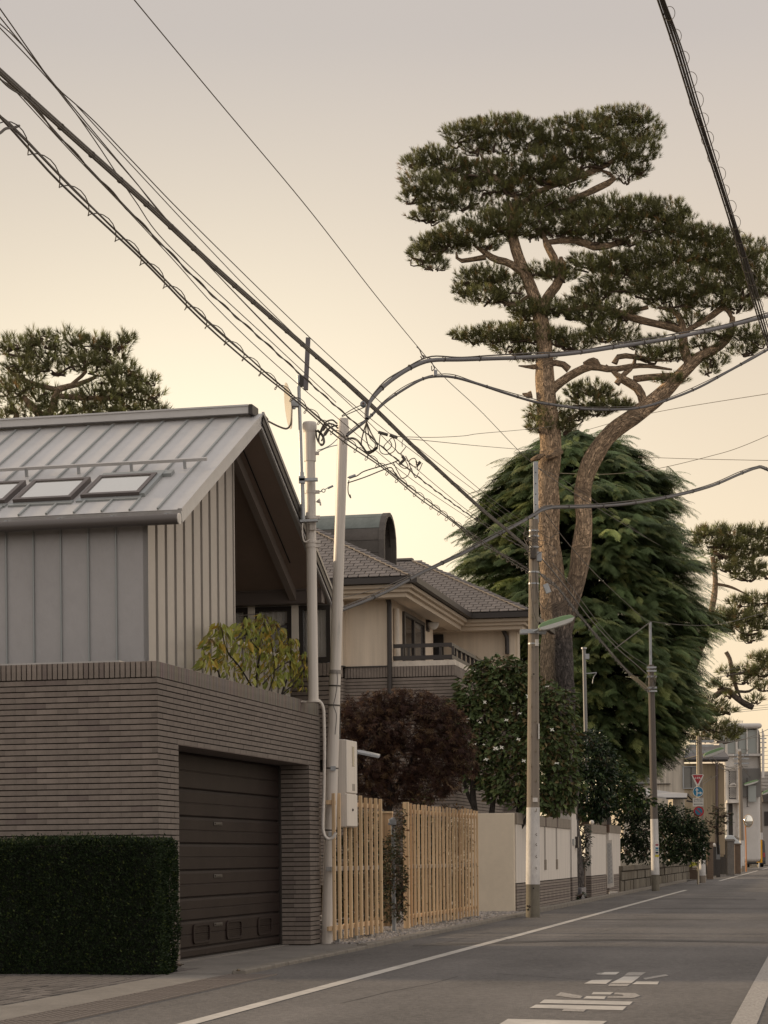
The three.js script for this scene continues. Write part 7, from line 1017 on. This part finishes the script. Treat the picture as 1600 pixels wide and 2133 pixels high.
{ // wires from the nearest pole to the brown pole
  coilWire('spiral-wrapped cable from the nearest pole down to the brown pole', [[1120, 1190], [1160, 1222], [1200, 1272], [1250, 1332], [1300, 1390], [1352, 1440]], ZL, .011, .05, .05, .8, .05, M.cable);
  W_('pale cable from the nearest pole to the brown pole, above the spiral one', wireLine([[1124, 1160], [1140, 1176], [1180, 1225], [1230, 1290], [1280, 1345], [1320, 1380], [1356, 1412]], ZL), .016, M.cable);
  W_('second pale cable beside it reaching the brown pole', wireLine([[1150, 1172], [1190, 1222], [1260, 1315], [1310, 1362], [1358, 1392]], ZL - .2), .010, M.cable);
  const s = wireLine([[1318, 1410], [1332, 1420], [1346, 1432]], ZL + .1); single('coiled_guard', 'yellowish coiled guard on the cable near the brown pole', 'cable guard', (() => { const c = new THREE.CatmullRomCurve3(s), g = []; for (let i = 0; i < 14; i++) { const p = c.getPointAt(i / 13), t = c.getTangentAt(i / 13), r = new THREE.TorusGeometry(.045, .009, 6, 14); r.applyQuaternion(new THREE.Quaternion().setFromUnitVectors(V(0, 0, 1), t)); g.push(r.translate(p.x, p.y, p.z)); } return merge(g); })(), mat([.30, .24, .15], .6), W0, s[0].toArray());
}
{ // tangles, splices, insulators
  const D = 27, P3 = (x, y, k = 0) => at(x, y, D + k), g = thing('wire_splice', 'tangle of looped service wires hanging from the thick bundle', 'wire splice', W0, P3(800, 930).toArray());
  const loop = (pts, r = .009) => part(g, 'loop', tube(pts.map(([x, y], i) => P3(x, y, Math.sin(i * 1.9) * .12)), r, pts.length * 10, 6), M.wire);
  loop([[764, 878], [756, 905], [753, 925], [762, 940], [775, 938], [786, 932], [782, 918], [772, 900], [764, 880]]); loop([[764, 880], [770, 910], [782, 925], [776, 938], [768, 930], [762, 905], [764, 880]], .007);
  loop([[725, 914], [735, 913], [745, 918], [755, 930], [766, 944], [775, 941], [784, 933]], .014);
  loop([[792, 905], [790, 925], [792, 940], [800, 946], [812, 945], [822, 938], [824, 925], [818, 912], [808, 920], [800, 930], [806, 938], [816, 928], [812, 918]], .006); loop([[823, 935], [832, 945], [840, 938], [846, 930]], .006); loop([[820, 965], [830, 985], [838, 996], [850, 990], [856, 975], [860, 985], [866, 995], [872, 985]], .006); loop([[824, 962], [840, 975], [850, 972], [842, 955], [836, 945]], .006); loop([[845, 950], [856, 968], [870, 972], [864, 955], [852, 962], [860, 985]], .006); loop([[866, 960], [872, 980], [880, 965]], .005);
  const sp = (a, b, r) => part(g, 'splice_sleeve', cyl(P3(...a), P3(...b), r, r, 8), M.wire); sp([775, 941], [786, 932], .018); sp([766, 940], [769, 946], .018); sp([788, 900], [808, 906], .02); sp([812, 906], [828, 912], .022); sp([832, 967], [842, 958], .018); sp([838, 950], [844, 958], .02); sp([868, 970], [876, 962], .02);
  const c2 = thing('wire_splice', 'coil of spare wire between the two white masts', 'wire splice', W0, at(680, 890, 28.0).toArray()); const l2 = (pts, r = .011) => part(c2, 'loop', tube(pts.map(([x, y], i) => at(x, y, 28.0 + Math.sin(i * 1.7) * .12)), r, pts.length * 10, 6), M.wire);
  l2([[658, 896], [660, 912], [666, 924], [674, 924], [672, 910], [664, 900], [660, 898]]); l2([[662, 896], [672, 906], [676, 920], [670, 928], [664, 918], [668, 898], [678, 880], [692, 875], [702, 882]]); l2([[668, 902], [680, 884], [694, 884], [704, 892]]); l2([[670, 918], [682, 896], [694, 888], [703, 886]]); for (const [a, b] of [[[672, 896], [680, 884]], [[676, 906], [684, 894]]]) part(c2, 'sleeve', cyl(at(...a, 28.0), at(...b, 28.0), .022, .022, 8), M.wire);
  for (const P of [[[661, 938], [675, 934], [690, 926], [703, 914]], [[661, 942], [678, 934], [690, 930], [703, 927]]]) part(c2, 'stay_wire', tube(P.map(([x, y]) => at(x, y, 28.0)), .006), M.galv);
  const is = thing('strain_insulator', 'round blue-grey strain insulator on the stay beside the mast top', 'insulator', W0, at(757, 842, 27.5).toArray()); const p = at(757, 842, 27.5); part(is, 'body', new THREE.SphereGeometry(.043, 18, 12).translate(p.x, p.y, p.z), mat([.17, .21, .24], .3)); part(is, 'rim', new THREE.TorusGeometry(.018, .008, 8, 16).translate(p.x, p.y, p.z + .036), mat([.3, .3, .3], .4)); part(is, 'core', new THREE.SphereGeometry(.014, 10, 8).translate(p.x, p.y, p.z + .036), mat([.12, .05, .03], .5));
  for (const P of [[[712, 866], [735, 852], [752, 844]], [[712, 868], [740, 856], [765, 845], [783, 826]], [[762, 838], [775, 832], [782, 826]]]) part(is, 'stay_wire', tube(P.map(([x, y]) => at(x, y, 27.6)), .006), M.wire);
  const hk = thing('cable_hanger', 'hook and clamp where the grey cables hang from the thin wire', 'cable hanger', W0, at(878, 738, 27).toArray()); const k2 = [tube([[868, 722], [874, 728], [879, 740], [884, 745], [880, 748], [876, 742]].map(([x, y]) => at(x, y, 27)), .008), tube([[880, 740], [895, 746], [912, 749]].map(([x, y]) => at(x, y, 27)), .006), tube([[866, 756], [875, 750], [884, 744]].map(([x, y]) => at(x, y, 27)), .006), tube([[898, 752], [903, 762], [905, 768], [900, 772], [899, 762]].map(([x, y]) => at(x, y, 27)), .007)]; part(hk, 'hook', merge(k2), M.wire); { const a = at(903, 784, 27), b = at(911, 771, 27); part(hk, 'clamp', box(a.x, b.x, a.y, b.y, a.z - .03, a.z + .03, .01), M.galv); }
  const dr = thing('drop_wire', 'pair of drop wires from the leaning mast up to the bundle', 'wire', W0, at(724, 1000, 28.4).toArray()); for (const P of [[[724, 995], [742, 992], [758, 982], [790, 972], [815, 965], [832, 958]], [[724, 1006], [760, 994], [800, 978], [815, 974], [822, 985], [832, 996]], [[727, 1000], [725, 1015], [726, 1028], [731, 1038], [729, 1030]]]) part(dr, 'wire', tube(P.map(([x, y]) => at(x, y, 28.2)), .008), M.wire); part(dr, 'sleeve', cyl(at(727, 995, 28.2), at(741, 990, 28.2), .02, .02, 8), M.galv);
}
{ // far wires at the lower right
  const gF = 'faint far wires at the lower right'; const far = (P, d0, d1, r) => W_('faint far wire strung across the end of the street', wireSpan(P, d0, d1), r, M.wire, gF);
  far([[1380, 1588], [1420, 1582], [1470, 1570]], 100, 90, .03); far([[1465, 1538], [1490, 1548], [1560, 1536], [1640, 1500]], 88, 120, .02); far([[1465, 1536], [1520, 1545], [1590, 1533], [1640, 1530]], 88, 150, .022); far([[1468, 1562], [1500, 1590], [1530, 1596], [1560, 1560]], 90, 130, .02); far([[1466, 1570], [1500, 1600], [1535, 1602], [1545, 1590]], 90, 130, .02); for (const [x, y] of [[1500, 1398], [1492, 1410]]) far([[x, y + 2], [1560, y - 12], [1640, y - 22]], 110, 130, .02); for (const y of [1418, 1478, 1483, 1487]) far([[1480, y], [1560, y - 6], [1640, y - 14]], 130, 150, .016); far([[1545, 1595], [1565, 1620], [1600, 1640], [1640, 1650]], 140, 190, .02); for (let i = 0; i < 6; i++) far([[1545, 1560 + i * 9], [1580, 1566 + i * 8], [1640, 1560 + i * 10]], 145, 200, .018); far([[1446, 1655], [1470, 1630], [1500, 1612], [1545, 1592]], 95, 130, .02); far([[1440, 1645], [1480, 1618], [1508, 1604]], 95, 125, .018); far([[1490, 1588], [1505, 1600], [1520, 1606]], 95, 125, .03);
}
renderer.render(scene, camera);
